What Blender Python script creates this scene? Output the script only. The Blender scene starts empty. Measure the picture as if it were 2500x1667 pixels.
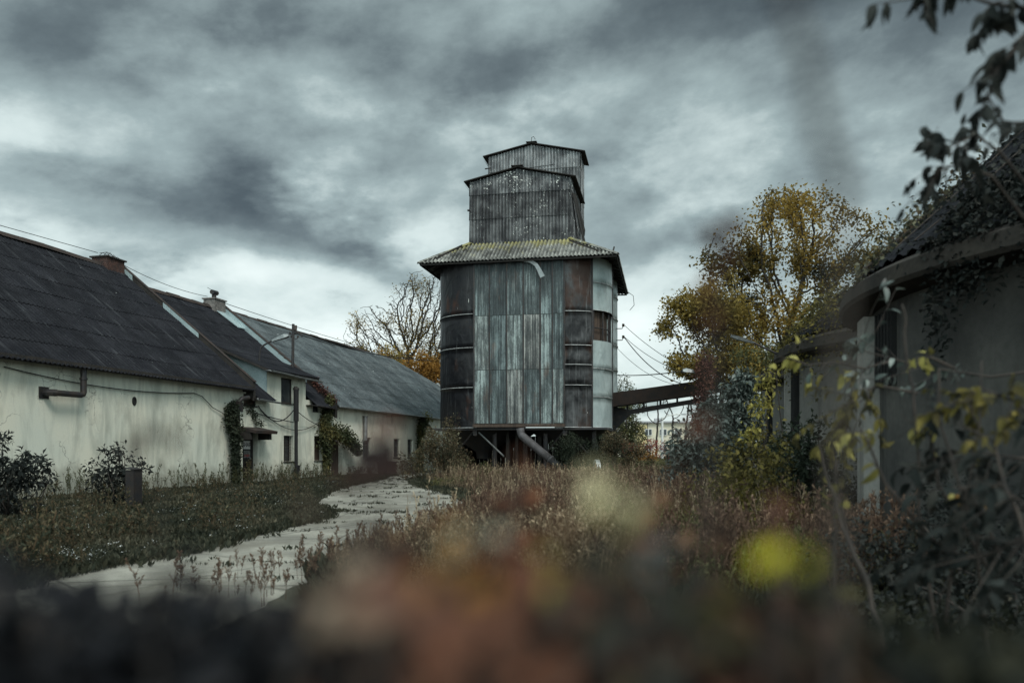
import bpy, math, random
import numpy as np
from mathutils import Matrix, Vector
PI = math.pi
scene = bpy.context.scene
COL = scene.collection

# ------------------------------------------------------------------ camera
EYE = 1.5
cam_d = bpy.data.cameras.new("camera")
cam = bpy.data.objects.new("camera", cam_d)
COL.objects.link(cam)
cam_d.sensor_width = 36.0
cam_d.lens = 28.0
cam_d.shift_y = 0.1054
cam_d.clip_start = 0.02
cam_d.clip_end = 2000
cam.location = (0, 0, EYE)
cam.rotation_euler = (math.radians(90), 0, 0)
cam_d.dof.use_dof = True
cam_d.dof.focus_distance = 38.0
cam_d.dof.aperture_fstop = 1.3
scene.camera = cam

# ------------------------------------------------------------------ colour management
scene.view_settings.view_transform = 'Standard'
scene.view_settings.look = 'None'
scene.view_settings.exposure = 0.55
scene.view_settings.gamma = 1.0
scene.render.engine = 'CYCLES'
scene.cycles.max_bounces = 6
scene.cycles.transparent_max_bounces = 6
scene.cycles.use_denoising = True

# ------------------------------------------------------------------ sun (overcast: weak and very soft)
SUN_EL, SUN_AZ = math.radians(48), math.radians(150)     # azimuth clockwise from +Y (camera looks along +Y)
sun_d = bpy.data.lights.new("sun", 'SUN')
sun_d.energy = 1.3
sun_d.angle = math.radians(18)
sun_d.color = (1.0, 0.95, 0.88)
sun = bpy.data.objects.new("sun", sun_d)
COL.objects.link(sun)
sdir = Vector((math.sin(SUN_AZ) * math.cos(SUN_EL), math.cos(SUN_AZ) * math.cos(SUN_EL), math.sin(SUN_EL)))
sun.rotation_euler = (-sdir).to_track_quat('-Z', 'Y').to_euler()
sun.location = (0, 0, 60)

# ------------------------------------------------------------------ world: Nishita sky under a heavy cloud deck
world = bpy.data.worlds.new("World")
scene.world = world
world.use_nodes = True
wt = world.node_tree
wt.nodes.clear()
class G:
    """tiny helper for node graphs"""
    def __init__(s, nt): s.nt = nt
    def n(s, t, **kw):
        nd = s.nt.nodes.new(t)
        for k, v in kw.items(): setattr(nd, k, v)
        return nd
    def put(s, sock, v):
        if hasattr(v, 'links'): s.nt.links.new(v, sock)
        elif isinstance(v, (int, float)):
            try: sock.default_value = v
            except Exception: sock.default_value = (v, v, v)
        else:
            v = tuple(v)
            try: sock.default_value = v
            except Exception: sock.default_value = v + (1.0,)
    def m(s, op, a, b=0.0, c=0.0, clamp=False):
        nd = s.n('ShaderNodeMath', operation=op); nd.use_clamp = clamp
        s.put(nd.inputs[0], a); s.put(nd.inputs[1], b)
        if len(nd.inputs) > 2: s.put(nd.inputs[2], c)
        return nd.outputs[0]
    def vm(s, op, a, b=(0, 0, 0)):
        nd = s.n('ShaderNodeVectorMath', operation=op)
        s.put(nd.inputs[0], a); s.put(nd.inputs[1], b)
        return nd.outputs[0]
    def noise(s, vec, scale, detail=4, rough=0.55, dist=0.0):
        nd = s.n('ShaderNodeTexNoise'); s.put(nd.inputs['Vector'], vec)
        nd.inputs['Scale'].default_value = scale; nd.inputs['Detail'].default_value = detail
        nd.inputs['Roughness'].default_value = rough; nd.inputs['Distortion'].default_value = dist
        return nd.outputs['Fac']
    def ramp(s, fac, stops, interp='LINEAR'):
        nd = s.n('ShaderNodeValToRGB'); s.put(nd.inputs[0], fac)
        cr = nd.color_ramp; cr.interpolation = interp
        while len(cr.elements) > 1: cr.elements.remove(cr.elements[-1])
        for i, (p, c) in enumerate(stops):
            e = cr.elements[0] if i == 0 else cr.elements.new(p)
            e.position = p
            if isinstance(c, (int, float)): c = (c, c, c)
            e.color = tuple(c) + (1.0,) if len(c) == 3 else c
        return nd.outputs[0]
    def mix(s, f, a, b, mode='MIX'):
        nd = s.n('ShaderNodeMix', data_type='RGBA', blend_type=mode)
        s.put(nd.inputs['Factor'], f)
        ins = [i for i in nd.inputs if i.type == 'RGBA']
        s.put(ins[0], a); s.put(ins[1], b)
        return [o for o in nd.outputs if o.type == 'RGBA'][0]
    def mapv(s, vec, loc=(0, 0, 0), sc=(1, 1, 1)):
        return s.vm('MULTIPLY', s.vm('ADD', vec, loc), sc)

g = G(wt)
tc = g.n('ShaderNodeTexCoord')
sep = g.n('ShaderNodeSeparateXYZ'); wt.links.new(tc.outputs['Generated'], sep.inputs[0])
dx, dy, dz = sep.outputs
az = g.m('ARCTAN2', dx, dy)
el = g.m('ARCSINE', dz)
zz = g.m('ADD', g.m('MAXIMUM', dz, 0.0), 0.30)
cx = g.m('DIVIDE', dx, zz); cy = g.m('DIVIDE', dy, zz)
comb = g.n('ShaderNodeCombineXYZ'); g.put(comb.inputs[0], cx); g.put(comb.inputs[1], cy); g.put(comb.inputs[2], 0.37)
cp = comb.outputs[0]
n1 = g.noise(g.mapv(cp, (3.1, 1.7, 0)), 1.15, 7, 0.55, 0.0)
n2 = g.noise(g.mapv(cp, (8.3, 5.2, 2.0), (1.0, 1.05, 1)), 3.0, 8, 0.56, 0.0)
ae = g.n('ShaderNodeCombineXYZ'); g.put(ae.inputs[0], az); g.put(ae.inputs[1], g.m('ADD', g.m('MULTIPLY', el, 1.7), g.m('MULTIPLY', az, -0.25))); g.put(ae.inputs[2], g.m('MULTIPLY', dy, 0.4))
n3 = g.noise(g.mapv(ae.outputs[0], (1.3, 9.2, 5.0)), 6.5, 9, 0.58, 0.0)
# warp used on the placed cloud masses so their edges are ragged
wa = g.m('MULTIPLY', g.m('SUBTRACT', n2, 0.5), 0.55)
wb = g.m('MULTIPLY', g.m('SUBTRACT', n1, 0.5), 0.26)
azw = g.m('ADD', az, wa); elw = g.m('ADD', el, wb)
def mass(px, py, rx, ry, amp, rot=0.0):
    """a cloud mass / gap given in degrees of azimuth & elevation"""
    a = g.m('SUBTRACT', azw, math.radians(px)); e = g.m('SUBTRACT', elw, math.radians(py))
    c, s_ = math.cos(rot), math.sin(rot)
    u = g.m('ADD', g.m('MULTIPLY', a, c), g.m('MULTIPLY', e, s_))
    v = g.m('SUBTRACT', g.m('MULTIPLY', e, c), g.m('MULTIPLY', a, s_))
    u = g.m('DIVIDE', u, math.radians(rx)); v = g.m('DIVIDE', v, math.radians(ry))
    q = g.m('ADD', g.m('MULTIPLY', u, u), g.m('MULTIPLY', v, v))
    return g.m('MULTIPLY', g.m('EXPONENT', g.m('MULTIPLY', q, -1.0)), amp)
n4 = g.m('SUBTRACT', 1.0, g.m('ABSOLUTE', g.m('MULTIPLY', g.m('SUBTRACT', g.noise(g.mapv(cp, (4.4, 2.2, 7.0), (0.9, 1.3, 1.0)), 1.7, 8, 0.60, 0.2), 0.5), 4.0)))
val = g.m('ADD', 0.37, g.m('MULTIPLY', g.m('SUBTRACT', n1, 0.5), 0.75))
val = g.m('ADD', val, g.m('MULTIPLY', g.m('SUBTRACT', n2, 0.5), 0.62))
val = g.m('ADD', val, g.m('MULTIPLY', g.m('SUBTRACT', n3, 0.5), 0.62))
val = g.m('ADD', val, g.m('MULTIPLY', g.m('SUBTRACT', n4, 0.5), 0.07))
MASSES = [(-26, 25.5, 11, 5.0, -0.24, 0.1), (-31, 18.0, 5.5, 2.2, 0.24, 0.1), (-20, 23, 9, 3, -0.08, 0), (-15, 19.5, 6, 1.8, -0.10, 0.2), (-22, 16.0, 7.0, 2.3, -0.30, -0.12), (-12, 13.6, 6, 1.6, -0.22, 0), (-29, 12.6, 7, 2.0, 0.16, 0.1),
          (-17, 10.5, 9, 2.2, 0.30, 0), (-24, 31, 14, 3, -0.06, 0), (-13, 22, 6, 3.5, 0.02, 0.5), (-5, 6, 34, 4.5, 0.16, 0), (-6, 27.5, 8, 3, -0.16, 0.2), (2, 24, 7, 2.0, 0.20, 0.1), (0, 19.5, 8, 1.6, -0.10, 0.1), (15, 22.5, 8, 2.6, 0.14, 0.3), (12, 28, 14, 3, -0.20, 0), (27, 27, 12, 6, -0.26, 0),
          (25, 17, 9, 3.5, 0.16, 0.2), (11, 13.5, 6, 1.6, -0.16, 0.1), (9, 9, 12, 3, 0.26, 0), (9.5, 4.2, 5, 1.0, -0.18, 0), (-6, 8, 8, 3, 0.16, 0), (10, 18.5, 6, 1.2, 0.12, 0), (-9, 17, 5, 1.6, 0.14, 0.2)]
for q in MASSES: val = g.m('ADD', val, mass(*q))
# the deck thins behind the camera and overhead, where the hidden sun stands
behind = g.m('MULTIPLY', g.m('MAXIMUM', g.m('SUBTRACT', 0.25, dy), 0.0), 0.55)
over = g.m('MULTIPLY', g.m('MAXIMUM', g.m('SUBTRACT', dz, 0.55), 0.0), 1.0)
cloudcol = g.ramp(g.m('ADD', 0.0, val, clamp=True), [(0.0, (0.52, 0.68, 0.73)), (0.16, (1.0, 1.28, 1.34)), (0.40, (2.45, 3.08, 3.10)), (0.58, (4.7, 5.5, 5.4)), (1.0, (7.0, 7.7, 7.5))])
boost = g.m('ADD', 1.0, g.m('ADD', g.m('MULTIPLY', behind, 4.2), g.m('MULTIPLY', over, 3.0)))
cloudcol = g.vm('MULTIPLY', cloudcol, g.vm('ADD', (0, 0, 0), boost))
sky = g.n('ShaderNodeTexSky', sky_type='NISHITA')
sky.sun_disc = False; sky.sun_elevation = SUN_EL; sky.sun_rotation = SUN_AZ
skyc = g.mix(0.94, sky.outputs[0], cloudcol)
bg = g.n('ShaderNodeBackground'); wt.links.new(skyc, bg.inputs[0]); bg.inputs[1].default_value = 0.1
wo = g.n('ShaderNodeOutputWorld'); wt.links.new(bg.outputs[0], wo.inputs[0])

# ------------------------------------------------------------------ object helpers
def thing(name, label, cat, loc=(0, 0, 0), rotz=0.0, group=None):
    o = bpy.data.objects.new(name, None); COL.objects.link(o)
    o.location = loc; o.rotation_euler = (0, 0, rotz)
    o["label"] = label; o["category"] = cat
    if group: o["group"] = group
    return o
def tag(o, label, cat, group=None, kind=None):
    o["label"] = label; o["category"] = cat
    if group: o["group"] = group
    if kind: o["kind"] = kind
    return o
def struct(o, label=None, cat=None):
    o["kind"] = "structure"
    if label: o["label"] = label
    if cat: o["category"] = cat
    return o
def np_obj(name, V, F, mat, parent=None, rnd=None, smooth=False, label=None, mats=None, mi=None):
    V = np.asarray(V, dtype=np.float32).reshape(-1, 3)
    me = bpy.data.meshes.new(name)
    if isinstance(F, np.ndarray):
        k = F.shape[1]; nf = len(F)
        me.vertices.add(len(V)); me.vertices.foreach_set('co', V.ravel())
        me.loops.add(nf * k); me.loops.foreach_set('vertex_index', F.astype(np.int32).ravel())
        me.polygons.add(nf); me.polygons.foreach_set('loop_start', np.arange(0, nf * k, k, dtype=np.int32))
        me.update(calc_edges=True)
    else:
        me.from_pydata(V.tolist(), [], F)
        me.update()
    if rnd is not None:
        at = me.attributes.new('rnd', 'FLOAT', 'POINT'); at.data.foreach_set('value', np.asarray(rnd, dtype=np.float32))
    for m_ in (mats or [mat]): me.materials.append(m_)
    if mi is not None: me.polygons.foreach_set('material_index', np.asarray(mi, dtype=np.int32))
    if smooth: me.polygons.foreach_set('use_smooth', np.ones(len(me.polygons), dtype=bool))
    me.update()
    o = bpy.data.objects.new(name, me); COL.objects.link(o)
    if parent: o.parent = parent
    if label: o["label"] = label
    return o
class MB:
    """collects shapes that belong to ONE part"""
    def __init__(s): s.v = []; s.f = []; s.r = []
    def add(s, vs, fs, rnd=0.5):
        b = len(s.v); s.v.extend([tuple(p) for p in vs]); s.f.extend([tuple(i + b for i in f) for f in fs])
        s.r.extend([rnd] * len(vs)); return s
    def box(s, x0, x1, y0, y1, z0, z1, rnd=0.5, M=None):
        vs = [(x, y, z) for x in (x0, x1) for y in (y0, y1) for z in (z0, z1)]
        if M is not None: vs = [tuple(M @ Vector(p)) for p in vs]
        return s.add(vs, [(0, 1, 3, 2), (4, 6, 7, 5), (0, 4, 5, 1), (2, 3, 7, 6), (0, 2, 6, 4), (1, 5, 7, 3)], rnd)
    def quad(s, a, b, c, d, rnd=0.5): return s.add([a, b, c, d], [(0, 1, 2, 3)], rnd)
    def slab(s, poly, thick, rnd=0.5):
        """polygon (list of 3-D points) given a thickness along its normal"""
        P = [Vector(p) for p in poly]
        nrm = (P[1] - P[0]).cross(P[2] - P[0]).normalized() * thick
        n = len(P)
        vs = P + [p + nrm for p in P]
        fs = [tuple(range(n))[::-1], tuple(range(n, 2 * n))] + [(i, (i + 1) % n, n + (i + 1) % n, n + i) for i in range(n)]
        return s.add(vs, fs, rnd)
    def tube(s, pts, r, n=8, caps=True, rnd=0.5):
        P = [Vector(p) for p in pts]; m = len(P)
        R = r if isinstance(r, (list, tuple)) else [r] * m
        vs = []; prev = None
        for i, p in enumerate(P):
            t = (P[min(i + 1, m - 1)] - P[max(i - 1, 0)]).normalized()
            if prev is None:
                a = Vector((0, 0, 1)) if abs(t.z) < 0.9 else Vector((1, 0, 0))
                u = t.cross(a).normalized()
            else:
                u = (prev - t * prev.dot(t)).normalized()
            w = t.cross(u); prev = u
            for k in range(n):
                a = 2 * PI * k / n
                vs.append(p + (u * math.cos(a) + w * math.sin(a)) * R[i])
        fs = [(i * n + k, i * n + (k + 1) % n, (i + 1) * n + (k + 1) % n, (i + 1) * n + k) for i in range(m - 1) for k in range(n)]
        if caps: fs += [tuple(range(n))[::-1], tuple(range((m - 1) * n, m * n))]
        return s.add(vs, fs, rnd)
    def lathe(s, prof, n=24, cx=0, cy=0, a0=0.0, a1=2 * PI, rnd=0.5):
        full = abs(a1 - a0 - 2 * PI) < 1e-6
        k = n if full else n + 1
        vs = []
        for r, z in prof:
            for i in range(k):
                a = a0 + (a1 - a0) * i / n
                vs.append((cx + r * math.cos(a), cy + r * math.sin(a), z))
        fs = []
        for j in range(len(prof) - 1):
            for i in range(n if full else n):
                i2 = (i + 1) % k
                fs.append((j * k + i, j * k + i2, (j + 1) * k + i2, (j + 1) * k + i))
        return s.add(vs, fs, rnd)
    def build(s, name, mat, parent=None, smooth=False, label=None):
        return np_obj(name, s.v, s.f, mat, parent, s.r, smooth, label)

def corrugated(O, U, Wd, u0, u1, vlo, vhi, pitch=0.18, amp=0.025, row=1.15, step=0.02, thick=0.008, seed=0, seg=6, jit=0.004, sheetw=0.9, rowtone=None):
    """corrugated sheets on the plane O + u*U + v*Wd (v runs UP the slope); vlo/vhi are functions of u (or numbers).
    returns MB with one strip of sheets; each lap of sheets sits a little proud of the one below it"""
    O, U, Wd = Vector(O), Vector(U).normalized(), Vector(Wd).normalized()
    N = U.cross(Wd).normalized()
    fl = vlo if callable(vlo) else (lambda u: vlo)
    fh = vhi if callable(vhi) else (lambda u: vhi)
    ncol = max(6, int((u1 - u0) / pitch * seg))
    us = np.linspace(u0, u1, ncol + 1)
    lo = np.array([fl(u) for u in us]); hi = np.array([fh(u) for u in us])
    vmin, vmax = lo.min(), hi.max()
    rs = np.random.RandomState(seed)
    Oa, Ua, Wa, Na = np.array(O), np.array(U), np.array(Wd), np.array(N)
    V = []; F = []; R = []
    nr = max(1, int(math.ceil((vmax - vmin) / row)))
    base = 0
    for k in range(nr):
        a = vmin + k * row; b = min(a + row + (0.10 if k < nr - 1 else 0), vmax)
        va = np.clip(a, lo, hi); vb = np.clip(b, lo, hi)
        sh = np.floor((us - u0) / sheetw + (0.5 if k % 2 else 0)).astype(int)
        tone = rs.rand(sh.max() + 2)[sh]
        lift = (rs.rand(sh.max() + 2)[sh] - 0.5) * 2 * jit
        w = np.sin(us / pitch * 2 * PI) * amp
        off = 0.0
        lows = w + step + lift + off; highs = w + lift + off
        fr = 1.0
        p0 = Oa + np.outer(us, Ua) + np.outer(va, Wa) + np.outer(lows, Na)
        p1 = Oa + np.outer(us, Ua) + np.outer(vb, Wa) + np.outer(highs, Na)
        p2 = p0 - Na * thick
        V.append(p0); V.append(p1); V.append(p2); V.append(p0.copy())
        gv = 0.5 + 0.5 * np.sin(us / pitch * 2 * PI)  # wave profile tone: crests lighter, grooves darker
        n = len(us)
        i = np.arange(n - 1)
        ok = (vb - va)[:-1] + (vb - va)[1:] > 1e-4
        i = i[ok]
        F.append(np.stack([base + i, base + i + 1, base + n + i + 1, base + n + i], 1))
        F.append(np.stack([base + 2 * n + i, base + 2 * n + i + 1, base + 3 * n + i + 1, base + 3 * n + i], 1))
        tv = (tone * 0.5 + 0.5 * gv) if rowtone is None else (rowtone[min(k, len(rowtone) - 1)] * .5 + tone * .06 + gv * .44)
        R += [tv, tv, tv * 0, tv * 0]
        base += 4 * n
    return np.concatenate(V), np.concatenate(F), np.concatenate(R)
def corr_obj(name, mat, parent, *a, label=None, **k):
    V, F, R = corrugated(*a, **k)
    return np_obj(name, V, F, mat, parent, R, True, label)

# ------------------------------------------------------------------ materials
def new_mat(name):
    m = bpy.data.materials.new(name); m.use_nodes = True
    nt = m.node_tree; nt.nodes.clear()
    gg = G(nt)
    p = gg.n('ShaderNodeBsdfPrincipled'); o = gg.n('ShaderNodeOutputMaterial')
    nt.links.new(p.outputs[0], o.inputs[0])
    return m, gg, p, o
def bump(gg, p, h, strength=0.3, dist=0.02):
    b = gg.n('ShaderNodeBump'); b.inputs['Strength'].default_value = strength; b.inputs['Distance'].default_value = dist
    gg.put(b.inputs['Height'], h); gg.nt.links.new(b.outputs[0], p.inputs['Normal'])
def dirt(name, c1, c2, scale=2.0, stretch=(1, 1, 1), rough=0.85, metal=0.0, bmp=0.3, bd=0.01, spots=None, streak=None, tone=0.0, lo=0.35, hi=0.65, fine=0.25, spec=0.3):
    """weathered surface: two colours by noise, fine grain, optional streaks / spots: lists of (colour, scale, threshold[, stretch])"""
    m, gg, p, o = new_mat(name)
    t = gg.n('ShaderNodeTexCoord').outputs['Object']
    n = gg.noise(gg.vm('MULTIPLY', t, stretch), scale, 6, 0.6)
    c = gg.mix(gg.ramp(n, [(lo, 0.0), (hi, 1.0)]), c1, c2)
    f = gg.noise(t, scale * 14, 3, 0.6)
    if fine:
        c = gg.mix(1.0, c, gg.ramp(f, [(0.2, 1 - fine), (0.8, 1 + fine)]), 'MULTIPLY')
    for s in (streak or []):
        col, sc, th = s[:3]; st = s[3] if len(s) > 3 else (6, 6, 0.35)
        k = gg.noise(gg.mapv(t, (sc * 1.7, 3.1, 0.7), st), sc, 5, 0.6)
        c = gg.mix(gg.ramp(k, [(th, 0.0), (min(th + 0.16, 0.99), 1.0)]), c, col)
    for s in (spots or []):
        col, sc, th = s[:3]
        k = gg.noise(gg.mapv(t, (sc, 1.1, 5.7)), sc, 2, 0.5)
        c = gg.mix(gg.ramp(k, [(th, 0.0), (min(th + 0.04, 0.999), 1.0)]), c, col)
    if tone:
        a = gg.n('ShaderNodeAttribute', attribute_name='rnd').outputs['Fac']
        c = gg.mix(1.0, c, gg.ramp(a, [(0, 1 - tone), (1, 1 + tone)]), 'MULTIPLY')
    gg.put(p.inputs['Base Color'], c)
    p.inputs['Roughness'].default_value = rough; p.inputs['Metallic'].default_value = metal
    p.inputs['Specular IOR Level'].default_value = spec
    if bmp: bump(gg, p, gg.m('ADD', n, gg.m('MULTIPLY', f, 0.5)), bmp, bd)
    return m
def leaf_mat(name, cols, trans=0.35, rough=0.75, spec=0.15):
    m, gg, p, o = new_mat(name)
    a = gg.n('ShaderNodeAttribute', attribute_name='rnd').outputs['Fac']
    t = gg.n('ShaderNodeTexCoord').outputs['Object']
    n = gg.noise(t, 9.0, 2, 0.5)
    k = len(cols)
    c = gg.ramp(a, [(i / max(1, k - 1), cc) for i, cc in enumerate(cols)])
    c = gg.mix(1.0, c, gg.ramp(n, [(0.3, 0.75), (0.7, 1.25)]), 'MULTIPLY')
    gg.put(p.inputs['Base Color'], c); p.inputs['Roughness'].default_value = rough
    p.inputs['Specular IOR Level'].default_value = spec
    if trans:
        tr = gg.n('ShaderNodeBsdfTranslucent'); gg.put(tr.inputs[0], c)
        mx = gg.n('ShaderNodeMixShader'); mx.inputs[0].default_value = trans
        gg.nt.links.new(p.outputs[0], mx.inputs[1]); gg.nt.links.new(tr.outputs[0], mx.inputs[2])
        gg.nt.links.new(mx.outputs[0], o.inputs[0])
    return m
MT = {}
MT['roof_dark'] = dirt('roof_dark', (0.009, 0.0095, 0.012), (0.018, 0.0185, 0.022), 1.2, (1, 1, 1), 0.95, bmp=0.3, tone=0.42, fine=0.45, spec=0.12,
                       spots=[((0.16, 0.17, 0.17), 26, 0.74), ((0.34, 0.35, 0.34), 5, 0.80)], streak=[((0.042, 0.044, 0.048), 1.0, 0.58, (6, 0.5, 0.5)), ((0.008, 0.008, 0.010), 1.0, 0.60, (7, 0.8, 0.8))])
MT['roof_grey'] = dirt('roof_grey', (0.045, 0.054, 0.058), (0.090, 0.103, 0.107), 0.7, (1, 1, 1), 0.95, bmp=0.3, tone=0.38, fine=0.45, spec=0.12,
                       spots=[((0.45, 0.47, 0.45), 4.5, 0.755), ((0.03, 0.03, 0.03), 22, 0.68)], streak=[((0.04, 0.045, 0.048), 1.0, 0.55, (6, 0.5, 0.5)), ((0.15, 0.17, 0.172), 1.0, 0.62, (5, 0.4, 0.4))])
MT['rust'] = dirt('rust', (0.045, 0.029, 0.023), (0.024, 0.021, 0.020), 3.0, (1, 1, 1), 0.9, bmp=0.4, fine=0.4)
MT['flashing'] = dirt('flashing', (0.36, 0.44, 0.45), (0.26, 0.33, 0.34), 1.6, (1, 1, 1), 0.55, metal=0.2, bmp=0.2, streak=[((0.11, 0.10, 0.085), 1.3, 0.66, (4, 4, 0.6))])
MT['flashing_rusty'] = dirt('flashing_rusty', (0.36, 0.44, 0.45), (0.27, 0.34, 0.35), 1.6, (1, 1, 1), 0.6, metal=0.2, bmp=0.2, spots=[((0.12, 0.045, 0.03), 1.6, 0.52)])
MT['dark_wood'] = dirt('dark_wood', (0.035, 0.030, 0.026), (0.018, 0.017, 0.016), 3.0, (1, 1, 1), 0.85, fine=0.4)
MT['brown_wood'] = dirt('brown_wood', (0.085, 0.060, 0.045), (0.045, 0.033, 0.028), 2.2, (5, 5, 0.5), 0.85, fine=0.35)
MT['metal_dark'] = dirt('metal_dark', (0.035, 0.036, 0.040), (0.055, 0.045, 0.040), 4.0, (1, 1, 1), 0.55, metal=0.5, fine=0.3)
MT['metal_grey'] = dirt('metal_grey', (0.30, 0.32, 0.32), (0.18, 0.19, 0.19), 4.0, (1, 1, 1), 0.45, metal=0.6, fine=0.25)
MT['brick_red'] = dirt('brick_red', (0.085, 0.045, 0.036), (0.035, 0.026, 0.024), 6, (1, 1, 1), 0.9, fine=0.5)
MT['seam'] = dirt('seam_light_metal', (0.50, 0.51, 0.50), (0.22, 0.22, 0.22), 3.0, rough=.5, metal=.2)
MT['glass'] = dirt('glass', (0.020, 0.024, 0.028), (0.05, 0.055, 0.058), 1.2, (1, 1, 1), 0.22, bmp=0.05, fine=0.1, spec=0.6)
MT['black_hole'] = dirt('black_hole', (0.012, 0.012, 0.012), (0.02, 0.02, 0.02), 2, bmp=0)
MT['bark'] = dirt('bark', (0.045, 0.038, 0.032), (0.022, 0.020, 0.018), 5, (3, 3, 0.6), 0.95, bmp=0.5, fine=0.4)
MT['twig'] = dirt('twig', (0.06, 0.048, 0.04), (0.03, 0.026, 0.024), 8, (1, 1, 1), 0.9, bmp=0.2)
MT['white_paint'] = dirt('white_paint', (0.70, 0.70, 0.68), (0.55, 0.55, 0.52), 3)
MT['cable'] = dirt('cable', (0.012, 0.012, 0.013), (0.02, 0.02, 0.02), 3, bmp=0)
MT['ceramic'] = dirt('ceramic', (0.05, 0.035, 0.03), (0.08, 0.06, 0.05), 3, rough=0.3, bmp=0)

def plaster_mat(name, base, warm, damp, grime=0.5):
    m, gg, p, o = new_mat(name)
    t = gg.n('ShaderNodeTexCoord').outputs['Object']
    s = gg.n('ShaderNodeSeparateXYZ'); gg.nt.links.new(t, s.inputs[0])
    z = s.outputs[2]
    big = gg.noise(t, 0.45, 5, 0.6); mid = gg.noise(t, 1.8, 6, 0.65); fine = gg.noise(t, 26, 3, 0.6)
    c = gg.mix(gg.ramp(big, [(0.35, 0.0), (0.65, 1.0)]), base, warm)
    st = gg.noise(gg.vm('MULTIPLY', t, (1.5, 1.5, 0.30)), 1.0, 8, 0.68, 0.6)
    c = gg.mix(gg.m('MULTIPLY', gg.ramp(st, [(0.46, 0.0), (0.72, 1.0)]), grime), c, damp)
    st2 = gg.noise(gg.mapv(t, (5, 2, 9), (5.0, 5.0, 0.45)), 1.0, 7, 0.7, 0.5)
    c = gg.mix(gg.m('MULTIPLY', gg.ramp(st2, [(0.60, 0.0), (0.75, 1.0)]), 0.45), c, (0.24, 0.235, 0.20))
    # splash zone at the foot, ragged upper edge
    foot = gg.m('SUBTRACT', 1.0, gg.m('DIVIDE', z, 1.25)); foot = gg.m('ADD', foot, gg.m('MULTIPLY', gg.m('SUBTRACT', mid, 0.5), 1.7))
    c = gg.mix(gg.m('MULTIPLY', gg.ramp(foot, [(0.15, 0.0), (0.85, 1.0)]), 0.7), c, (0.17, 0.175, 0.145))
    wv = gg.n('ShaderNodeTexVoronoi', feature='DISTANCE_TO_EDGE'); wv.inputs['Scale'].default_value = 0.7
    nz = gg.n('ShaderNodeTexNoise'); nz.inputs['Scale'].default_value = 1.6; nz.inputs['Detail'].default_value = 6; gg.put(nz.inputs['Vector'], t)
    gg.put(wv.inputs['Vector'], gg.vm('ADD', t, gg.vm('MULTIPLY', nz.outputs['Color'], (1.3, 1.3, 1.3))))
    ck = gg.m('MULTIPLY', gg.ramp(wv.outputs['Distance'], [(0.0, 1.0), (0.012, 0.0)]), gg.ramp(gg.noise(gg.mapv(t, (9, 3, 1)), 0.6, 2, 0.5), [(0.50, 0.0), (0.56, 0.8)]))
    c = gg.mix(ck, c, (0.12, 0.115, 0.10))
    bl = gg.noise(gg.mapv(t, (2, 8, 4), (1.0, 1.0, 0.6)), 1.1, 7, 0.65)
    c = gg.mix(gg.m('MULTIPLY', gg.ramp(bl, [(0.52, 0.0), (0.66, 1.0)]), 0.5), c, (0.34, 0.33, 0.27))
    pk = gg.noise(gg.mapv(t, (1, 7, 3)), 1.9, 6, 0.7)
    c = gg.mix(gg.ramp(pk, [(0.705, 0.0), (0.715, 1.0)]), c, (0.26, 0.215, 0.175))
    c = gg.mix(1.0, c, gg.ramp(fine, [(0.25, 0.93), (0.75, 1.07)]), 'MULTIPLY')
    gg.put(p.inputs['Base Color'], c); p.inputs['Roughness'].default_value = 0.92
    p.inputs['Specular IOR Level'].default_value = 0.2
    bump(gg, p, gg.m('ADD', gg.m('MULTIPLY', mid, 1.0), gg.m('MULTIPLY', fine, 0.25)), 0.35, 0.02)
    return m
MT['plaster'] = plaster_mat('plaster', (0.58, 0.60, 0.52), (0.66, 0.64, 0.53), (0.30, 0.315, 0.27), 0.8)
MT['plaster_warm'] = plaster_mat('plaster_warm', (0.76, 0.75, 0.65), (0.80, 0.77, 0.64), (0.50, 0.50, 0.43), 0.35)

# ================================================================== GROUND, ROAD
FP = 1944.4
def gnd(px, py):                      # helper used while measuring: a point of flat ground
    Y = EYE * FP / (py - 1097.0); return ((px - 1250.0) / FP * Y, Y)
def ground_mat():
    m, gg, p, o = new_mat('ground_soil')
    t = gg.n('ShaderNodeTexCoord').outputs['Object']
    a = gg.noise(t, 0.35, 5, 0.6); b = gg.noise(t, 3.0, 6, 0.65); c_ = gg.noise(t, 22, 4, 0.6)
    c = gg.mix(gg.ramp(a, [(0.4, 0.0), (0.6, 1.0)]), (0.040, 0.044, 0.028), (0.060, 0.052, 0.036))
    c = gg.mix(gg.ramp(b, [(0.45, 0.0), (0.7, 1.0)]), c, (0.085, 0.075, 0.052))
    c = gg.mix(1.0, c, gg.ramp(c_, [(0.2, 0.6), (0.8, 1.4)]), 'MULTIPLY')
    gg.put(p.inputs['Base Color'], c); p.inputs['Roughness'].default_value = 0.95
    bump(gg, p, gg.m('ADD', b, c_), 0.8, 0.05)
    return m
gm = MB(); gm.quad((-700, -100, 0), (700, -100, 0), (700, 1200, 0), (-700, 1200, 0))
struct(gm.build('ground', ground_mat()), 'dark weedy earth of the abandoned yard', 'ground')
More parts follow.
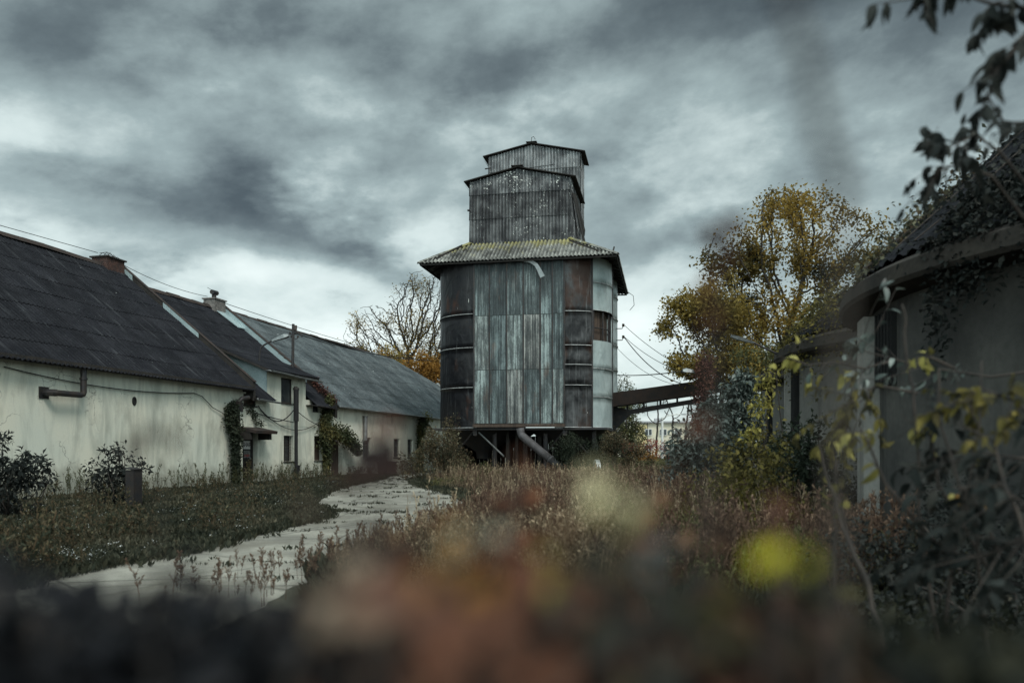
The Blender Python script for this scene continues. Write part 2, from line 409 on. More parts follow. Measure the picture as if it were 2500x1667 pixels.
def road_mat():
    m, gg, p, o = new_mat('pale_concrete')
    t = gg.n('ShaderNodeTexCoord').outputs['Object']
    a = gg.noise(t, 0.5, 5, 0.65); b = gg.noise(t, 2.6, 6, 0.7); f = gg.noise(t, 40, 3, 0.6)
    c = gg.mix(gg.ramp(a, [(0.42, 0.0), (0.58, 1.0)]), (0.31, 0.295, 0.25), (0.17, 0.16, 0.135))
    pb = gg.noise(gg.mapv(t, (3, 1, 7), (1.0, 0.6, 1)), 0.9, 7, 0.7)
    c = gg.mix(gg.m('MULTIPLY', gg.ramp(pb, [(0.48, 0.0), (0.60, 1.0)]), 0.6), c, (0.15, 0.135, 0.105))
    gv = gg.noise(t, 14, 5, 0.7)
    c = gg.mix(gg.ramp(gv, [(0.60, 0.0), (0.70, 0.6)]), c, (0.10, 0.09, 0.075))
    mo = gg.noise(gg.vm('MULTIPLY', t, (1.0, 0.45, 1.0)), 1.7, 6, 0.72)
    c = gg.mix(gg.ramp(mo, [(0.55, 0.0), (0.70, 0.75)]), c, (0.13, 0.12, 0.09))
    w = gg.n('ShaderNodeTexVoronoi', feature='DISTANCE_TO_EDGE'); w.inputs['Scale'].default_value = 0.42
    gg.put(w.inputs['Vector'], gg.vm('ADD', t, gg.vm('MULTIPLY', gg.n('ShaderNodeTexNoise').outputs['Color'], (0.6, 0.6, 0))))
    c = gg.mix(gg.ramp(w.outputs['Distance'], [(0.0, 1.0), (0.012, 0.0)]), c, (0.08, 0.075, 0.06))
    s = gg.n('ShaderNodeSeparateXYZ'); gg.nt.links.new(t, s.inputs[0])
    jj = gg.m('ABSOLUTE', gg.m('SUBTRACT', gg.m('MODULO', gg.m('ADD', s.outputs[1], gg.m('MULTIPLY', s.outputs[0], -0.2)), 4.0), 2.0))
    c = gg.mix(gg.ramp(jj, [(0.0, 1.0), (0.018, 0.8), (0.03, 0.0)]), c, (0.07, 0.065, 0.05))
    c = gg.mix(1.0, c, gg.ramp(f, [(0.2, 0.78), (0.8, 1.2)]), 'MULTIPLY')
    gg.put(p.inputs['Base Color'], c); p.inputs['Roughness'].default_value = 0.9
    bump(gg, p, gg.m('ADD', b, gg.m('MULTIPLY', f, 0.4)), 0.4, 0.02)
    return m
ROAD_L = [(3.0, -6.6), (6.0, -6.0), (9.6, -5.45), (11.3, -4.85), (15.4, -4.5), (17.9, -4.2), (19.5, -4.7), (21.4, -5.7), (26, -6.5), (31.4, -6.9), (37.4, -6.8), (46, -6.6), (60, -3.6), (80, 1.0)]
ROAD_R = [(3.0, -3.0), (6.0, -2.6), (9.6, -2.2), (11.3, -1.7), (15.4, -1.0), (17.9, -.8), (19.5, -.8), (21.4, -0.9), (26, -1.6), (31.4, -3.4), (37.4, -4.6), (46, -5.0), (60, -1.9), (80, 2.7)]
def road_l(y): return float(np.interp(y, [a for a, b in ROAD_L], [b for a, b in ROAD_L]))
def road_r(y): return float(np.interp(y, [a for a, b in ROAD_R], [b for a, b in ROAD_R]))
rs = np.random.RandomState(4)
ys = np.arange(3.0, 80.0, 0.22)
jl = np.convolve(rs.randn(len(ys) + 4), np.ones(5) / 5, 'valid') * 0.10; jr = np.convolve(rs.randn(len(ys) + 4), np.ones(5) / 5, 'valid') * 0.15
rm = MB(); vs = []
for i, y in enumerate(ys):
    vs += [(road_l(y) + jl[i], y, 0.004), (road_r(y) + jr[i], y, 0.004)]
rm.add(vs, [(2 * i, 2 * i + 1, 2 * i + 3, 2 * i + 2) for i in range(len(ys) - 1)])
struct(rm.build('road', road_mat()), 'pale cracked concrete track through the weeds', 'road')

# ================================================================== LEFT ROW OF FARM BUILDINGS
P0 = Vector((-11.8, 33.9, 0)); BA = math.atan2(0.9724, 0.2334)
U_ = Vector((0.2334, 0.9724, 0)); V_ = Vector((-0.9724, 0.2334, 0))
def bw(s, w, h): return P0 + U_ * s + V_ * w + Vector((0, 0, h))
def sx(px): return (19.94 / (0.24 + (1250 - px) / FP) - 33.9) / 0.9724
def sxo(px, w):
    """position along the row of something standing w metres out from the wall"""
    Y = (19.936 - 1.0285 * w) / (0.24 + (1250 - px) / FP); return (Y - 33.9 + .2334 * w) / 0.9724
def hx(px, py): return 1.5 + (1097 - py) / FP * (19.94 / (0.24 + (1250 - px) / FP))
def wall_panel(mb, s0, s1, z0, z1, holes, depth=0.30, y=0.0):
    """front face at local y with real reveals behind each hole (s0, s1, z0, z1)"""
    xs = sorted({s0, s1, *[h[0] for h in holes], *[h[1] for h in holes]})
    zs = sorted({z0, z1, *[h[2] for h in holes], *[h[3] for h in holes]})
    for i in range(len(xs) - 1):
        for j in range(len(zs) - 1):
            cx_, cz_ = (xs[i] + xs[i + 1]) / 2, (zs[j] + zs[j + 1]) / 2
            if any(h[0] < cx_ < h[1] and h[2] < cz_ < h[3] for h in holes): continue
            mb.quad((xs[i], y, zs[j]), (xs[i + 1], y, zs[j]), (xs[i + 1], y, zs[j + 1]), (xs[i], y, zs[j + 1]))
    for a, b, c, d in holes:
        mb.quad((a, y, c), (a, y, d), (a, y + depth, d), (a, y + depth, c)); mb.quad((b, y, c), (b, y + depth, c), (b, y + depth, d), (b, y, d))
        mb.quad((a, y, d), (b, y, d), (b, y + depth, d), (a, y + depth, d)); mb.quad((a, y, c), (a, y + depth, c), (b, y + depth, c), (b, y, c))
def window(parent, s0, s1, z0, z1, y=0.0, bars=False, mull=True, frame=MT['dark_wood'], depth=0.24, board=False, sill=True):
    f = MB(); t = 0.055
    f.box(s0, s0 + t, y + depth - .03, y + depth + .05, z0, z1); f.box(s1 - t, s1, y + depth - .03, y + depth + .05, z0, z1)
    f.box(s0 + t, s1 - t, y + depth - .03, y + depth + .05, z1 - t, z1); f.box(s0 + t, s1 - t, y + depth - .03, y + depth + .05, z0, z0 + t)
    if mull:
        m_ = (s0 + s1) / 2; f.box(m_ - .02, m_ + .02, y + depth - .025, y + depth + .04, z0 + t, z1 - t)
        f.box(s0 + t, m_ - .02, y + depth - .02, y + depth + .04, z0 + (z1 - z0) * .62, z0 + (z1 - z0) * .62 + .035)
        f.box(m_ + .02, s1 - t, y + depth - .02, y + depth + .04, z0 + (z1 - z0) * .62, z0 + (z1 - z0) * .62 + .035)
    w = f.build('window', frame, parent)
    p = MB(); p.box(s0 + t, s1 - t, y + depth + .01, y + depth + .03, z0 + t, z1 - t)
    p.build('pane', MT['brown_wood'] if board else MT['glass'], w)
    if bars:
        b = MB()
        for k in range(1, 7):
            x = s0 + (s1 - s0) * k / 7; b.tube([(x, y + .09, z0 + .01), (x, y + .09, z1 - .01)], .010, 5)
        for k in range(1, 9):
            z = z0 + (z1 - z0) * k / 9; b.tube([(s0 + .01, y + .105, z), (s1 - .01, y + .105, z)], .008, 5)
        b.build('window_bars', MT['metal_dark'], w)
    if sill:
        q = MB(); q.box(s0 - .05, s1 + .05, y - .05, y + .2, z0 - .055, z0 - .003); q.build('window_sill', MT['dark_wood'], w)
    return w
def gutter(parent, s0, s1, y, z, mat, drop=0.05, name='gutter', seed=1):
    rr = random.Random(seed); b = MB(); n = max(4, int((s1 - s0) / 1.2)); vs = []; k = 7
    for i in range(n + 1):
        s = s0 + (s1 - s0) * i / n; dz = -drop * i / n + rr.uniform(-.012, .012)
        for j in range(k):
            a = PI + PI * j / (k - 1)
            vs.append((s, y + .075 * math.cos(a), z + dz + .075 * math.sin(a)))
        for j in range(k):
            a = 2 * PI - PI * j / (k - 1)
            vs.append((s, y + .070 * math.cos(a), z + dz + .070 * math.sin(a)))
    K = 2 * k
    b.add(vs, [(i * K + j, i * K + (j + 1) % K, (i + 1) * K + (j + 1) % K, (i + 1) * K + j) for i in range(n) for j in range(K)])
    for i in range(n + 1):
        s = s0 + (s1 - s0) * i / n
        b.box(s - .015, s + .015, y - .02, y + .30, z - .02 - drop * i / n, z + .012 - drop * i / n)
    return b.build(name, mat, parent, True)
RW = 6.53                                                # half depth
def roof_plane(parent, mat, s0, s1, he, hr, over=0.45, seed=0, fhi=None, name='roof', sag=0.0, holes=None):
    """front slope of a gabled roof (and a plain back slope) in the row's frame"""
    sl = math.hypot(RW, hr - he); c_, sn = RW / sl, (hr - he) / sl
    O = (0, -over, he - over * sn / c_)
    total = sl + over / c_
    o = corr_obj(name, mat, parent, O, (1, 0, 0), (0, c_, sn), s0, s1, 0.0, (fhi or total), pitch=0.18, amp=0.026, row=1.18, step=0.022, seed=seed, jit=0.006)
    return o, total
def sag_mesh(o, amp, seed, s0, s1):
    """old roofs sag and wave: bend every vertex of the roof a little"""
    me = o.data; n = len(me.vertices); co = np.empty(n * 3, dtype=np.float32); me.vertices.foreach_get('co', co); co = co.reshape(-1, 3)
    r_ = np.random.RandomState(seed); d = np.zeros(n)
    for k in range(5):
        f = 0.25 + r_.rand() * 0.9; d += np.sin(co[:, 0] * f + r_.rand() * 9 + co[:, 1] * r_.rand() * 0.5) * amp * (0.6 ** k)
    d *= np.clip((co[:, 1] + .5) / 3.0, 0, 1)
    co[:, 2] += d - amp * 1.0 * np.sin(np.clip((co[:, 0] - s0) / (s1 - s0), 0, 1) * PI) * np.clip(co[:, 1] / RW, 0, 1)
    me.vertices.foreach_set('co', co.ravel()); me.update()

# ---- near barn -----------------------------------------------------
S1 = sx(603)
nb = thing('farm_building', 'nearest long white barn with black corrugated roof and a blank wall', 'farm building', P0, BA)
w = MB()
NS0 = -25.0
hole = []
wall_panel(w, NS0, S1 - .35, 0, 4.40, hole)
w.build('wall', MT['plaster'], nb); w = MB()
w.quad((NS0, 0, 0), (NS0, 0, 4.4), (NS0, 2 * RW, 4.4), (NS0, 2 * RW, 0)); w.add([(NS0, 0, 4.4), (NS0, 2 * RW, 4.4), (NS0, RW, 9.6)], [(0, 1, 2)])
w.quad((NS0, 2 * RW, 0), (S1, 2 * RW, 0), (S1, 2 * RW, 4.4), (NS0, 2 * RW, 4.4))
w.build('back_wall', MT['plaster'], nb)
r1, tot = roof_plane(nb, MT['roof_dark'], NS0 - .3, S1 - .1, 4.45, 9.7, 0.50, 3); sag_mesh(r1, 0.07, 3, NS0, S1)
bk = MB(); bk.slab([(NS0 - .3, RW, 9.72), (S1 - .1, RW, 9.72), (S1 - .1, 2 * RW + .4, 4.15), (NS0 - .3, 2 * RW + .4, 4.15)], -.05); bk.build('roof_back', MT['roof_dark'], nb)
rc = MB(); rr = random.Random(5); x = NS0 - .3
while x < S1 - 1.6:
    l = 1.1; dz = rr.uniform(-.02, .02) - 0.035 * math.sin(PI * min(max((x - NS0) / (S1 - NS0), 0), 1)) ; tl = rr.uniform(-.02, .02)
    rc.slab([(x, RW - .20, 9.60 + dz), (x + l, RW - .20, 9.60 + dz + tl), (x + l, RW, 9.80 + dz + tl), (x, RW, 9.80 + dz)], .02)
    rc.slab([(x, RW, 9.80 + dz), (x + l, RW, 9.80 + dz + tl), (x + l, RW + .2, 9.62 + dz + tl), (x, RW + .2, 9.62 + dz)], .02); x += l
rc.build('ridge_cap', MT['rust'], nb)
ev = MB(); ev.box(NS0, S1 - .36, -.40, -.003, 4.12, 4.16); ev.box(NS0, S1 - .2, -.46, -.41, 4.02, 4.20)
ev.build('eave_board', MT['dark_wood'], nb)
# round vent hole in the wall
sv, hv = sx(327), hx(327, 979)
v = MB(); pr = [(0.17 + .035, 0), (0.17 + .035, .03), (0.17, .04), (0.13, .035), (0.13, 0.012), (0.0, 0.012)]
vo = MB(); vo.lathe(pr, 20)
for i in range(len(vo.v)):
    a, b_, c_ = vo.v[i]; vo.v[i] = (sv + a * .5, -c_ + .0, hv + b_ * .75)
vo.build('vent_hole', MT['black_hole'], nb)
# square stove pipe hanging from the eave and turning into the wall
sp, hp_ = sxo(204, .33), hx(204, 967); sq = sxo(136, .33)
e = MB(); e.tube([(sp, -.33, 4.08), (sp, -.33, hp_ + .10), (sp - .03, -.33, hp_ + .03), (sp - .12, -.33, hp_), (sq, -.33, hp_)], .095, 10); e.tube([(sq + .02, -.33, hp_), (sq - .08, -.30, hp_), (sq - .12, -.2, hp_), (sq - .12, .05, hp_)], .11, 10)
e.box(sq - .30, sq + .06, -.03, .03, hp_ - .18, hp_ + .18); e.tube([(sp, -.33, 3.70), (sp, -.33, 3.76)], .12, 10)
e.build('vent_pipe', MT['metal_dark'], nb)
# chimney at the ridge end
sc0 = S1 - 1.22
ch = MB(); ch.box(sc0, sc0 + 1.05, RW - .42, RW + .38, 8.6, 9.97)
for k in range(6): ch.box(sc0 - .004, sc0 + 1.054, RW - .424, RW + .384, 9.38 + k * .1, 9.465 + k * .1)
cho = ch.build('chimney', MT['brick_red'], nb)
cc = MB(); cc.box(sc0 - .08, sc0 + 1.13, RW - .50, RW + .46, 9.975, 10.04); cc.build('chimney_cap', MT['dark_wood'], cho)
wi = MB()
for k in range(5):
    a = sc0 + .0 + k * .22; wi.tube([(a, RW - .4, 10.04), (a + .1, RW - .1, 10.30 - abs(k - 2) * .05), (a + .2, RW + .3, 10.04)], .012, 5)
wi.tube([(sc0 - .2, RW - .2, 10.10), (sc0 + .35, RW - .1, 10.28), (sc0 + .9, RW, 10.22), (sc0 + 1.5, RW + .1, 10.12)], .014, 5)
wi.build('wire_frame', MT['metal_dark'], cho)
# fire wall standing proud of the roof between barn and house
sl = math.hypot(RW, 5.25); cN, sN = RW / sl, 5.25 / sl
def along(y, lift=0.0): return (y, 4.45 + (9.7 - 4.45) * y / RW + lift)
def verge(parent, name, mat, s0, s1, ya, yb, la, lb, he=4.45, hr=9.7):
    b = MB(); za, zb = he + (hr - he) * ya / RW, he + (hr - he) * yb / RW
    vs = [(s, y, z) for s in (s0, s1) for (y, z) in ((ya, za + la), (yb, zb + la), (yb, zb + lb), (ya, za + lb))]
    b.add(vs, [(0, 1, 2, 3), (4, 7, 6, 5), (0, 4, 5, 1), (1, 5, 6, 2), (2, 6, 7, 3), (3, 7, 4, 0)])
    return b.build(name, mat, parent)
pf = verge(nb, 'parapet', MT['dark_wood'], S1 - .08, S1 + .10, -.35, RW + .3, -.55, .30)
verge(pf, 'flashing', MT['flashing'], S1 - .10, S1 - .083, 5.75, RW + .1, -.06, .31)
verge(pf, 'flashing', MT['flashing'], S1 - .10, S1 - .083, 2.35, 4.15, -.06, .31)
verge(pf, 'coping', MT['rust'], S1 - .105, S1 + .12, -.4, RW + .3, .314, .34)

# ---- middle house ----------------------------------------------------
S2 = sx(806)
mh = thing('farm_building', 'middle white house with a shed dormer, barred windows and canopied door', 'farm building', P0, BA)
DS0, DS1 = sx(652), sx(746)
mw = MB()
H_door = (sx(592), sx(629), 0.0, 2.38)
H_vent = (sx(594), sx(625), hx(610, 990), hx(610, 962))
H_low = (sx(692.5), sx(716), hx(704, 1126), hx(704, 1063))
H_up = (sx(686), sx(714), hx(700, 984), hx(700, 923))
H_sm = (sx(763), sx(785), hx(774, 1007), hx(774, 984))
H_r = (sx(767), sx(788), hx(777, 1124), hx(777, 1064))
wall_panel(mw, S1 - .35, DS0, 0, 4.0, [H_door, H_vent], .34)
wall_panel(mw, DS0, DS1, 0, 5.18, [H_low, H_up], .28)
wall_panel(mw, DS1, S2, 0, 4.0, [H_sm, H_r], .28)
mw.build('wall', MT['plaster'], mh); mw = MB()
mw.quad((S1 - .3, 2 * RW, 0), (S2, 2 * RW, 0), (S2, 2 * RW, 4), (S1 - .3, 2 * RW, 4))
mw.build('back_wall', MT['plaster'], mh)
ld = MB(); ld.box(DS0 - 1.5, S2, -.012, .004, 2.62, 2.66); ld.build('string_line', MT['plaster'], mh)
def mz(y, he=4.05, hr=9.2): return he + (hr - he) * y / RW
# main slope, left of / behind / right of the dormer
sl2 = math.hypot(RW, 5.15); c2, s2 = RW / sl2, 5.15 / sl2
ov2 = .45; tot2 = sl2 + ov2 / c2
for nm, a, b, lo in (('roof', S1 + .17, DS0 - .02, 0.0), ('roof', DS0 - .02, DS1 + .35, (3.1 + ov2) / c2), ('roof', DS1 + .35, S2 - .15, 0.0)):
    o = corr_obj(nm, MT['roof_dark'], mh, (0, -ov2, 4.05 - ov2 * s2 / c2), (1, 0, 0), (0, c2, s2), a, b, lo, tot2, pitch=.18, amp=.026, row=1.18, step=.022, seed=int(a * 7), jit=.006)
bk = MB(); bk.slab([(S1 + .1, RW, 9.22), (S2 - .1, RW, 9.22), (S2 - .1, 2 * RW + .4, 3.8), (S1 + .1, 2 * RW + .4, 3.8)], -.05); bk.build('roof_back', MT['roof_dark'], mh)
rc = MB(); x = S1 + .3
while x < S2 - .8:
    dz = rr.uniform(-.025, .025); tl = rr.uniform(-.03, .03)
    rc.slab([(x, RW - .2, 9.10 + dz), (x + 1, RW - .2, 9.10 + dz + tl), (x + 1, RW, 9.30 + dz + tl), (x, RW, 9.30 + dz)], .02)
    rc.slab([(x, RW, 9.30 + dz), (x + 1, RW, 9.30 + dz + tl), (x + 1, RW + .2, 9.1 + dz + tl), (x, RW + .2, 9.1 + dz)], .02); x += 1
rc.build('ridge_cap', MT['rust'], mh)
# dormer
for s_, sg in ((DS0, -1), (DS1, 1)):
    dm = MB(); dm.slab([(s_, .01, 4.08), (s_, 3.2, mz(3.2)), (s_, .01, 5.15)] if sg > 0 else [(s_, .01, 4.08), (s_, .01, 5.15), (s_, 3.2, mz(3.2))], .02); dm.build('dormer_side', MT['flashing'], mh)
dsl = math.hypot(3.6, 1.51); dc, ds = 3.6 / dsl, 1.51 / dsl
dro = corr_obj('dormer_roof', MT['roof_dark'], mh, (0, -.42, 5.10), (1, 0, 0), (0, dc, ds), DS0 - .45, DS1 + .75, 0, lambda u: 4.05, pitch=.18, amp=.026, row=1.18, step=.022, seed=12)
db = MB(); db.box(DS0 - .40, DS1 + .70, -.38, -.34, 4.98, 5.11); db.slab([(DS0 - .43, -.38, 4.98), (DS0 - .43, 3.3, 4.98 + 3.68 * .4194), (DS0 - .43, 3.3, 5.10 + 3.68 * .4194), (DS0 - .43, -.38, 5.10)], -.03)
db.slab([(DS1 + .70, -.38, 4.98), (DS1 + .70, 3.3, 4.98 + 3.68 * .4194), (DS1 + .70, 3.3, 5.10 + 3.68 * .4194), (DS1 + .70, -.38, 5.10)], -.03)
db.build('eave_board', MT['dark_wood'], mh)
gutter(mh, DS0 - .5, DS1 + .8, -.48, 5.06, MT['metal_grey'], .10, seed=2)
gutter(mh, S1 + .1, DS0 + .25, -.50, 3.72, MT['metal_grey'], .06, seed=3)
gutter(mh, DS1 + .3, S2 - .2, -.50, 3.72, MT['metal_dark'], .05, seed=4)
eb = MB(); eb.box(S1, DS0 - .03, -.42, -.003, 3.70, 3.74); eb.build('eave_board', MT['dark_wood'], mh); eb = MB(); eb.box(DS1 + .02, S2, -.42, -.003, 3.70, 3.74); eb.build('eave_board', MT['dark_wood'], mh)
window(mh, *H_low, bars=True); window(mh, *H_up, mull=False, depth=.10); window(mh, *H_sm, mull=False, sill=False); window(mh, *H_r, board=True, mull=True, frame=MT['brown_wood'])
window(mh, *H_vent, mull=False, depth=.08, sill=True, board=True)
# boarded door in its recess
d0, d1 = H_door[0] + .02, H_door[1] - .1
dd = MB(); n = 8
for k in range(n): dd.box(d0 + (d1 - d0) * k / n + .006, d0 + (d1 - d0) * (k + 1) / n - .006, .24, .28, .03, 2.25)
dd.box(d0 - .02, d1 + .08, .22, .239, 2.26, 2.37); dd.box(d1 + .003, d1 + .08, .22, .30, .0, 2.255)
dro_ = dd.build('door', MT['dark_wood'], mh)
hd = MB(); hd.box(d1 - .2, d1 - .14, .205, .239, 1.0, 1.16); hd.tube([(d1 - .17, .22, 1.1), (d1 - .17, .15, 1.1), (d1 - .28, .15, 1.1)], .011, 6); hd.build('handle', MT['metal_grey'], dro_)
# canopy slab on a bracket
cn = MB(); cz = hx(650, 1047)
cn.slab([(H_door[0] - .3, -.004, cz + .05), (H_door[0] - .3, -.85, cz - .12), (H_door[1] + .25, -.85, cz - .12), (H_door[1] + .25, -.004, cz + .05)], -.13)
cn.build('door_canopy', MT['rust'], mh)
cb = MB(); cb.box(H_door[1] + .02, H_door[1] + .24, -.55, -.005, cz - .50, cz - .12); cb.build('canopy_bracket', MT['dark_wood'], mh); cb = MB(); cb.box(H_door[0] - .28, H_door[0] - .1, -.55, -.005, cz - .5, cz - .12); cb.build('canopy_bracket', MT['dark_wood'], mh)
# second fire wall: pale sheet with the paint rusting off
pf = verge(mh, 'parapet', MT['dark_wood'], S2 - .14, S2 + .14, -.35, RW + .3, -.6, .34, 4.05, 9.2)
verge(pf, 'flashing', MT['flashing'], S2 - .165, S2 - .143, 3.0, RW + .1, .02, .36, 4.05, 9.2)
verge(pf, 'flashing', MT['flashing_rusty'], S2 - .165, S2 - .143, 1.3, 2.99, .02, .36, 4.05, 9.2)
verge(pf, 'rusty_flashing', MT['rust'], S2 - .165, S2 - .143, -.3, 1.29, .02, .36, 4.05, 9.2)
verge(pf, 'coping', MT['rust'], S2 - .19, S2 + .18, -.4, RW + .3, .363, .395, 4.05, 9.2)
ap = MB(); ap.slab([(S2 - .8, 5.0, mz(5.0) + .07), (S2 - .17, 5.0, mz(5.0) + .07), (S2 - .17, 6.4, mz(6.4) + .07), (S2 - 1.1, 6.4, mz(6.4) + .07)], .03); ap.build('apron_flashing', MT['flashing'], mh)
c0 = S2 - 1.22
MT['brick_pale'] = dirt('brick_pale', (0.22, 0.20, 0.185), (0.10, 0.095, 0.09), 6, (1, 1, 1), 0.9, fine=0.5)
ch = MB(); ch.box(c0, c0 + .98, RW - .38, RW + .30, 8.4, 9.60)
for k in range(7): ch.box(c0 - .006, c0 + .986, RW - .386, RW + .306, 8.95 + k * .095, 9.03 + k * .095)
cho = ch.build('chimney', MT['brick_pale'], mh)
cc = MB(); cc.box(c0 - .07, c0 + 1.05, RW - .45, RW + .37, 9.605, 9.67); cc.build('chimney_cap', MT['brick_pale'], cho)
fl = MB(); fl.tube([(c0 + .5, RW, 9.67), (c0 + .5, RW, 10.0)], .12, 12); fl.tube([(c0 + .25, RW - .04, 10.03), (c0 + .78, RW + .02, 10.06)], .13, 12)
fl.tube([(c0 - .1, RW, 10.2), (c0 + .3, RW, 10.14)], .012, 5); fl.build('flue_pipe', MT['metal_dark'], cho)

# ---- far barn --------------------------------------------------------
fb = thing('farm_building', 'far long white barn with pale grey hipped roof and small barred windows', 'farm building', P0, BA)
SE, SR = (80 - 33.9) / .9724, (67.0 - 33.9) / .9724
fw = MB()
FW = [(sx(886), sx(906), hx(896, 1117), hx(896, 1068)), (sx(961), sx(976.5), hx(968, 1116), hx(968, 1071)), (sx(995), sx(1008), hx(1001, 1117), hx(1001, 1072)), (sx(1048), sx(1059), hx(1053, 1117), hx(1053, 1074.5))]
FD = (sx(808), sx(836), 0.0, 2.62)
wall_panel(fw, S2, SE, 0, 4.0, FW + [FD], .30)
fw.build('wall', MT['plaster_warm'], fb); fw = MB()
fw.quad((SE, 0, 0), (SE, 2 * RW, 0), (SE, 2 * RW, 4), (SE, 0, 4)); fw.quad((S2, 2 * RW, 0), (SE, 2 * RW, 0), (SE, 2 * RW, 4), (S2, 2 * RW, 4))
fw.build('back_wall', MT['plaster_warm'], fb)
hip = lambda u: min(tot2, max(0.0, (SE + .45 - u) / (SE + .45 - (SR - P0.y * 0)) * tot2)) if u > SR else tot2
fro = corr_obj('roof', MT['roof_grey'], fb, (0, -ov2, 4.12 - ov2 * s2 / c2), (1, 0, 0), (0, c2, s2), S2 + .15, SE + .4, 0, hip, pitch=.18, amp=.026, row=1.18, step=.022, seed=44, jit=.006)
sag_mesh(fro, .06, 9, S2, SE)
bk = MB(); bk.slab([(S2 + .1, RW, 9.2), (SR, RW, 9.2), (SE + .4, 2 * RW + .4, 3.8), (S2 + .1, 2 * RW + .4, 3.8)], -.05)
bk.slab([(SR, RW, 9.2), (SE + .45, -.45, 3.8), (SE + .45, 2 * RW + .4, 3.8)], -.04); bk.build('roof_back', MT['roof_grey'], fb)
rc = MB(); x = S2 + .3
while x < SR - 1:
    dz = rr.uniform(-.02, .02)
    rc.slab([(x, RW - .18, 9.14 + dz), (x + 1.1, RW - .18, 9.14 + dz), (x + 1.1, RW, 9.30 + dz), (x, RW, 9.30 + dz)], .02)
    rc.slab([(x, RW, 9.30 + dz), (x + 1.1, RW, 9.30 + dz), (x + 1.1, RW + .18, 9.14 + dz), (x, RW + .18, 9.14 + dz)], .02); x += 1.1
rc.build('ridge_cap', MT['rust'], fb)
gutter(fb, S2 + .2, SE, -.5, 3.80, MT['metal_grey'], .02, seed=6)
eb = MB(); eb.box(S2 + .1, SE, -.42, -.003, 3.78, 3.82); eb.build('eave_board', MT['dark_wood'], fb)
for q in FW: window(fb, *q, bars=True, frame=MT['metal_grey'], depth=.22)
q0, q1 = FD[0] + .05, FD[1] - .25
dd = MB()
for k in range(6): dd.box(q0 + (q1 - q0) * k / 6 + .008, q0 + (q1 - q0) * (k + 1) / 6 - .008, .20, .24, .05, 1.95)
fdo = dd.build('door', MT['brown_wood'], fb)
tr = MB(); tr.box(q0, q1, .20, .24, 1.97, 2.12); tr.build('transom', MT['white_paint'], fb)
ub = MB(); ub.box(FD[0] + .01, FD[1] - .01, .245, .30, 0.0, 2.61); ub.build('door_surround', MT['brown_wood'], fb)
vp = MB(); a = sxo(892, .16); z0 = hx(892, 1070)
vp.tube([(a, -.16, hx(892, 1018)), (a, -.16, z0 - .12)], .13, 10); vp.tube([(a, -.16, z0 - .05), (a, -.02, z0 - .18)], .12, 10); vp.tube([(a, -.16, hx(892, 1018)), (a, -.16, hx(892, 1016))], .17, 10)
vp.build('flue_pipe', MT['metal_grey'], fb)
ro = MB(); ro.tube([(0, .3, 0), (0, .3, 0)], .01, 4)
# downpipes (two dark ones that the creepers climb)
dp = MB(); a = sxo(578, .2); dp.tube([(a, -.20, 0.0), (a, -.20, 3.1)], .13, 10); dp.box(a - .20, a + .20, -.38, -.01, 3.1, 3.5); dp.tube([(a + .0, -.25, 3.48), (a + .12, -.38, 3.66), (a + .5, -.45, 3.72)], .10, 10)
dp.build('downpipe', MT['metal_dark'], nb)
dp = MB(); a = sxo(799, .14); dp.tube([(a, -.14, 0.0), (a, -.14, 3.4), (a, -.4, 3.7)], .09, 10); dp.build('downpipe', MT['metal_dark'], mh)
dp = MB(); a = sxo(1027, .16); dp.tube([(a, -.16, 0.0), (a, -.16, 3.4), (a, -.4, 3.75)], .16, 10); dp.build('downpipe', MT['metal_dark'], fb)

# ---- standing and hanging things on the row --------------------------
def text_part(txt, size, mat, parent, loc, rot, name='lettering', ext=0.002):
    cu = bpy.data.curves.new(name, 'FONT'); cu.body = txt; cu.size = size; cu.extrude = ext; cu.align_x = 'CENTER'; cu.align_y = 'CENTER'; cu.offset = size * 0.012
    t0_ = bpy.data.objects.new(name, cu); COL.objects.link(t0_); bpy.context.view_layer.update()
    me = bpy.data.meshes.new_from_object(t0_.evaluated_get(bpy.context.evaluated_depsgraph_get())); bpy.data.objects.remove(t0_)
    me.materials.clear(); me.materials.append(mat); t = bpy.data.objects.new(name, me); COL.objects.link(t)
    t.parent = parent; t.location = loc; t.rotation_euler = rot
    return t
p = bw(sxo(602, -.23), .23, 0)
MT['sign_white'] = dirt('sign_white', (0.70, 0.68, 0.66), (0.60, 0.58, 0.56), 4)
MT['sign_red'] = dirt('sign_red', (0.30, 0.05, 0.05), (0.22, 0.05, 0.05), 6)
MT['sign_black'] = dirt('sign_black', (0.02, 0.015, 0.015), (0.03, 0.02, 0.02), 6)
sg = thing('door_sign', 'white paper notice lettered SHAR fixed to the dark boarded door', 'sign', p, BA)
b = MB(); b.box(-.27, .27, -.012, .0, 1.52, 1.88); b.build('plate', MT['sign_white'], sg)
text_part('SHAR', .27, MT['sign_black'], sg, (0, -.016, 1.70), (PI / 2, 0, 0))
sg2 = thing('door_sign', 'lower faded notice with red print under the SHAR notice', 'sign', p, BA)
b = MB(); b.box(-.24, .26, -.012, .0, 1.14, 1.46); b.build('plate', dirt('sign_faded', (0.22, 0.22, 0.21), (0.06, 0.06, 0.06), 7), sg2)
b = MB()
for k in range(4): b.box(-.20 + k * .11, -.13 + k * .11, -.018, -.0125, 1.17 + (k % 2) * .02, 1.29)
b.build('red_print', MT['sign_red'], sg2)

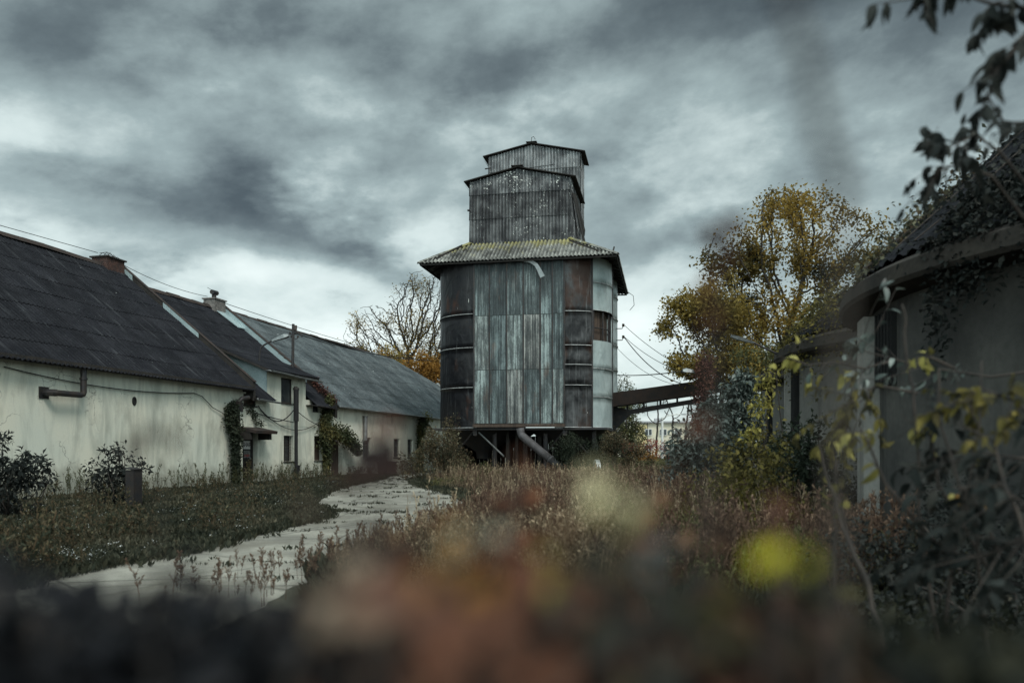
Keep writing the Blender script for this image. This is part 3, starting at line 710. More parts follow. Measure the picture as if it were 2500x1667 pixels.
a = sxo(723, .42); mp = thing('metal_post', 'black iron pipe post standing before the wall between two windows', 'post', bw(a, -.42, 0), BA)
b = MB(); b.tube([(0, 0, 0), (0, 0, 4.05)], .085, 10); b.build('pole', MT['cable'], mp)
b = MB(); b.tube([(0, 0, 2.85), (0, 0, 4.35)], .125, 10); b.build('sleeve', MT['cable'], mp); b = MB(); b.tube([(0, 0, .0), (0, 0, .55)], .125, 10); b.box(.10, .22, -.08, .08, .45, .75); b.build('sleeve', MT['cable'], mp)
b = MB(); b.tube([(0, 0, 4.35), (0, 0, 4.45)], .15, 10); b.tube([(0, .02, 4.45), (0, .02, 4.52)], .09, 8); b.build('cap', MT['metal_dark'], mp)
def cable(name, label, pts, r=0.018, cat='cable', mat=None, n=5, group=None):
    b = MB(); b.tube(pts, r, n); o = b.build(name, mat or MT['cable']); return tag(o, label, cat, group)
def sagl(a, b, sag, n=14):
    a, b = Vector(a), Vector(b); return [a.lerp(b, i / n) + Vector((0, 0, -sag * 4 * (i / n) * (1 - i / n))) for i in range(n + 1)]
cable('wall_cable', 'thick black cable drooping from the vent over the door to the iron post', sagl(bw(sx(626), -.08, 3.45), bw(a - .1, -.36, 3.40), .62), .026)
cable('wall_cable', 'lower slack cable looping under the iron post to the creeper', sagl(bw(sx(630), -.07, 3.35), bw(sx(780), -.12, 3.05), .75), .016)
cable('wall_cable', 'straight conduit cable running level along the house wall', sagl(bw(sx(598), -.05, 3.22), bw(a + .35, -.2, 2.80), .05), .022)
cable('wall_cable', 'cable from the iron post to the small high window', sagl(bw(a + .1, -.36, 3.4), bw(sx(784), -.1, 2.7), .12), .018)
cable('wall_cable', 'long thin wire stapled under the eaves of the nearest barn', sagl(bw(sx(5), -.07, 3.85), bw(sx(470), -.07, 3.70), .22, 24) + [bw(sx(490), -.07, 3.6), bw(sx(515), -.07, 3.2), bw(sx(545), -.1, 2.95), bw(sx(570), -.2, 2.9)], .016)
# lightning wire over the ridges
rp = [bw(NS0, RW, 9.86), bw(-14, RW, 9.95), bw(-8, RW, 9.9), bw(sc0 - .1, RW, 10.15)]
cable('ridge_wire', 'thin lightning wire running above the black ridge to the red chimney', rp, .014)
cable('ridge_wire', 'slack lightning wire strung from red chimney to grey chimney', sagl(bw(sc0 + 1.2, RW, 10.02), bw(c0 - .1, RW, 9.72), .2), .014)
cable('ridge_wire', 'lightning wire from the grey chimney along the far ridge', sagl(bw(c0 + 1.05, RW, 9.65), bw(SR - 1, RW, 9.62), .12) + [bw(SR + 8, RW - 1, 7.9), bw(SE, RW, 7.5)], .018)

# street lamp and pole fixed on the house roof
a = sx(670); lp = thing('street_lamp', 'bent arm street lamp rising from the dormer roof of the house', 'street lamp', bw(a, .7, 5.45), BA)
def from_px(px, py, Y): return Vector(((px - 1250) / FP * Y, Y, EYE + (1097 - py) / FP * Y))
Mi = (Matrix.Translation(bw(a, .7, 5.45)) @ Matrix.Rotation(BA, 4, 'Z')).inverted()
YL = bw(a, .7, 0).y
lpt = [Mi @ from_px(x, y, YL + dy_) for x, y, dy_ in ((633, 880, 0), (634, 862, 0), (637, 849, 0), (645, 842, 0), (660, 834, 0), (668, 830, 0))]
lpt[0].z -= .12
b = MB(); b.tube(lpt, .042, 8); b.build('arm', MT['metal_dark'], lp)
b = MB(); q0_, q1_ = Mi @ from_px(664, 832, YL), Mi @ from_px(705, 818, YL)
ax = (q1_ - q0_); L = ax.length; ax.normalize(); sd = ax.cross(Vector((0, 0, 1))).normalized(); up = sd.cross(ax).normalized()
def lamp_head(b, q, ax, sd, up, L, k_=1.0):
    st = [(t_ * 1.0, w_ * k_, h_ * k_, g_ * k_) for t_, w_, h_, g_ in [(0, .06, .05, .05), (.35, .12, .10, .06), (.75, .17, .13, .08), (1.0, .13, .06, .06)]]; vs = []
    for t_, wd, hu, hd_ in st:
        c_ = q + ax * L * t_
        vs += [c_ - sd * wd - up * hd_, c_ - sd * wd * .7 + up * hu * .7, c_ + up * hu, c_ + sd * wd * .7 + up * hu * .7, c_ + sd * wd - up * hd_, c_ - up * hd_ * .9]
    fs = [(i * 6 + k, i * 6 + (k + 1) % 6, (i + 1) * 6 + (k + 1) % 6, (i + 1) * 6 + k) for i in range(3) for k in range(6)] + [(0, 5, 4, 3, 2, 1), (18, 19, 20, 21, 22, 23)]
    b.add(vs, fs)
lamp_head(b, q0_, ax, sd, up, L); b.build('lamp_head', MT['metal_grey'], lp)

a = sx(707); upo = thing('utility_pole', 'dark iron utility pole with insulators on the house roof', 'utility pole', bw(a, 1.6, 5.3), BA)
YP = bw(a, 1.6, 0).y; Mi = (Matrix.Translation(bw(a, 1.6, 5.3)) @ Matrix.Rotation(BA, 4, 'Z')).inverted()
t0, t1 = Mi @ from_px(714.5, 896, YP), Mi @ from_px(716, 791, YP)
b = MB(); b.tube([t0, t1], .07, 8); b.build('pole', MT['metal_dark'], upo)
b = MB()
for py in (796, 800, 804):
    c_ = Mi @ from_px(721, py, YP); b.tube([c_ - Vector((0, 0, .03)), c_ + Vector((0, 0, .03))], .09, 8)
b.build('insulator', MT['ceramic'], upo)
b = MB(); q = [Mi @ from_px(x, y, YP) for x, y in ((706, 815), (716, 817), (727, 812), (737, 818))]; b.tube(q, .03, 6)
for x, y in ((708, 813), (711, 822), (723, 812), (727, 822), (732, 815), (737, 820)):
    c_ = Mi @ from_px(x, y, YP); b.tube([c_ - Vector((0, 0, .05)), c_ + Vector((0, 0, .05))], .05, 6)
b.tube([Mi @ from_px(x, y, YP) for x, y in ((712, 815), (718, 826), (724, 828), (729, 822))], .018, 5)
b.build('cable_bracket', MT['metal_dark'], upo)
wend = from_px(1075, 880, 52)
cable('overhead_wire', 'black overhead wire from roof pole past the far ridge to the silo', sagl(from_px(717, 812, YP), wend, .35, 20), .022)
cable('overhead_wire', 'thin second overhead wire above the far grey roof', sagl(from_px(717, 806, YP), from_px(1072, 884, 50), .2, 20), .012)

# grey switch box standing by the near wall, rubble block by the far wall
yb = 20.3; p = Vector(((327 - 1250) / FP * yb, yb, 0))
ubx = thing('switch_box', 'dark grey metal switch cabinet standing in the weeds by the nearest barn', 'utility box', p, BA)
b = MB(); b.box(-.16, .16, -.12, .12, .08, .98); b.build('body', MT['metal_dark'], ubx)
b = MB(); b.slab([(-.19, -.15, .982), (.19, -.15, .982), (.19, .15, 1.02), (-.19, .15, 1.02)], .025); b.build('lid', MT['metal_dark'], ubx)
b = MB(); b.box(-.13, .13, -.135, -.123, .15, .92); b.box(.06, .085, -.15, -.136, .5, .6); b.build('door', MT['metal_dark'], ubx)
b = MB(); b.box(-.12, .12, -.09, .09, 0, .079); b.build('foot', MT['black_hole'], ubx)
p = bw(sx(886), -1.5, 0)
rb = thing('brick_planter', 'low dark red brick block standing by the far barn window', 'planter', p, BA)
b = MB(); nb_ = random.Random(2)
for r_ in range(7):
    for c_ in range(6):
        xo = -.75 + c_ * .25 + (.12 if r_ % 2 else 0); b.box(xo, xo + .235, -.30 + nb_.uniform(-.015, .015), .30, r_ * .105, r_ * .105 + .095)
b.build('brickwork', MT['brick_red'], rb)
b = MB(); b.box(-.8, .9, -.36, .36, .74, .80); b.build('coping', MT['brick_red'], rb)

# ================================================================== SILO TOWER
TO = Vector((1.30, 50.6, 0)); TA = -math.radians(11)
tw = thing('silo_tower', 'tall grain silo of rusty drums and pale sheets under stacked corrugated roofs', 'silo', TO, TA)
def sheet_mat(name):
    """pale green-blue ribbed sheets, blackened by long vertical runs of soot and algae"""
    m, gg, p, o = new_mat(name)
    t = gg.n('ShaderNodeTexCoord').outputs['Object']
    s = gg.n('ShaderNodeSeparateXYZ'); gg.nt.links.new(t, s.inputs[0])
    a = gg.n('ShaderNodeAttribute', attribute_name='rnd').outputs['Fac']
    c = gg.ramp(a, [(0.0, (0.11, 0.145, 0.150)), (0.5, (0.22, 0.275, 0.275)), (0.8, (0.34, 0.405, 0.395)), (1.0, (0.33, 0.335, 0.315))])
    off = gg.n('ShaderNodeCombineXYZ'); gg.put(off.inputs[0], gg.m('MULTIPLY', a, 37.0)); gg.put(off.inputs[2], gg.m('MULTIPLY', a, 11.0))
    tt = gg.vm('ADD', t, off.outputs[0])
    st = gg.noise(gg.vm('MULTIPLY', tt, (7.0, 1, 0.30)), 1.0, 8, 0.66)
    pt = gg.noise(gg.vm('MULTIPLY', tt, (1.5, 1, 0.75)), 1.0, 5, 0.6)
    fi = gg.noise(gg.vm('MULTIPLY', tt, (34.0, 1, 9.0)), 1.0, 4, 0.65)
    mk = gg.m('ADD', gg.m('MULTIPLY', st, 0.7), gg.m('MULTIPLY', pt, 0.45)); mk = gg.m('ADD', mk, gg.m('MULTIPLY', gg.m('SUBTRACT', fi, 0.5), 0.30))
    mk = gg.m('ADD', mk, gg.m('MULTIPLY', gg.ramp(gg.m('DIVIDE', s.outputs[2], 13.0), [(0.70, 0.0), (0.92, 1.0)]), 0.11))
    c = gg.mix(gg.ramp(mk, [(0.47, 0.0), (0.58, 0.74), (0.72, 0.97)]), c, (0.020, 0.025, 0.027))
    lt = gg.noise(gg.mapv(tt, (3, 0, 8), (9.0, 1, 0.5)), 1.0, 6, 0.7)
    c = gg.mix(gg.m('MULTIPLY', gg.ramp(lt, [(0.58, 0.0), (0.76, 1.0)]), 0.35), c, (0.36, 0.41, 0.39))
    ru = gg.noise(gg.mapv(t, (1.9, 0, 4.4), (0.9, 1, 0.35)), 1.0, 5, 0.6)
    c = gg.mix(gg.m('MULTIPLY', gg.ramp(ru, [(0.58, 0.0), (0.70, 1.0)]), 0.55), c, (0.15, 0.095, 0.07))
    gg.put(p.inputs['Base Color'], c); p.inputs['Roughness'].default_value = 0.6
    p.inputs['Specular IOR Level'].default_value = 0.3
    bump(gg, p, fi, 0.15, 0.01)
    return m
def drum_mat(name, base, mid, rustc, rust_at, light=None):
    m, gg, p, o = new_mat(name)
    t = gg.n('ShaderNodeTexCoord').outputs['Object']
    s = gg.n('ShaderNodeSeparateXYZ'); gg.nt.links.new(t, s.inputs[0])
    n = gg.noise(gg.vm('MULTIPLY', t, (1, 1, 0.7)), 0.9, 6, 0.6); st = gg.noise(gg.vm('MULTIPLY', t, (5, 5, 0.35)), 1.0, 7, 0.65)
    c = gg.mix(gg.ramp(n, [(0.40, 0.0), (0.62, 1.0)]), base, mid)
    r_ = gg.noise(gg.mapv(t, (4, 2, 1), (1, 1, 0.5)), 0.8, 6, 0.62)
    rz = gg.m('ADD', r_, gg.m('MULTIPLY', gg.ramp(gg.m('DIVIDE', s.outputs[2], 13.0), [(0.70, 0.0), (0.80, 1.0)]), 0.10))
    c = gg.mix(gg.ramp(rz, [(rust_at, 0.0), (rust_at + .12, 0.9)]), c, rustc)
    c = gg.mix(gg.m('MULTIPLY', gg.ramp(st, [(0.55, 0.0), (0.72, 1.0)]), 0.7), c, light or (0.13, 0.135, 0.135))
    sp = gg.noise(gg.vm('MULTIPLY', t, (5, 5, 1.1)), 1.3, 3, 0.6)
    c = gg.mix(gg.ramp(sp, [(0.735, 0.0), (0.745, 1.0)]), c, (0.50, 0.50, 0.47))
    f = gg.noise(t, 30, 3, 0.6); c = gg.mix(1.0, c, gg.ramp(f, [(0.2, 0.85), (0.8, 1.15)]), 'MULTIPLY')
    gg.put(p.inputs['Base Color'], c); p.inputs['Roughness'].default_value = 0.42; p.inputs['Metallic'].default_value = 0.1
    p.inputs['Specular IOR Level'].default_value = 0.28
    dn = gg.noise(gg.vm('MULTIPLY', t, (1.6, 1.6, 1.0)), 1.1, 2, 0.5, 0.4)
    bump(gg, p, gg.m('ADD', dn, gg.m('MULTIPLY', f, 0.02)), 0.7, 0.14)
    return m
MT['sheets'] = sheet_mat('pale_ribbed_sheet')
MT['drum_dark'] = drum_mat('drum_dark', (0.006, 0.006, 0.008), (0.014, 0.013, 0.014), (0.050, 0.018, 0.009), 0.60, (0.060, 0.062, 0.064))
MT['drum_grey'] = drum_mat('drum_grey', (0.007, 0.007, 0.008), (0.060, 0.061, 0.062), (0.036, 0.016, 0.009), 0.53, (0.17, 0.175, 0.175))  # lighter mid patches paint dent highlights into the drum colour
MT['drum_pale'] = drum_mat('drum_pale', (0.36, 0.42, 0.415), (0.27, 0.325, 0.325), (0.20, 0.23, 0.225), 0.60, (0.22, 0.25, 0.245))
def asb_mat(name, dark, pale, lich, moss=None, mossz=(0, 1), pt=0.5):
    """old asbestos-cement corrugation: grooves darken with the wave profile, lichen in dots, moss near the top of the slope"""
    m, gg, p, o = new_mat(name)
    t = gg.n('ShaderNodeTexCoord').outputs['Object']
    s = gg.n('ShaderNodeSeparateXYZ'); gg.nt.links.new(t, s.inputs[0])
    a = gg.n('ShaderNodeAttribute', attribute_name='rnd').outputs['Fac']
    st = gg.noise(gg.vm('MULTIPLY', t, (5.5, 5.5, 0.45)), 1.0, 7, 0.66); n = gg.noise(t, 1.1, 5, 0.6)
    mk = gg.m('ADD', gg.m('MULTIPLY', st, 0.50), gg.m('MULTIPLY', n, 0.60))
    c = gg.mix(gg.ramp(mk, [(pt - .06, 0.0), (pt + .14, 1.0)]), dark, pale)
    f = gg.noise(t, 22, 3, 0.6); c = gg.mix(1.0, c, gg.ramp(f, [(0.2, 0.7), (0.8, 1.3)]), 'MULTIPLY')
    for sc, th in ((9.0, 0.69), (17.0, 0.72)):
        k = gg.noise(gg.mapv(t, (sc, 2, 5)), sc, 2, 0.5); k2 = gg.noise(gg.mapv(t, (7, 1, 2)), 0.7, 3, 0.6)
        k = gg.m('ADD', k, gg.m('MULTIPLY', gg.m('SUBTRACT', k2, 0.5), 0.45))
        c = gg.mix(gg.ramp(k, [(th, 0.0), (th + .03, 1.0)]), c, lich)
    if moss:
        k = gg.noise(gg.mapv(t, (1, 6, 2), (1.6, 1.6, 1)), 1.0, 5, 0.65)
        zz_ = gg.m('DIVIDE', gg.m('SUBTRACT', s.outputs[2], mossz[0]), mossz[1] - mossz[0])
        k = gg.m('ADD', k, gg.m('MULTIPLY', gg.m('SUBTRACT', zz_, 0.5), 0.42))
        c = gg.mix(gg.m('MULTIPLY', gg.ramp(k, [(0.52, 0.0), (0.68, 1.0)]), 0.75), c, moss)
    c = gg.mix(1.0, c, gg.ramp(a, [(0, 0.22), (1, 2.1)]), 'MULTIPLY')
    gg.put(p.inputs['Base Color'], c); p.inputs['Roughness'].default_value = 0.92
    bump(gg, p, f, 0.3, 0.01)
    return m
MT['asb_wall'] = asb_mat('old_corrugated_wall', (0.020, 0.021, 0.023), (0.125, 0.130, 0.131), (0.42, 0.43, 0.40), pt=0.55)
MT['asb_top'] = asb_mat('grey_corrugated_wall', (0.030, 0.032, 0.034), (0.16, 0.168, 0.17), (0.36, 0.37, 0.35), pt=0.50)
MT['asb_roof'] = asb_mat('mossy_corrugated_roof', (0.040, 0.040, 0.036), (0.21, 0.21, 0.19), (0.42, 0.42, 0.38), (0.20, 0.18, 0.06), (12.2, 13.9), 0.53)

Z0, ZT = 2.74, 12.45
# the four drums; every course is one sheet ring with a rolled seam below it
def drum(cx_, cy_, a0, a1, zs, mat, name='drum', dent=0.0, seed=0, rim=True):
    r_ = np.random.RandomState(seed); R = 2.6
    n = max(8, int((a1 - a0) / (2 * PI) * 72)); prof = []
    V = []; F = []; rows = []
    for i in range(len(zs) - 1):
        za, zb = zs[i], zs[i + 1]; m_ = max(3, int((zb - za) / .3))
        for j in range(m_ + 1):
            rows.append((za + (zb - za) * j / m_ - (0.001 if j == m_ else 0), R + .012 * (1 - j / m_)))
    ph = r_.rand(6) * 9
    for z, rad in rows:
        for i in range(n + 1):
            a = a0 + (a1 - a0) * i / n
            d = dent * (math.sin(a * 9 + ph[0] + z * .8) * .5 + math.sin(a * 17 + ph[1] - z * 2.1) * .3 + math.sin(z * 3.3 + ph[2] + a * 4) * .6)
            V.append((cx_ + (rad + d) * math.cos(a), cy_ + (rad + d) * math.sin(a), z))
    k = n + 1
    for j in range(len(rows) - 1):
        for i in range(n): F.append((j * k + i, j * k + i + 1, (j + 1) * k + i + 1, (j + 1) * k + i))
    o = np_obj(name, V, F, mat, tw, None, True)
    if rim:
        b = MB()
        for z in zs[:-1]: b.tube([(cx_ + (R + .03 + r_.uniform(-.006, .008)) * math.cos(a0 + (a1 - a0) * i / n), cy_ + (R + .03) * math.sin(a0 + (a1 - a0) * i / n), z + .02) for i in range(n + 1)], .022, 6)
        b.build('seam_band', MT['seam'], o, True)
    return o
zl = [Z0, 5.06, 7.36, 9.30, ZT]; zr = [Z0, 5.12, 6.28, 7.38, 9.30, ZT]; zp = [Z0, 4.48, 6.10, 7.75, 9.30, 11.0, ZT]
c_ = math.radians
drum(-2.6, -2.6, c_(80), c_(275), zl, MT['drum_dark'], dent=.012, seed=1)
SPL = c_(-52)
drum(2.6, -2.6, c_(-100), SPL, zr, MT['drum_grey'], dent=.018, seed=2)
# pale side of the right drum, with the gap where one sheet has gone
drum(2.6, -2.6, SPL + .012, c_(95), [Z0, 4.48, 6.10, 7.72], MT['drum_pale'], dent=.004, seed=3)
drum(2.6, -2.6, SPL + .012, c_(95), [9.42, 11.0, ZT], MT['drum_pale'], dent=.004, seed=4)
drum(2.6, 2.6, c_(-95), c_(120), [Z0 - .05, 4.9, 6.6, 8.2, 9.9, 11.3, ZT], MT['drum_pale'], dent=.004, seed=5)
drum(-2.6, 2.6, c_(60), c_(280), zl, MT['drum_dark'], dent=.008, seed=6)
# what shows through the gap: inner lining, posts and rails
b = MB(); b.lathe([(2.30, 7.5), (2.30, 9.6)], 30, 2.6, -2.6, SPL - .1, c_(95)); b.build('inner_lining', MT['brown_wood'], tw, True)
b = MB()
for ang in (-48, -30, -12, 5, 30, 55):
    x, y = 2.6 + 2.48 * math.cos(c_(ang)), -2.6 + 2.48 * math.sin(c_(ang)); b.tube([(x, y, 7.6), (x, y, 9.5)], .06, 6)
b.tube([(2.6 + 2.5 * math.cos(SPL + (c_(95) - SPL) * i / 20), -2.6 + 2.5 * math.sin(SPL + (c_(95) - SPL) * i / 20), 8.45) for i in range(21)], .035, 6)
b.build('inner_post', MT['metal_dark'], tw)
b = MB(); x, y = 2.6 + 2.63 * math.cos(SPL), -2.6 + 2.63 * math.sin(SPL); b.box(x - .03, x + .05, y - .03, y + .03, Z0, ZT)
x, y = 2.6 + 2.63 * math.cos(c_(2)), -2.6 + 2.63 * math.sin(c_(2)); b.box(x - .03, x + .03, y - .03, y + .03, Z0, ZT); b.build('corner_strip', MT['metal_dark'], tw)
# front panel: six columns by three rows of ribbed sheets
xe = [-2.53, -1.62, -0.60, 0.36, 1.33, 2.03, 2.70]; ze = [2.98, 6.05, 9.17, 12.3]
tones = [[.80, .32, .95, .50, .72, .84], [.86, .25, .82, .99, .70, .30], [.45, .15, .40, .62, .50, .25]]
for j in range(3):
    for i in range(6):
        V, F, R = corrugated((0, -5.26 - .012 * (i % 2) - .010 * j, 0), (1, 0, 0), (0, 0, 1), xe[i] + .012, xe[i + 1] - .012, ze[j] + .02, ze[j + 1] - .005, pitch=.098, amp=.016, row=9, step=.0, seg=6, jit=0)
        np_obj('front_sheet', V, F, MT['sheets'], tw, np.full(len(V), tones[j][i]), True)
b = MB()
for x in xe: b.box(x - .04, x + .04, -5.33, -5.29 if x in (xe[0], xe[-1]) else -5.30, 2.95, 12.3)
b.build('sheet_batten', MT['metal_dark'], tw)  # real battens, made wider and darker to paint in their shadow lines
b = MB(); b.box(-2.6, 2.75, -5.33, -5.2, 2.78, 2.96); b.build('bottom_rail', MT['brown_wood'], tw)
b = MB(); b.box(-2.58, 2.74, -5.22, -5.18, 2.97, 12.3); b.build('panel_backing', MT['black_hole'], tw)
b = MB(); b.box(-5.45, 5.45, -.05, .05, ZT - .2, ZT); b.box(-.05, .05, -5.1, 5.1, ZT - .2, ZT); b.box(-2.7, 2.8, -5.34, -5.24, 12.18, 12.32); b.build('top_beam', MT['dark_wood'], tw)
# torn strip hanging under the eave, and a bent gutter wire
b = MB(); vs = []
pts = [(-.2, 12.24), (.35, 12.22), (.85, 12.12), (1.15, 11.9), (1.35, 11.55), (1.52, 11.2)]
for i, (x, z) in enumerate(pts):
    dx_, dz_ = (pts[min(i + 1, 5)][0] - pts[max(i - 1, 0)][0]), (pts[min(i + 1, 5)][1] - pts[max(i - 1, 0)][1]); l_ = math.hypot(dx_, dz_); wd = .05 + .07 * i / 5 * 1.3
    nx, nz = -dz_ / l_, dx_ / l_; vs += [(x + nx * wd, -5.5 - .03 * i, z + nz * wd), (x - nx * wd, -5.46 - .03 * i, z - nz * wd)]
b.add(vs, [(2 * i, 2 * i + 1, 2 * i + 3, 2 * i + 2) for i in range(5)]); o = b.build('torn_strip', MT['metal_grey'], tw)
md = o.modifiers.new('thick', 'SOLIDIFY'); md.thickness = .02
b = MB(); b.tube([(-2.3, -5.5, 12.25), (-1.6, -5.5, 12.1), (-.9, -5.5, 12.2), (-.2, -5.5, 12.25)], .025, 6); b.build('bent_wire', MT['metal_dark'], tw); b = MB(); b.tube([(5.75, 4.6, 12.2), (6.15, 4.6, 11.9), (6.2, 4.8, 11.3), (5.9, 5.0, 11.0)], .02, 6); b.build('bent_wire', MT['metal_dark'], tw)
# hopper floor and ceiling so nothing shows through
b = MB(); b.box(-5.1, 5.1, -5.1, 5.1, Z0 - .12, Z0 - .002); b.build('floor_plate', MT['metal_dark'], tw)
b = MB()
for cx_ in (-2.6, 2.6):
    for cy_ in (-2.6, 2.6): b.lathe([(2.35, Z0 - .13), (.45, 1.35), (.40, .95)], 24, cx_, cy_)
b.build('hopper', MT['metal_dark'], tw, True)
# hipped skirt roof
E, HE, HB = 5.75, 12.26, 13.82
bx0, bx1, by0, by1 = -3.22, 2.85, -3.5, 3.95
def hip_side(O, U, W, u0, u1, ul, ur, vt, seed):
    """trapezoid: eave from u0 to u1 at v=0, top from ul to ur at v=vt"""
    def top(u):
        if u < ul: return vt * (u - u0) / (ul - u0)
        if u > ur: return vt * (u1 - u) / (u1 - ur)
        return vt
    return corr_obj('skirt_roof', MT['asb_roof'], tw, O, U, W, u0, u1, 0, top, pitch=.22, amp=.042, row=9, step=.02, seed=seed, thick=.014)
def sv_(dh): return math.hypot(dh, HB - HE)
hip_side((0, -E, HE), (1, 0, 0), (0, (by0 + E), HB - HE), -E, E, bx0, bx1, sv_(by0 + E), 1)
hip_side((E, 0, HE), (0, 1, 0), (-(E - bx1), 0, HB - HE), -E, E, by0, by1, sv_(E - bx1), 2)
hip_side((0, E, HE), (-1, 0, 0), (0, -(E - by1), HB - HE), -E, E, -bx1, -bx0, sv_(E - by1), 3)
hip_side((-E, 0, HE), (0, -1, 0), ((bx0 + E), 0, HB - HE), -E, E, -by1, -by0, sv_(bx0 + E), 4)
b = MB()
for ex, ey, tx, ty in ((-E, -E, bx0, by0), (E, -E, bx1, by0), (E, E, bx1, by1), (-E, E, bx0, by1)):
    A, B = Vector((ex, ey, HE + .05)), Vector((tx, ty, HB + .06)); nn = 4
    for k in range(nn):
        p0, p1 = A.lerp(B, k / nn), A.lerp(B, (k + 1) / nn + .02); d = (p1 - p0).normalized(); s_ = d.cross(Vector((0, 0, 1))).normalized() * .13
        dr = Vector((0, 0, -.07)); up_ = Vector((0, 0, .03 + .012 * (k % 2)))
        b.slab([p0 - s_ + dr, p0 + up_, p1 + up_, p1 - s_ + dr], .02); b.slab([p0 + up_, p0 + s_ + dr, p1 + s_ + dr, p1 + up_], .02)
b.build('hip_cap', MT['asb_roof'], tw)
# soffit: boards and rafters under the overhang
b = MB()
for (x0, x1, y0, y1) in ((-E + .08, E - .08, -E + .08, -E + .14), (-E + .08, E - .08, E - .14, E - .08), (-E + .08, -E + .14, -E + .15, E - .15), (E - .14, E - .08, -E + .15, E - .15)): b.box(x0, x1, y0, y1, HE - .12, HE - .04)
for k in range(12):
    x = -E + .4 + k * (2 * E - .8) / 11; b.slab([(x, -E + .15, HE - .10), (x, -3.5, HE + .9), (x, -3.5, HE + 1.0), (x, -E + .15, HE)], .07)
    b.slab([(E - .15, x, HE - .10), (3.0, x, HE + .95), (3.0, x, HE + 1.05), (E - .15, x, HE)], .07)
    b.slab([(-E + .15, x, HE - .10), (-3.2, x, HE + .95), (-3.2, x, HE + 1.05), (-E + .15, x, HE)], .07)
b.build('rafter', MT['dark_wood'], tw)
# front cabin
def gable_box(nm, x0, x1, y0, y1, zb, zeL, zeR, za, mat, ov, seed, rows, rt=None):
    xm = (x0 + x1) / 2 - .12
    topf = lambda u: (zeL + (za - zeL) * (u - x0) / (xm - x0) if u < xm else zeR + (za - zeR) * (x1 - u) / (x1 - xm)) - zb
    corr_obj(nm, mat, tw, (0, y0, zb), (1, 0, 0), (0, 0, 1), x0, x1, 0, topf, pitch=.20, amp=.040, row=rows, step=.045, seed=seed, jit=.004, thick=.016, sheetw=1.05, rowtone=rt)
    corr_obj(nm, mat, tw, (x1, 0, zb), (0, 1, 0), (0, 0, 1), y0 + .03, y1, 0, zeR - zb, pitch=.20, amp=.040, row=rows, step=.03, seed=seed + 1, jit=.02, thick=.012)
    corr_obj(nm, mat, tw, (x0, 0, zb), (0, -1, 0), (0, 0, 1), -y1, -y0 - .03, 0, zeL - zb, pitch=.20, amp=.040, row=rows, step=.03, seed=seed + 2, thick=.012)
    corr_obj(nm, mat, tw, (0, y1, zb), (-1, 0, 0), (0, 0, 1), -x1, -x0, 0, lambda u: topf(-u), pitch=.20, amp=.040, row=rows, step=.03, seed=seed + 3, thick=.012)
    b = MB(); dL, dR = (za - zeL) / (xm - x0), (za - zeR) / (x1 - xm)
    b.slab([(x0 - ov, y0 - .22, zeL - ov * dL + .05), (xm, y0 - .22, za + .05), (xm, y1 + .2, za + .05), (x0 - ov, y1 + .2, zeL - ov * dL + .05)], .05)
    b.slab([(xm, y0 - .22, za + .05), (x1 + ov, y0 - .22, zeR - ov * dR + .05), (x1 + ov, y1 + .2, zeR - ov * dR + .05), (xm, y1 + .2, za + .05)], .05)
    b.slab([(x0 - ov, y0 - .20, zeL - ov * dL - .06), (x0 - ov, y0 - .16, zeL - ov * dL - .06), (x0 - ov, y1, zeL - ov * dL - .06), (x0 - ov, y1, zeL - ov * dL + .04)], .03)
    b.box(xm - .35, xm + .35, y0 - .30, y1 + .25, za + .10, za + .14)
    return b.build('cabin_roof', MT['dark_wood'], tw)
gable_box('cabin_wall', bx0, bx1, by0, 1.5, HB - .04, 17.50, 17.42, 18.12, MT['asb_wall'], .32, 11, 1.46, [.42, .22, .85, .9])
gable_box('upper_cabin_wall', bx0, bx1, 1.6, by1, HB - .02, 20.85, 20.75, 21.45, MT['asb_top'], .34, 21, 2.0, [.5, .5, .5, .75])
# loose sheet swung out of the right side of the cabin, finial hook, stub on the left corner
b = MB(); b.slab([(bx1 + .05, by0 + .1, 16.6), (bx1 + .45, .2, 14.1), (bx1 + .5, 1.0, 14.3), (bx1 + .12, by0 + .9, 16.7)], .03); b.slab([(bx1 + .06, -2.2, 16.9), (bx1 + .32, 1.2, 15.2), (bx1 + .35, 1.3, 15.6), (bx1 + .1, -1.6, 17.0)], .03); b.build('loose_sheet', MT['dark_wood'], tw)
b = MB(); xm = (bx0 + bx1) / 2; b.tube([(xm - .15, 1.5, 21.55), (xm - .12, 1.5, 21.9), (xm + .02, 1.5, 21.95), (xm + .12, 1.5, 21.75)], .02, 6)
b.tube([(bx0 + .2, 1.4, 20.05), (bx0 - .2, 1.4, 20.02)], .04, 6); b.tube([(bx0 - .12, by0 - .1, 15.8), (bx0 + .05, by0 - .1, 15.8)], .06, 6); b.build('hook', MT['metal_dark'], tw)
b = MB(); b.tube([(-.9 - .4, 1.53, 19.0), (xm + .0, 1.52, 19.9), (xm, 1.52, 21.3)], .014, 5); b.tube([(-2.1, 1.53, 19.82), (xm, 1.52, 19.95), (1.2, 1.53, 20.05)], .016, 5); b.build('stay_wire', MT['cable'], tw)
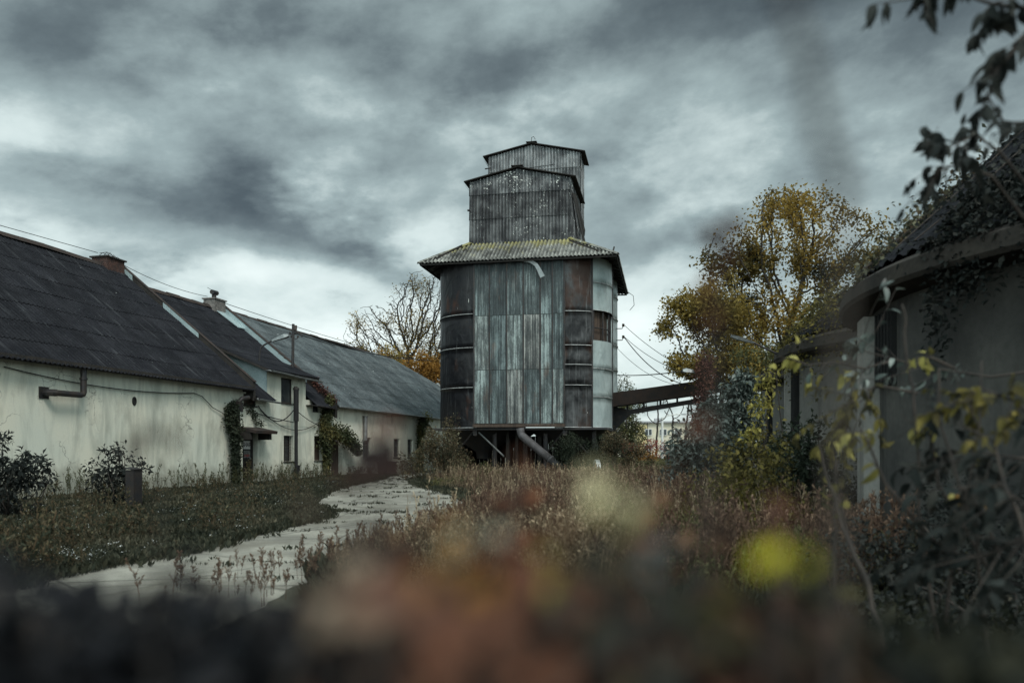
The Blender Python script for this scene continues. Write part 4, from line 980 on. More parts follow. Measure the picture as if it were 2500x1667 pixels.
# steel legs, braces, posts, chute
b_l = []
for x in (-4.3, -1.5, 1.5, 4.3):
    for y in (-4.3, 0.0, 4.3):
        b = MB(); b.box(x - .11, x + .11, y - .02, y + .02, 0, Z0 - .125); b.box(x - .11, x - .09, y - .11, y - .021, 0, Z0 - .125); b.box(x - .11, x - .09, y + .021, y + .11, 0, Z0 - .125); b.box(x + .09, x + .11, y - .11, y - .021, 0, Z0 - .125); b.box(x + .09, x + .11, y + .021, y + .11, 0, Z0 - .125)
        b.build('leg', MT['metal_dark'], tw)
for (x0, z0, x1, z1, y) in ((-2.65, 2.55, -4.0, 1.05, -4.9), (-2.35, 2.5, -.95, 1.1, -4.9), (2.65, 2.6, 1.45, 1.15, -4.9), (2.8, 2.6, 3.9, 1.3, -4.9), (-4.3, 1.0, -3.6, 1.9, -4.3), (4.3, 1.0, 3.6, 1.9, -4.3)):
    b = MB(); b.tube([(x0, y, z0), (x1, y + .5, z1)], .05, 6); b.build('brace', MT['metal_grey'] if x0 == -2.35 else MT['metal_dark'], tw)
b = MB()
for x in (-2.55, 2.7): b.box(x - .12, x + .12, -4.95, -4.75, 2.3, 2.617)
b.box(-4.9, 4.9, -4.92, -4.80, 2.45, 2.6) if False else None
b.build('bracket', MT['metal_dark'], tw)
b = MB(); rr = random.Random(8)
for k in range(33):
    x = -4.9 + k * .30
    if rr.random() < .03: continue
    b.box(x, x + .285, 3.6, 3.65, 0, rr.uniform(2.3, 2.6))
b.build('plank_screen', MT['dark_wood'], tw)
b = MB(); b2 = MB()
for k in range(26):
    y = -2.4 + k * .24
    if rr.random() < .10: continue
    b.box(4.6, 4.64, y, y + .225, 0, rr.uniform(2.2, 2.6)); b2.box(-4.64, -4.6, y, y + .225, 0, rr.uniform(2.2, 2.6))
b.build('plank_side', MT['dark_wood'], tw); b2.build('plank_side', MT['dark_wood'], tw)
Mt = (Matrix.Translation(TO) @ Matrix.Rotation(TA, 4, 'Z')).inverted()
b = MB(); A, B = Mt @ from_px(1270, 1060, 45.2), Mt @ from_px(1388, 1158, 43.6); b.tube([A + Vector((0, 0, .35)), A + Vector((.03, 0, .1)), A.lerp(B, .03), A.lerp(B, .68)], .23, 12); b.tube([A.lerp(B, .66), B, B + (B - A) * .1], .20, 12)
b.tube([A.lerp(B, .63), A.lerp(B, .66)], .26, 12); b.build('chute_pipe', dirt('weathered_grey_steel', (0.10, 0.095, 0.10), (0.055, 0.05, 0.05), 3, fine=.3, rough=.6), tw, True)
b = MB()
for px, w_ in ((1240, .10), (1318, .12), (1262, .08), (1283, .12)):
    q = Mt @ from_px(px, 1160, 47.0); b.box(q.x - w_, q.x + w_, q.y - w_, q.y + w_, 0, Z0 - .13)
b.build('timber_post', MT['dark_wood'], tw)
# insulator brackets on the right flank
b = MB()
for z in (9.30, 8.55): b.tube([(5.15, 1.9, z), (5.55, 1.9, z), (5.62, 1.9, z + .18)], .03, 6)
ibr = b.build('insulator_bracket', MT['metal_dark'], tw)
b = MB()
for z in (9.30, 8.55): b.tube([(5.62, 1.9, z + .12), (5.62, 1.9, z + .3)], .08, 8)
b.build('insulator', MT['ceramic'], ibr)

# old machine by the silo foot: belt wheel and housing
p = gnd(1475, 1172); p = Vector((p[0], 38.6, 0)); p.x = (1478 - 1250) / FP * 38.6
mc = thing('old_machine', 'rusting belt wheel and brown housing lying in the weeds beside the silo', 'machine', p, 0.1)
b = MB(); b.lathe([(.38, -.10), (.52, -.10), (.52, .10), (.38, .10), (.38, -.10)], 24); 
for i in range(len(b.v)): x, y, z = b.v[i]; b.v[i] = (z - .42, x * .9, y + .50)
for k in range(5):
    a = k * PI * 2 / 5; b.tube([(-.42, 0, .5), (-.42, .40 * math.cos(a), .5 + .44 * math.sin(a))], .03, 6)
b.build('wheel', MT['metal_grey'], mc)
b = MB(); b.box(-.28, .45, -.3, .3, .05, .38); b.slab([(-.28, -.3, .382), (.45, -.3, .382), (.45, .3, .45), (-.28, .3, .45)], .03); b.build('housing', MT['rust'], mc)
b = MB(); b.tube([(.45, 0, .25), (.55, 0, .25)], .12, 14); b.tube([(-.52, 0, .5), (.0, 0, .5)], .04, 8); b.box(-.5, .5, -.35, -.30, 0, .049); b.box(-.5, .5, .30, .35, 0, .049); b.build('shaft', MT['metal_dark'], mc)

# conveyor gallery
A0, A1 = from_px(1510, 962, 50.6), from_px(1712, 934, 49.4)
cg = thing('conveyor_gallery', 'dark enclosed conveyor gallery climbing right from the silo above the yard', 'conveyor', (A0.x, A0.y, 0), math.atan2(A1.y - A0.y, A1.x - A0.x))
Lc = math.hypot(A1.x - A0.x, A1.y - A0.y) + 4.0; k_ = (A1.z - A0.z) / (Lc - 4.0)
def gz(x): return A0.z + k_ * x
b = MB(); b.slab([(-.6, -.5, gz(-.6)), (Lc, -.5, gz(Lc)), (Lc, -.5, gz(Lc) - .78), (-.6, -.5, gz(-.6) - .85)], -1.1); 
for k in range(9): x = k * Lc / 8 - .3; b.box(x - .025, x + .025, -.53, -.503, gz(x) - .80, gz(x) - .01)
b.build('housing', MT['rust'], cg)
b = MB(); b.slab([(-.7, -.60, gz(-.7) + .04), (Lc, -.60, gz(Lc) + .04), (Lc, .75, gz(Lc) + .04), (-.7, .75, gz(-.7) + .04)], .05); b.build('roof', MT['metal_dark'], cg)
b = MB(); b.slab([(.5, -.45, gz(.5) - 1.12), (Lc - 3.2, -.45, gz(Lc - 3.2) - .95), (Lc - 3.2, -.45, gz(Lc - 3.2) - 1.22), (.9, -.45, gz(.9) - 1.42), (.5, -.45, gz(.5) - 1.42)], -.12)
for k in range(6): x = .6 + k * (Lc - 4) / 5; b.box(x - .06, x + .06, -.44, -.34, gz(x) - 1.15, gz(x) - .78)
b.build('lower_chord', MT['metal_dark'], cg)
b = MB(); b.slab([(-.3, -.42, gz(0) - 2.3), (-.05, -.42, gz(0) - 2.15), (.9, -.42, gz(.9) - 1.35), (.9, -.42, gz(.9) - 1.15), (-.3, -.42, gz(0) - .8)], -.14); b.box(-.3, -.12, -.45, -.25, 0, gz(0) - 2.0); b.build('knee_brace', MT['metal_dark'], cg)
b = MB(); b.box(Lc - .4, Lc - .2, -.4, -.2, 0, gz(Lc) - .8); b.box(Lc - .4, Lc - .2, .3, .5, 0, gz(Lc) - .8); b.build('trestle', MT['metal_dark'], cg)
# wires fanning out from the silo to the right
iw = Matrix.Translation(TO) @ Matrix.Rotation(TA, 4, 'Z')
i0, i1 = iw @ Vector((5.62, 1.9, 9.58)), iw @ Vector((5.62, 1.9, 8.83))
for lb, a, e, s_, r_ in (('uppermost of the thin wires falling from the silo insulators to the right', i0, from_px(1704, 916, 38), .25, .016),
                 ('second thin wire fanning down right from the silo insulators', i1, from_px(1704, 921, 38), .35, .016),
                 ('thicker black wire curving down right from the lower silo insulator', i1, from_px(1684, 940, 46), .65, .028),
                 ('lowest thin wire leaving the silo below its insulators', iw @ Vector((5.2, 2.2, 8.1)), from_px(1670, 942, 46), .5, .014),
                 ('level black wire from the silo to the ivy covered pole lamp', iw @ Vector((5.2, 2.4, 6.35)), from_px(1676, 904.5, 39), .10, .028)):
    cable('overhead_wire', lb, sagl(a, e, s_, 18), r_)

# ================================================================== ROUND-FRONTED STORES ON THE RIGHT
MT['conc'] = dirt('aged_concrete', (0.200, 0.195, 0.178), (0.135, 0.132, 0.125), 0.8, (1, 1, 1), 0.92, bmp=0.4, bd=.02, fine=.15, streak=[((0.085, 0.083, 0.078), 1.1, 0.56, (3, 3, 0.3)), ((0.30, 0.29, 0.26), 0.8, 0.66, (3, 3, .35))], spots=[((0.06, 0.06, 0.055), 5.5, 0.76)])
MT['conc_shaded'] = dirt('stained_concrete_in_shade', (0.090, 0.086, 0.078), (0.050, 0.049, 0.047), 0.8, (1, 1, 1), 0.92, bmp=0.4, bd=.02, fine=.2, streak=[((0.035, 0.035, 0.034), 1.1, 0.54, (3, 3, 0.3)), ((0.14, 0.135, 0.12), 0.8, 0.70, (3, 3, .35))])  # stained concrete with the nearest store's shade painted into its base colour
MT['conc_pale'] = dirt('pale_concrete_pier', (0.30, 0.29, 0.265), (0.20, 0.195, 0.18), 1.6, (1, 1, .3), 0.92, bmp=0.3, fine=.15, streak=[((0.16, 0.155, 0.14), 1.2, 0.60, (4, 4, 0.4))])
MT['conc_dark'] = dirt('dark_fascia', (0.042, 0.035, 0.029), (0.024, 0.021, 0.019), 1.5, (1, 1, 1), 0.92, bmp=0.4, fine=.35)
def store(cx_, cy_, R, H, label, piers, roof_h=4.4, windows=(), wall='conc'):
    st = thing('round_store', label, 'storage building', (cx_, cy_, 0), 0, 'row of round concrete stores')
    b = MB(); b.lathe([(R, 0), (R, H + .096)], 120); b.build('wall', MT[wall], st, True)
    b = MB(); b.lathe([(R - .1, H + .10), (R + .40, H + .13), (R + .44, H + .18), (R + .42, H + .36), (R + .30, H + .44), (R - .6, H + .55)], 120); b.build('fascia', MT['conc_dark'], st)
    V = []; F = []; n = 520; rows = 9
    for j in range(rows + 1):
        f = j / rows
        for i in range(n):
            a = 2 * PI * i / n; rad = (R + .25) * (1 - f) + .1 * f
            zz_ = H + .50 + roof_h * f + .03 * math.sin(a * 115) * (1 - f) + .02 * ((j + 1) % 2)
            V.append((rad * math.cos(a), rad * math.sin(a), zz_))
    for j in range(rows):
        for i in range(n): F.append((j * n + i, j * n + (i + 1) % n, (j + 1) * n + (i + 1) % n, (j + 1) * n + i))
    np_obj('roof', V, F, MT['roof_dark'], st, np.full(len(V), .5), True)
    for ang, wd in piers:
        a = math.radians(ang); M = Matrix.Rotation(a, 4, 'Z')
        b = MB(); b.box(R - .15, R + .20, -wd / 2, wd / 2, 0, H - .003, M=M); b.build('pier', MT['conc_pale'], st)
    for ang, wd, z0, z1 in windows:
        a = math.radians(ang); M = Matrix.Rotation(a, 4, 'Z')
        b = MB(); b.box(R - .10, R + .06, -wd / 2, wd / 2, z0, z1, M=M)
        for k in range(5): y = -wd / 2 + wd * (k + .5) / 5; b.box(R + .061, R + .09, y - .02, y + .02, z0, z1, M=M)
        b.build('louvre', MT['black_hole'], st)
    return st
ST = [store(10.05, 10.0, 5.06, 3.35, 'nearest round concrete store, half hidden by yellow leaved branches', [(165, .55), (205, .5)], 5.0, [(172.5, .62, 2.35, 3.33)], 'conc_shaded'),
      store(11.2, 16.5, 5.06, 3.30, 'middle round concrete store with a pale pier above the bushes', [(163, .5), (205, .5)], 4.3, [(170, .5, 1.7, 3.28)]),
      store(12.75, 23.0, 5.06, 3.30, 'farthest round concrete store, only its curved eave above the grey bush', [(163, .5), (205, .5)], 4.3, [(170, .5, 1.7, 3.28)])]
b = MB(); M = Matrix.Rotation(math.radians(216), 4, 'Z'); b.box(5.03, 5.12, -1.4, 1.4, .12, .96, M=M); b.build('low_hatch', MT['metal_dark'], ST[0])

# ================================================================== FAR BACKGROUND
MT['stucco_cream'] = dirt('stucco_cream', (0.62, 0.57, 0.44), (0.54, 0.50, 0.40), .3, bmp=0.1, fine=.1)
MT['stucco_yellow'] = dirt('stucco_yellow', (0.60, 0.50, 0.26), (0.52, 0.44, 0.24), .3, bmp=0.1, fine=.1)
MT['roof_flat'] = dirt('roof_flat', (0.35, 0.35, 0.36), (0.28, 0.28, 0.29), .3)
ab = thing('apartment_block', 'pale yellow two storey apartment block with a flat roof far behind', 'building', (30, 165, 0), -.06)
b = MB(); b.box(-10, 18, 0, 12, 0, 7.0); b.build('wall', MT['stucco_cream'], ab)
b = MB(); b.box(-10.6, 18.6, -.7, 12.6, 7.003, 7.35); b.build('roof', MT['roof_flat'], ab)
for x in (-4.6, 8.5):
    b = MB(); b.box(x, x + 2.6, -.25, -.003, .3, 6.6); b.build('bay', MT['stucco_yellow'], ab)
for fl in (1.2, 4.4):
    for k in range(9):
        x = -8.6 + k * 3.05
        b = MB(); b.box(x, x + 1.5, -.30, -.26, fl, fl + 1.35); b.box(x + .69, x + .81, -.33, -.301, fl, fl + 1.35); w = b.build('window', MT['white_paint'], ab)
        b = MB(); b.box(x + .1, x + .66, -.325, -.302, fl + .1, fl + 1.25); b.box(x + .84, x + 1.4, -.325, -.302, fl + .1, fl + 1.25); b.build('pane', MT['glass'], w)
for x in (-10.2, -2, 6, 12.5):
    b = MB(); b.tube([(x, -.15, 0), (x, -.15, 7)], .12, 6); b.build('downpipe', MT['metal_dark'], ab)
for k, x in enumerate((-6, 0, 9)):
    b = MB(); b.box(x, x + 1.5, 4, 5, 7.36, 8.1); b.build('chimney', MT['roof_flat'], ab)

def lamp_post(p, h, label, reach, mat, r=.06, head=True, ang=0.0):
    t = thing('street_lamp', label, 'street lamp', p, ang)
    b = MB(); b.tube([(0, 0, 0), (0, 0, h)], [r * 1.3, r], 8); b.build('pole', mat, t)
    b = MB(); q = [(0, 0, h - .1), (reach * .3, 0, h + .25), (reach * .75, 0, h + .40), (reach, 0, h + .38)]; b.tube(q, r * .6, 6); b.build('arm', mat, t)
    b = MB(); sgn = 1 if reach > 0 else -1; ax = Vector((sgn, 0, .0)); lamp_head(b, Vector((reach, 0, h + .38)), ax, Vector((0, 1, 0)), Vector((0, 0, 1)), .75); b.build('lamp_head', MT['metal_grey'], t)
    return t
q = from_px(1617, 1110, 95); lamp_post((q.x, q.y, 0), 5.3, 'white street lamp pole in front of the far apartment block', 2.2, MT['white_paint'], .13)
# timber A-frame mast
q = from_px(1684, 1046, 120); am = thing('power_mast', 'dark timber A frame power mast by the far apartment block', 'utility pole', (q.x, q.y, 0))
b = MB(); b.tube([(-1.1, 0, 0), (-.15, 0, 8.3)], .13, 6); b.tube([(1.3, 0, 0), (.15, 0, 8.3)], .13, 6); b.build('leg', MT['dark_wood'], am)
b = MB(); b.tube([(-.7, 0, 4.5), (.75, 0, 4.5)], .08, 6); b.tube([(-1.6, 0, 8.3), (1.6, 0, 8.3)], .09, 6)
for x in (-1.5, 0, 1.5): b.tube([(x, 0, 8.3), (x, 0, 8.7)], .1, 6)
b.build('crossarm', MT['dark_wood'], am)
cable('power_line', 'far thin power line crossing behind the conveyor gallery', sagl((q.x, q.y, 8.7), (q.x - 26, q.y + 14, 8.2), .6, 12), .03)
q = from_px(1693, 960, 34.5)
pl = thing('street_lamp', 'old flat street lamp jutting left from the red ivy covered pole', 'street lamp', (from_px(1716, 900, 36).x, 36.0, 0), 0)
b = MB(); b.tube([(0, 0, 0), (0, 0, 5.2)], [.16, .12], 8); b.build('pole', MT['dark_wood'], pl)
b = MB(); b.tube([(0, 0, 4.9), (-.3, 0, 5.0)], .035, 6); b.build('arm', MT['metal_dark'], pl)
b = MB(); lamp_head(b, Vector((-.3, 0, 5.0)), Vector((-1, 0, .12)).normalized(), Vector((0, 1, 0)), Vector((.12, 0, 1)).normalized(), .62); b.build('lamp_head', MT['metal_grey'], pl)
YB = 17.4; r0, r1_ = from_px(1905, 868, YB), from_px(1838, 836, YB)
rl = thing('street_lamp', 'grey street lamp on a long arm reaching left from the concrete stores', 'street lamp', (r0.x, r0.y, r0.z))
b = MB(); b.tube([(0.1, 0, -.05), (-.1, 0, .05), (r1_.x - r0.x, 0, r1_.z - r0.z)], .022, 6); b.build('arm', MT['metal_dark'], rl)
h0, h1 = r1_ - r0, from_px(1782, 820, YB) - r0; ax = (h1 - h0); L_ = ax.length; ax.normalize()
b = MB(); lamp_head(b, h0 - ax * .03, ax, Vector((0, 1, 0)), ax.cross(Vector((0, 1, 0))).normalized() * 1.0, L_, .42)
for i in range(len(b.v)): b.v[i] = tuple(Vector(b.v[i]) * 1.0)
b.build('lamp_head', MT['metal_grey'], rl)

# ================================================================== VEGETATION TOOLKIT
def unit(a): return a / np.maximum(np.linalg.norm(a, axis=-1, keepdims=True), 1e-9)
def leaves(name, P, D, L, W, rnd, mat, parent, rs, rows=1, droop=0.3, fold=0.35, N=None):
    """P base points, D directions, L/W length & width arrays. rows=1: folded diamonds; rows>1: shaped, drooping blades"""
    n = len(P); P = np.asarray(P, float); D = unit(np.asarray(D, float))
    A = N if N is not None else rs.randn(n, 3) * .6 + np.array([0, 0, 1.0])
    S = unit(np.cross(D, A)); Nn = np.cross(S, D)
    L = np.asarray(L)[:, None] * np.ones((n, 1)); W = np.asarray(W)[:, None] * np.ones((n, 1))
    if rows == 1:
        mid = P + D * L * .45
        V = np.stack([P, mid + S * W * .5 + Nn * W * fold * .5, P + D * L - Nn * L * droop * .3, mid - S * W * .5 + Nn * W * fold * .5], 1)
        F = (np.arange(n)[:, None] * 4 + np.arange(4)[None, :])
        return np_obj(name, V.reshape(-1, 3), F, mat, parent, np.repeat(rnd, 4))
    ts = np.linspace(0, 1, rows + 1); prof = np.sin(np.clip(ts, 0, 1) ** 0.8 * PI) ** 0.8; prof[0] = .06; prof[-1] = .02
    VV = []
    for t, w in zip(ts, prof):
        c = P + D * L * t - Nn * L * droop * t * t
        VV += [c + S * W * .5 * w + Nn * W * fold * .5 * w, c, c - S * W * .5 * w + Nn * W * fold * .5 * w]
    V = np.stack(VV, 1); k = 3 * (rows + 1); F = []
    for r in range(rows):
        a = 3 * r; F += [[a, a + 1, a + 4, a + 3], [a + 1, a + 2, a + 5, a + 4]]
    F = (np.arange(n)[:, None, None] * k + np.array(F)[None]).reshape(-1, 4)
    return np_obj(name, V.reshape(-1, 3), F, mat, parent, np.repeat(rnd, k), True)

def colonize(att, roots, step, infl, kill, iters, rs, up=0.1, wander=0.12):
    nodes = [np.array(r, float) for r in roots]; par = list(range(-1, len(roots) - 1)); 
    A = np.asarray(att, float); N = np.array(nodes)
    d = np.linalg.norm(A[:, None] - N[None], axis=2); best = d.argmin(1); bd = d.min(1)
    alive = np.ones(len(A), bool)
    for it in range(iters):
        use = alive & (bd < infl)
        if not use.any():
            use = alive & (bd <= bd[alive].min() + .3) if alive.any() else alive
        if not use.any(): break
        idx = best[use]; dirs = unit(A[use] - N[idx])
        u, inv = np.unique(idx, return_inverse=True)
        acc = np.zeros((len(u), 3)); np.add.at(acc, inv, dirs)
        acc = unit(acc) + rs.randn(len(u), 3) * wander; acc[:, 2] += up; acc = unit(acc)
        new = N[u] + acc * step
        base = len(N); N = np.vstack([N, new]); par += [int(x) for x in u]
        d = np.linalg.norm(A[:, None] - new[None], axis=2); nb_, nd = d.argmin(1), d.min(1)
        m = nd < bd; best[m] = nb_[m] + base; bd[m] = nd[m]
        alive &= bd > kill
        if len(N) > 9000: break
    return N, np.array(par)
def skeleton(name, N, par, mat, parent, tip, expo=2.3, rmax=1e9, sides=6, minr=0.0):
    n = len(N); ch = [[] for _ in range(n)]
    for i in range(n):
        if par[i] >= 0: ch[par[i]].append(i)
    r = np.zeros(n)
    for i in range(n - 1, -1, -1): r[i] = tip if not ch[i] else sum(r[c] ** expo for c in ch[i]) ** (1 / expo)
    r = np.minimum(r, rmax)
    b = MB(); chains = []
    stack = [(0, [])]
    while stack:
        i, pre = stack.pop()
        c = pre + [i]
        while ch[i]:
            k = max(ch[i], key=lambda q: r[q])
            for q in ch[i]:
                if q != k: stack.append((q, [i]))
            i = k; c.append(i)
        chains.append(c)
    for c in chains:
        if len(c) < 2: continue
        rr_ = [float(max(r[j], minr)) for j in c]
        if len(c) > 1 and rr_[0] > rr_[1] * 1.6: rr_[0] = rr_[1] * 1.3
        m = rr_[1]; k = sides if m > .05 else (5 if m > .02 else 4) if sides > 4 else 3
        b.tube([N[j] for j in c], rr_, k, caps=False)
    b.build(name, mat, parent, True)
    return r, ch
def blob_pts(rs, n, blobs):
    """points spread through several ellipsoids (cx,cy,cz,rx,ry,rz,weight), denser to the skin"""
    w = np.array([q[6] if len(q) > 6 else q[3] * q[4] * q[5] for q in blobs], float); w /= w.sum()
    k = rs.choice(len(blobs), n, p=w); B = np.array([q[:6] for q in blobs])[k]
    d = unit(rs.randn(n, 3)); r_ = rs.rand(n, 1) ** (1 / 2.4)
    return B[:, :3] + d * r_ * B[:, 3:6]
def tree(name, label, loc, trunk, blobs, natt, rs, step, tip, leafn, leafL, lmat, bark=MT['bark'], infl=None, leafy=None, expo=2.3, spread=.35, rmax=1e9, group=None, aspect=.7, tone=None, cat='tree', lname='crown', tname='trunk', wander=.12, rows=1, kill=None, thin=1.6, lclip=None, clumpy=.7):
    t = thing(name, label, cat, loc, 0, group)
    A = blob_pts(rs, natt, blobs)
    N, par = colonize(A, trunk, step, infl or step * 9, kill or step * 1.7, 90, rs, wander=wander)
    r, ch = skeleton(tname, N, par, bark, t, tip, expo, rmax)
    if leafn:
        ok = np.where(r < tip * thin * 1.6)[0]; ok = ok[ok >= len(trunk)]
        if leafy is not None: ok = ok[leafy(N[ok])]
        if len(ok):
            Q = N[ok]; wt_ = .5 + (np.sin(Q[:, 0] * 1.7 + Q[:, 2] * .9) + np.sin(Q[:, 2] * 2.1 + 1.3) + np.sin(Q[:, 1] * 1.9 + Q[:, 0] * 1.1)) / 3 * clumpy; wt_ = np.clip(wt_, .04, 2) ** 2; idx = rs.choice(ok, leafn, p=wt_ / wt_.sum()); P = N[idx] + rs.randn(leafn, 3) * spread
            if lclip is not None: P = P[lclip(P)]
            D = rs.randn(len(P), 3) + np.array([0, 0, -.25])
            L = leafL * (0.6 + .8 * rs.rand(len(P))); cl = (np.sin(P[:, 0] * 1.1 + loc[0]) + np.sin(P[:, 1] * .9 + 2) + np.sin(P[:, 2] * 1.3)) / 6 + .5
            rn = np.clip(.55 * cl + .45 * rs.rand(len(P)) if tone is None else tone(P, rs), 0, 1)
            leaves(lname, P, D, L, L * aspect, rn, lmat, t, rs, rows=rows)
    return t

LM = {}
LM['gold'] = leaf_mat('leaves_gold', [(0.04, 0.045, 0.018), (0.15, 0.11, 0.03), (0.27, 0.20, 0.055), (0.38, 0.29, 0.09)], .45)
LM['olive_gold'] = leaf_mat('leaves_olive_gold', [(0.028, 0.036, 0.016), (0.10, 0.080, 0.028), (0.30, 0.20, 0.05), (0.50, 0.36, 0.11)], .45)
LM['orange'] = leaf_mat('leaves_orange', [(0.12, 0.07, 0.02), (0.26, 0.13, 0.03), (0.36, 0.20, 0.05), (0.24, 0.20, 0.06)], .4)
LM['dark'] = leaf_mat('leaves_dark', [(0.018, 0.024, 0.017), (0.035, 0.045, 0.030), (0.05, 0.055, 0.035)], .25)
LM['black'] = leaf_mat('leaves_black', [(0.012, 0.015, 0.014), (0.022, 0.026, 0.024), (0.035, 0.035, 0.03)], .15)
LM['mid'] = leaf_mat('leaves_mid', [(0.03, 0.042, 0.022), (0.055, 0.065, 0.032), (0.10, 0.10, 0.045), (0.17, 0.14, 0.05)], .35)
LM['bramble'] = leaf_mat('leaves_bramble', [(0.022, 0.03, 0.02), (0.05, 0.055, 0.035), (0.11, 0.075, 0.045), (0.15, 0.14, 0.08), (0.22, 0.22, 0.16)], .3)
LM['grey'] = leaf_mat('leaves_grey', [(0.022, 0.030, 0.026), (0.045, 0.060, 0.052), (0.10, 0.125, 0.11), (0.24, 0.275, 0.25)], .15, .45, .5)
LM['yellow'] = leaf_mat('leaves_yellow', [(0.10, 0.09, 0.03), (0.24, 0.21, 0.06), (0.42, 0.38, 0.11), (0.55, 0.50, 0.18)], .4)
LM['dull_yellow'] = leaf_mat('leaves_dull_yellow', [(0.025, 0.028, 0.018), (0.07, 0.06, 0.025), (0.14, 0.12, 0.035), (0.22, 0.18, 0.05)], .35)
LM['wine'] = leaf_mat('leaves_wine', [(0.05, 0.022, 0.02), (0.11, 0.045, 0.035), (0.17, 0.085, 0.055)], .35)
LM['pink'] = leaf_mat('leaves_red', [(0.16, 0.03, 0.035), (0.28, 0.07, 0.06), (0.26, 0.14, 0.05)], .3)
LM['ground'] = leaf_mat('leaves_ground', [(0.014, 0.017, 0.012), (0.026, 0.030, 0.020), (0.045, 0.046, 0.030), (0.10, 0.09, 0.06)], .2)
LM['straw'] = leaf_mat('stalks_straw', [(0.05, 0.042, 0.030), (0.17, 0.125, 0.082), (0.34, 0.26, 0.17), (0.56, 0.46, 0.32)], .2)
LM['redweed'] = leaf_mat('heads_redbrown', [(0.035, 0.024, 0.018), (0.10, 0.062, 0.045), (0.19, 0.125, 0.085), (0.34, 0.25, 0.17)], .25)
LM['greenweed'] = leaf_mat('stalks_green', [(0.04, 0.045, 0.022), (0.09, 0.09, 0.04), (0.16, 0.155, 0.075), (0.26, 0.25, 0.14)], .3)
LM['white'] = leaf_mat('petals_white', [(0.55, 0.56, 0.54), (0.75, 0.76, 0.74)], .2)

# ================================================================== TREES
rs = np.random.RandomState(11)
# big oak, nearly bare, rising behind the far barn
q = (-10.4, 84.0, 0)
ok_tr = [(0, 0, z) for z in np.arange(0, 8.6, .55)]
tree('oak_tree', 'tall spreading oak, almost bare, behind the far grey barn roof', q, ok_tr,
     [(-3.8, 0, 13.0, 3.6, 4, 4.2), (1.0, 0, 16.0, 3.8, 4, 4.6), (4.5, 1, 15.5, 3.0, 4, 4.5), (-6.0, 0, 11.5, 1.8, 3, 1.8), (2, 0, 12, 4.0, 4, 2.5)], 3600, rs, .36, .022, 9000, .16, LM['olive_gold'], clumpy=.2, infl=4.0, expo=2.12, spread=.28, rmax=.62, wander=.26, kill=.46,
     leafy=lambda P: ((P[:, 2] < 14.5) & (P[:, 0] > -1.5)) | (np.sin(P[:, 0] * 1.9) + np.cos(P[:, 2] * 1.7) > .6))
tree('maple_tree', 'low orange and green autumn tree in front of the bare oak', (-7.6, 76.0, 0), [(0, 0, z) for z in np.arange(0, 3.1, .5)],
     [(-2.4, 0, 9.2, 2.6, 3, 2.0), (1.0, 0, 9.0, 3.0, 3, 2.6), (3.6, 0, 9.6, 2.2, 3, 3.0), (.5, 0, 6.0, 3.6, 3, 2.2), (-5.2, 0, 9.9, 1.9, 2, 1.2)], 900, rs, .45, .03, 17000, .22, LM['orange'], infl=3.5, spread=.42)
tree('ash_tree', 'thin yellow leaved young tree left of the oak above the roof ridge', (-13.6, 72.0, 0), [(0, 0, z) for z in np.arange(0, 6.1, .5)],
     [(-.5, 0, 10.0, 2.6, 1.5, 1.6), (2.6, 0, 9.8, 2.2, 1.5, 1.4)], 420, rs, .3, .018, 1900, .17, LM['gold'], infl=3.0, spread=.25)
# golden poplar over the stores, with its lower left companion
def pop_tone(P, rs): 
    c = np.sin(P[:, 0] * .8 + 1.0) * .5 + np.sin(P[:, 2] * 1.0 - .6) * .5 + np.sin(P[:, 1] * .9 + P[:, 0] * 1.7) * .35
    return .50 + .20 * c + .28 * (rs.rand(len(P)) - .5)
tree('poplar_tree', 'tall golden leaved tree with mistletoe rising over the concrete stores', (15.6, 46.0, 0), [(0, 0, z) for z in np.arange(0, 5.1, .5)],
     [(0.5, 0, 13.6, 3.4, 3.2, 3.0), (-2.6, 0, 11.8, 2.5, 2.8, 2.8), (3.6, 0, 12.9, 2.8, 3, 2.3), (-1.6, 0, 8.6, 3.6, 3.4, 2.6), (3.4, 0, 9.0, 3.4, 3, 3.2), (6.0, 0, 12.4, 1.5, 2, 1.8), (-.2, 0, 15.8, 1.6, 1.6, 1.0, 9), (2.3, 0, 15.9, 1.0, 1, 1.0, 4)], 1500, rs, .36, .022, 21000, .19, LM['olive_gold'], infl=3.6, spread=.26, wander=.14, tone=pop_tone, kill=.6, rmax=.4)
tree('poplar_tree', 'smaller yellow green tree left of the tall golden tree', (11.3, 44.0, 0), [(0, 0, z) for z in np.arange(0, 3.1, .5)],
     [(-1.5, 0, 8.8, 1.7, 1.8, 2.0), (.4, 0, 9.0, 1.7, 1.8, 2.6), (-.9, 0, 6.6, 1.9, 1.8, 1.6), (1.2, 0, 6.4, 1.9, 1.8, 2.6), (-2.6, 0, 8.2, 1.0, 1, 1.0)], 800, rs, .34, .02, 21000, .17, LM['gold'], infl=3.2, spread=.24)
tree('dark_tree', 'dull green bushy tree filling the gap beside the ivy covered pole', (10.9, 37.0, 0), [(0, 0, z) for z in np.arange(0, 2.1, .5)],
     [(.2, 0, 4.6, 1.2, 1.2, 1.8), (1.8, 0, 4.8, 1.6, 1.4, 1.6), (1.0, 0, 3.0, 2.2, 1.4, 1.6)], 500, rs, .3, .016, 9000, .13, LM['mid'], infl=3, spread=.22)
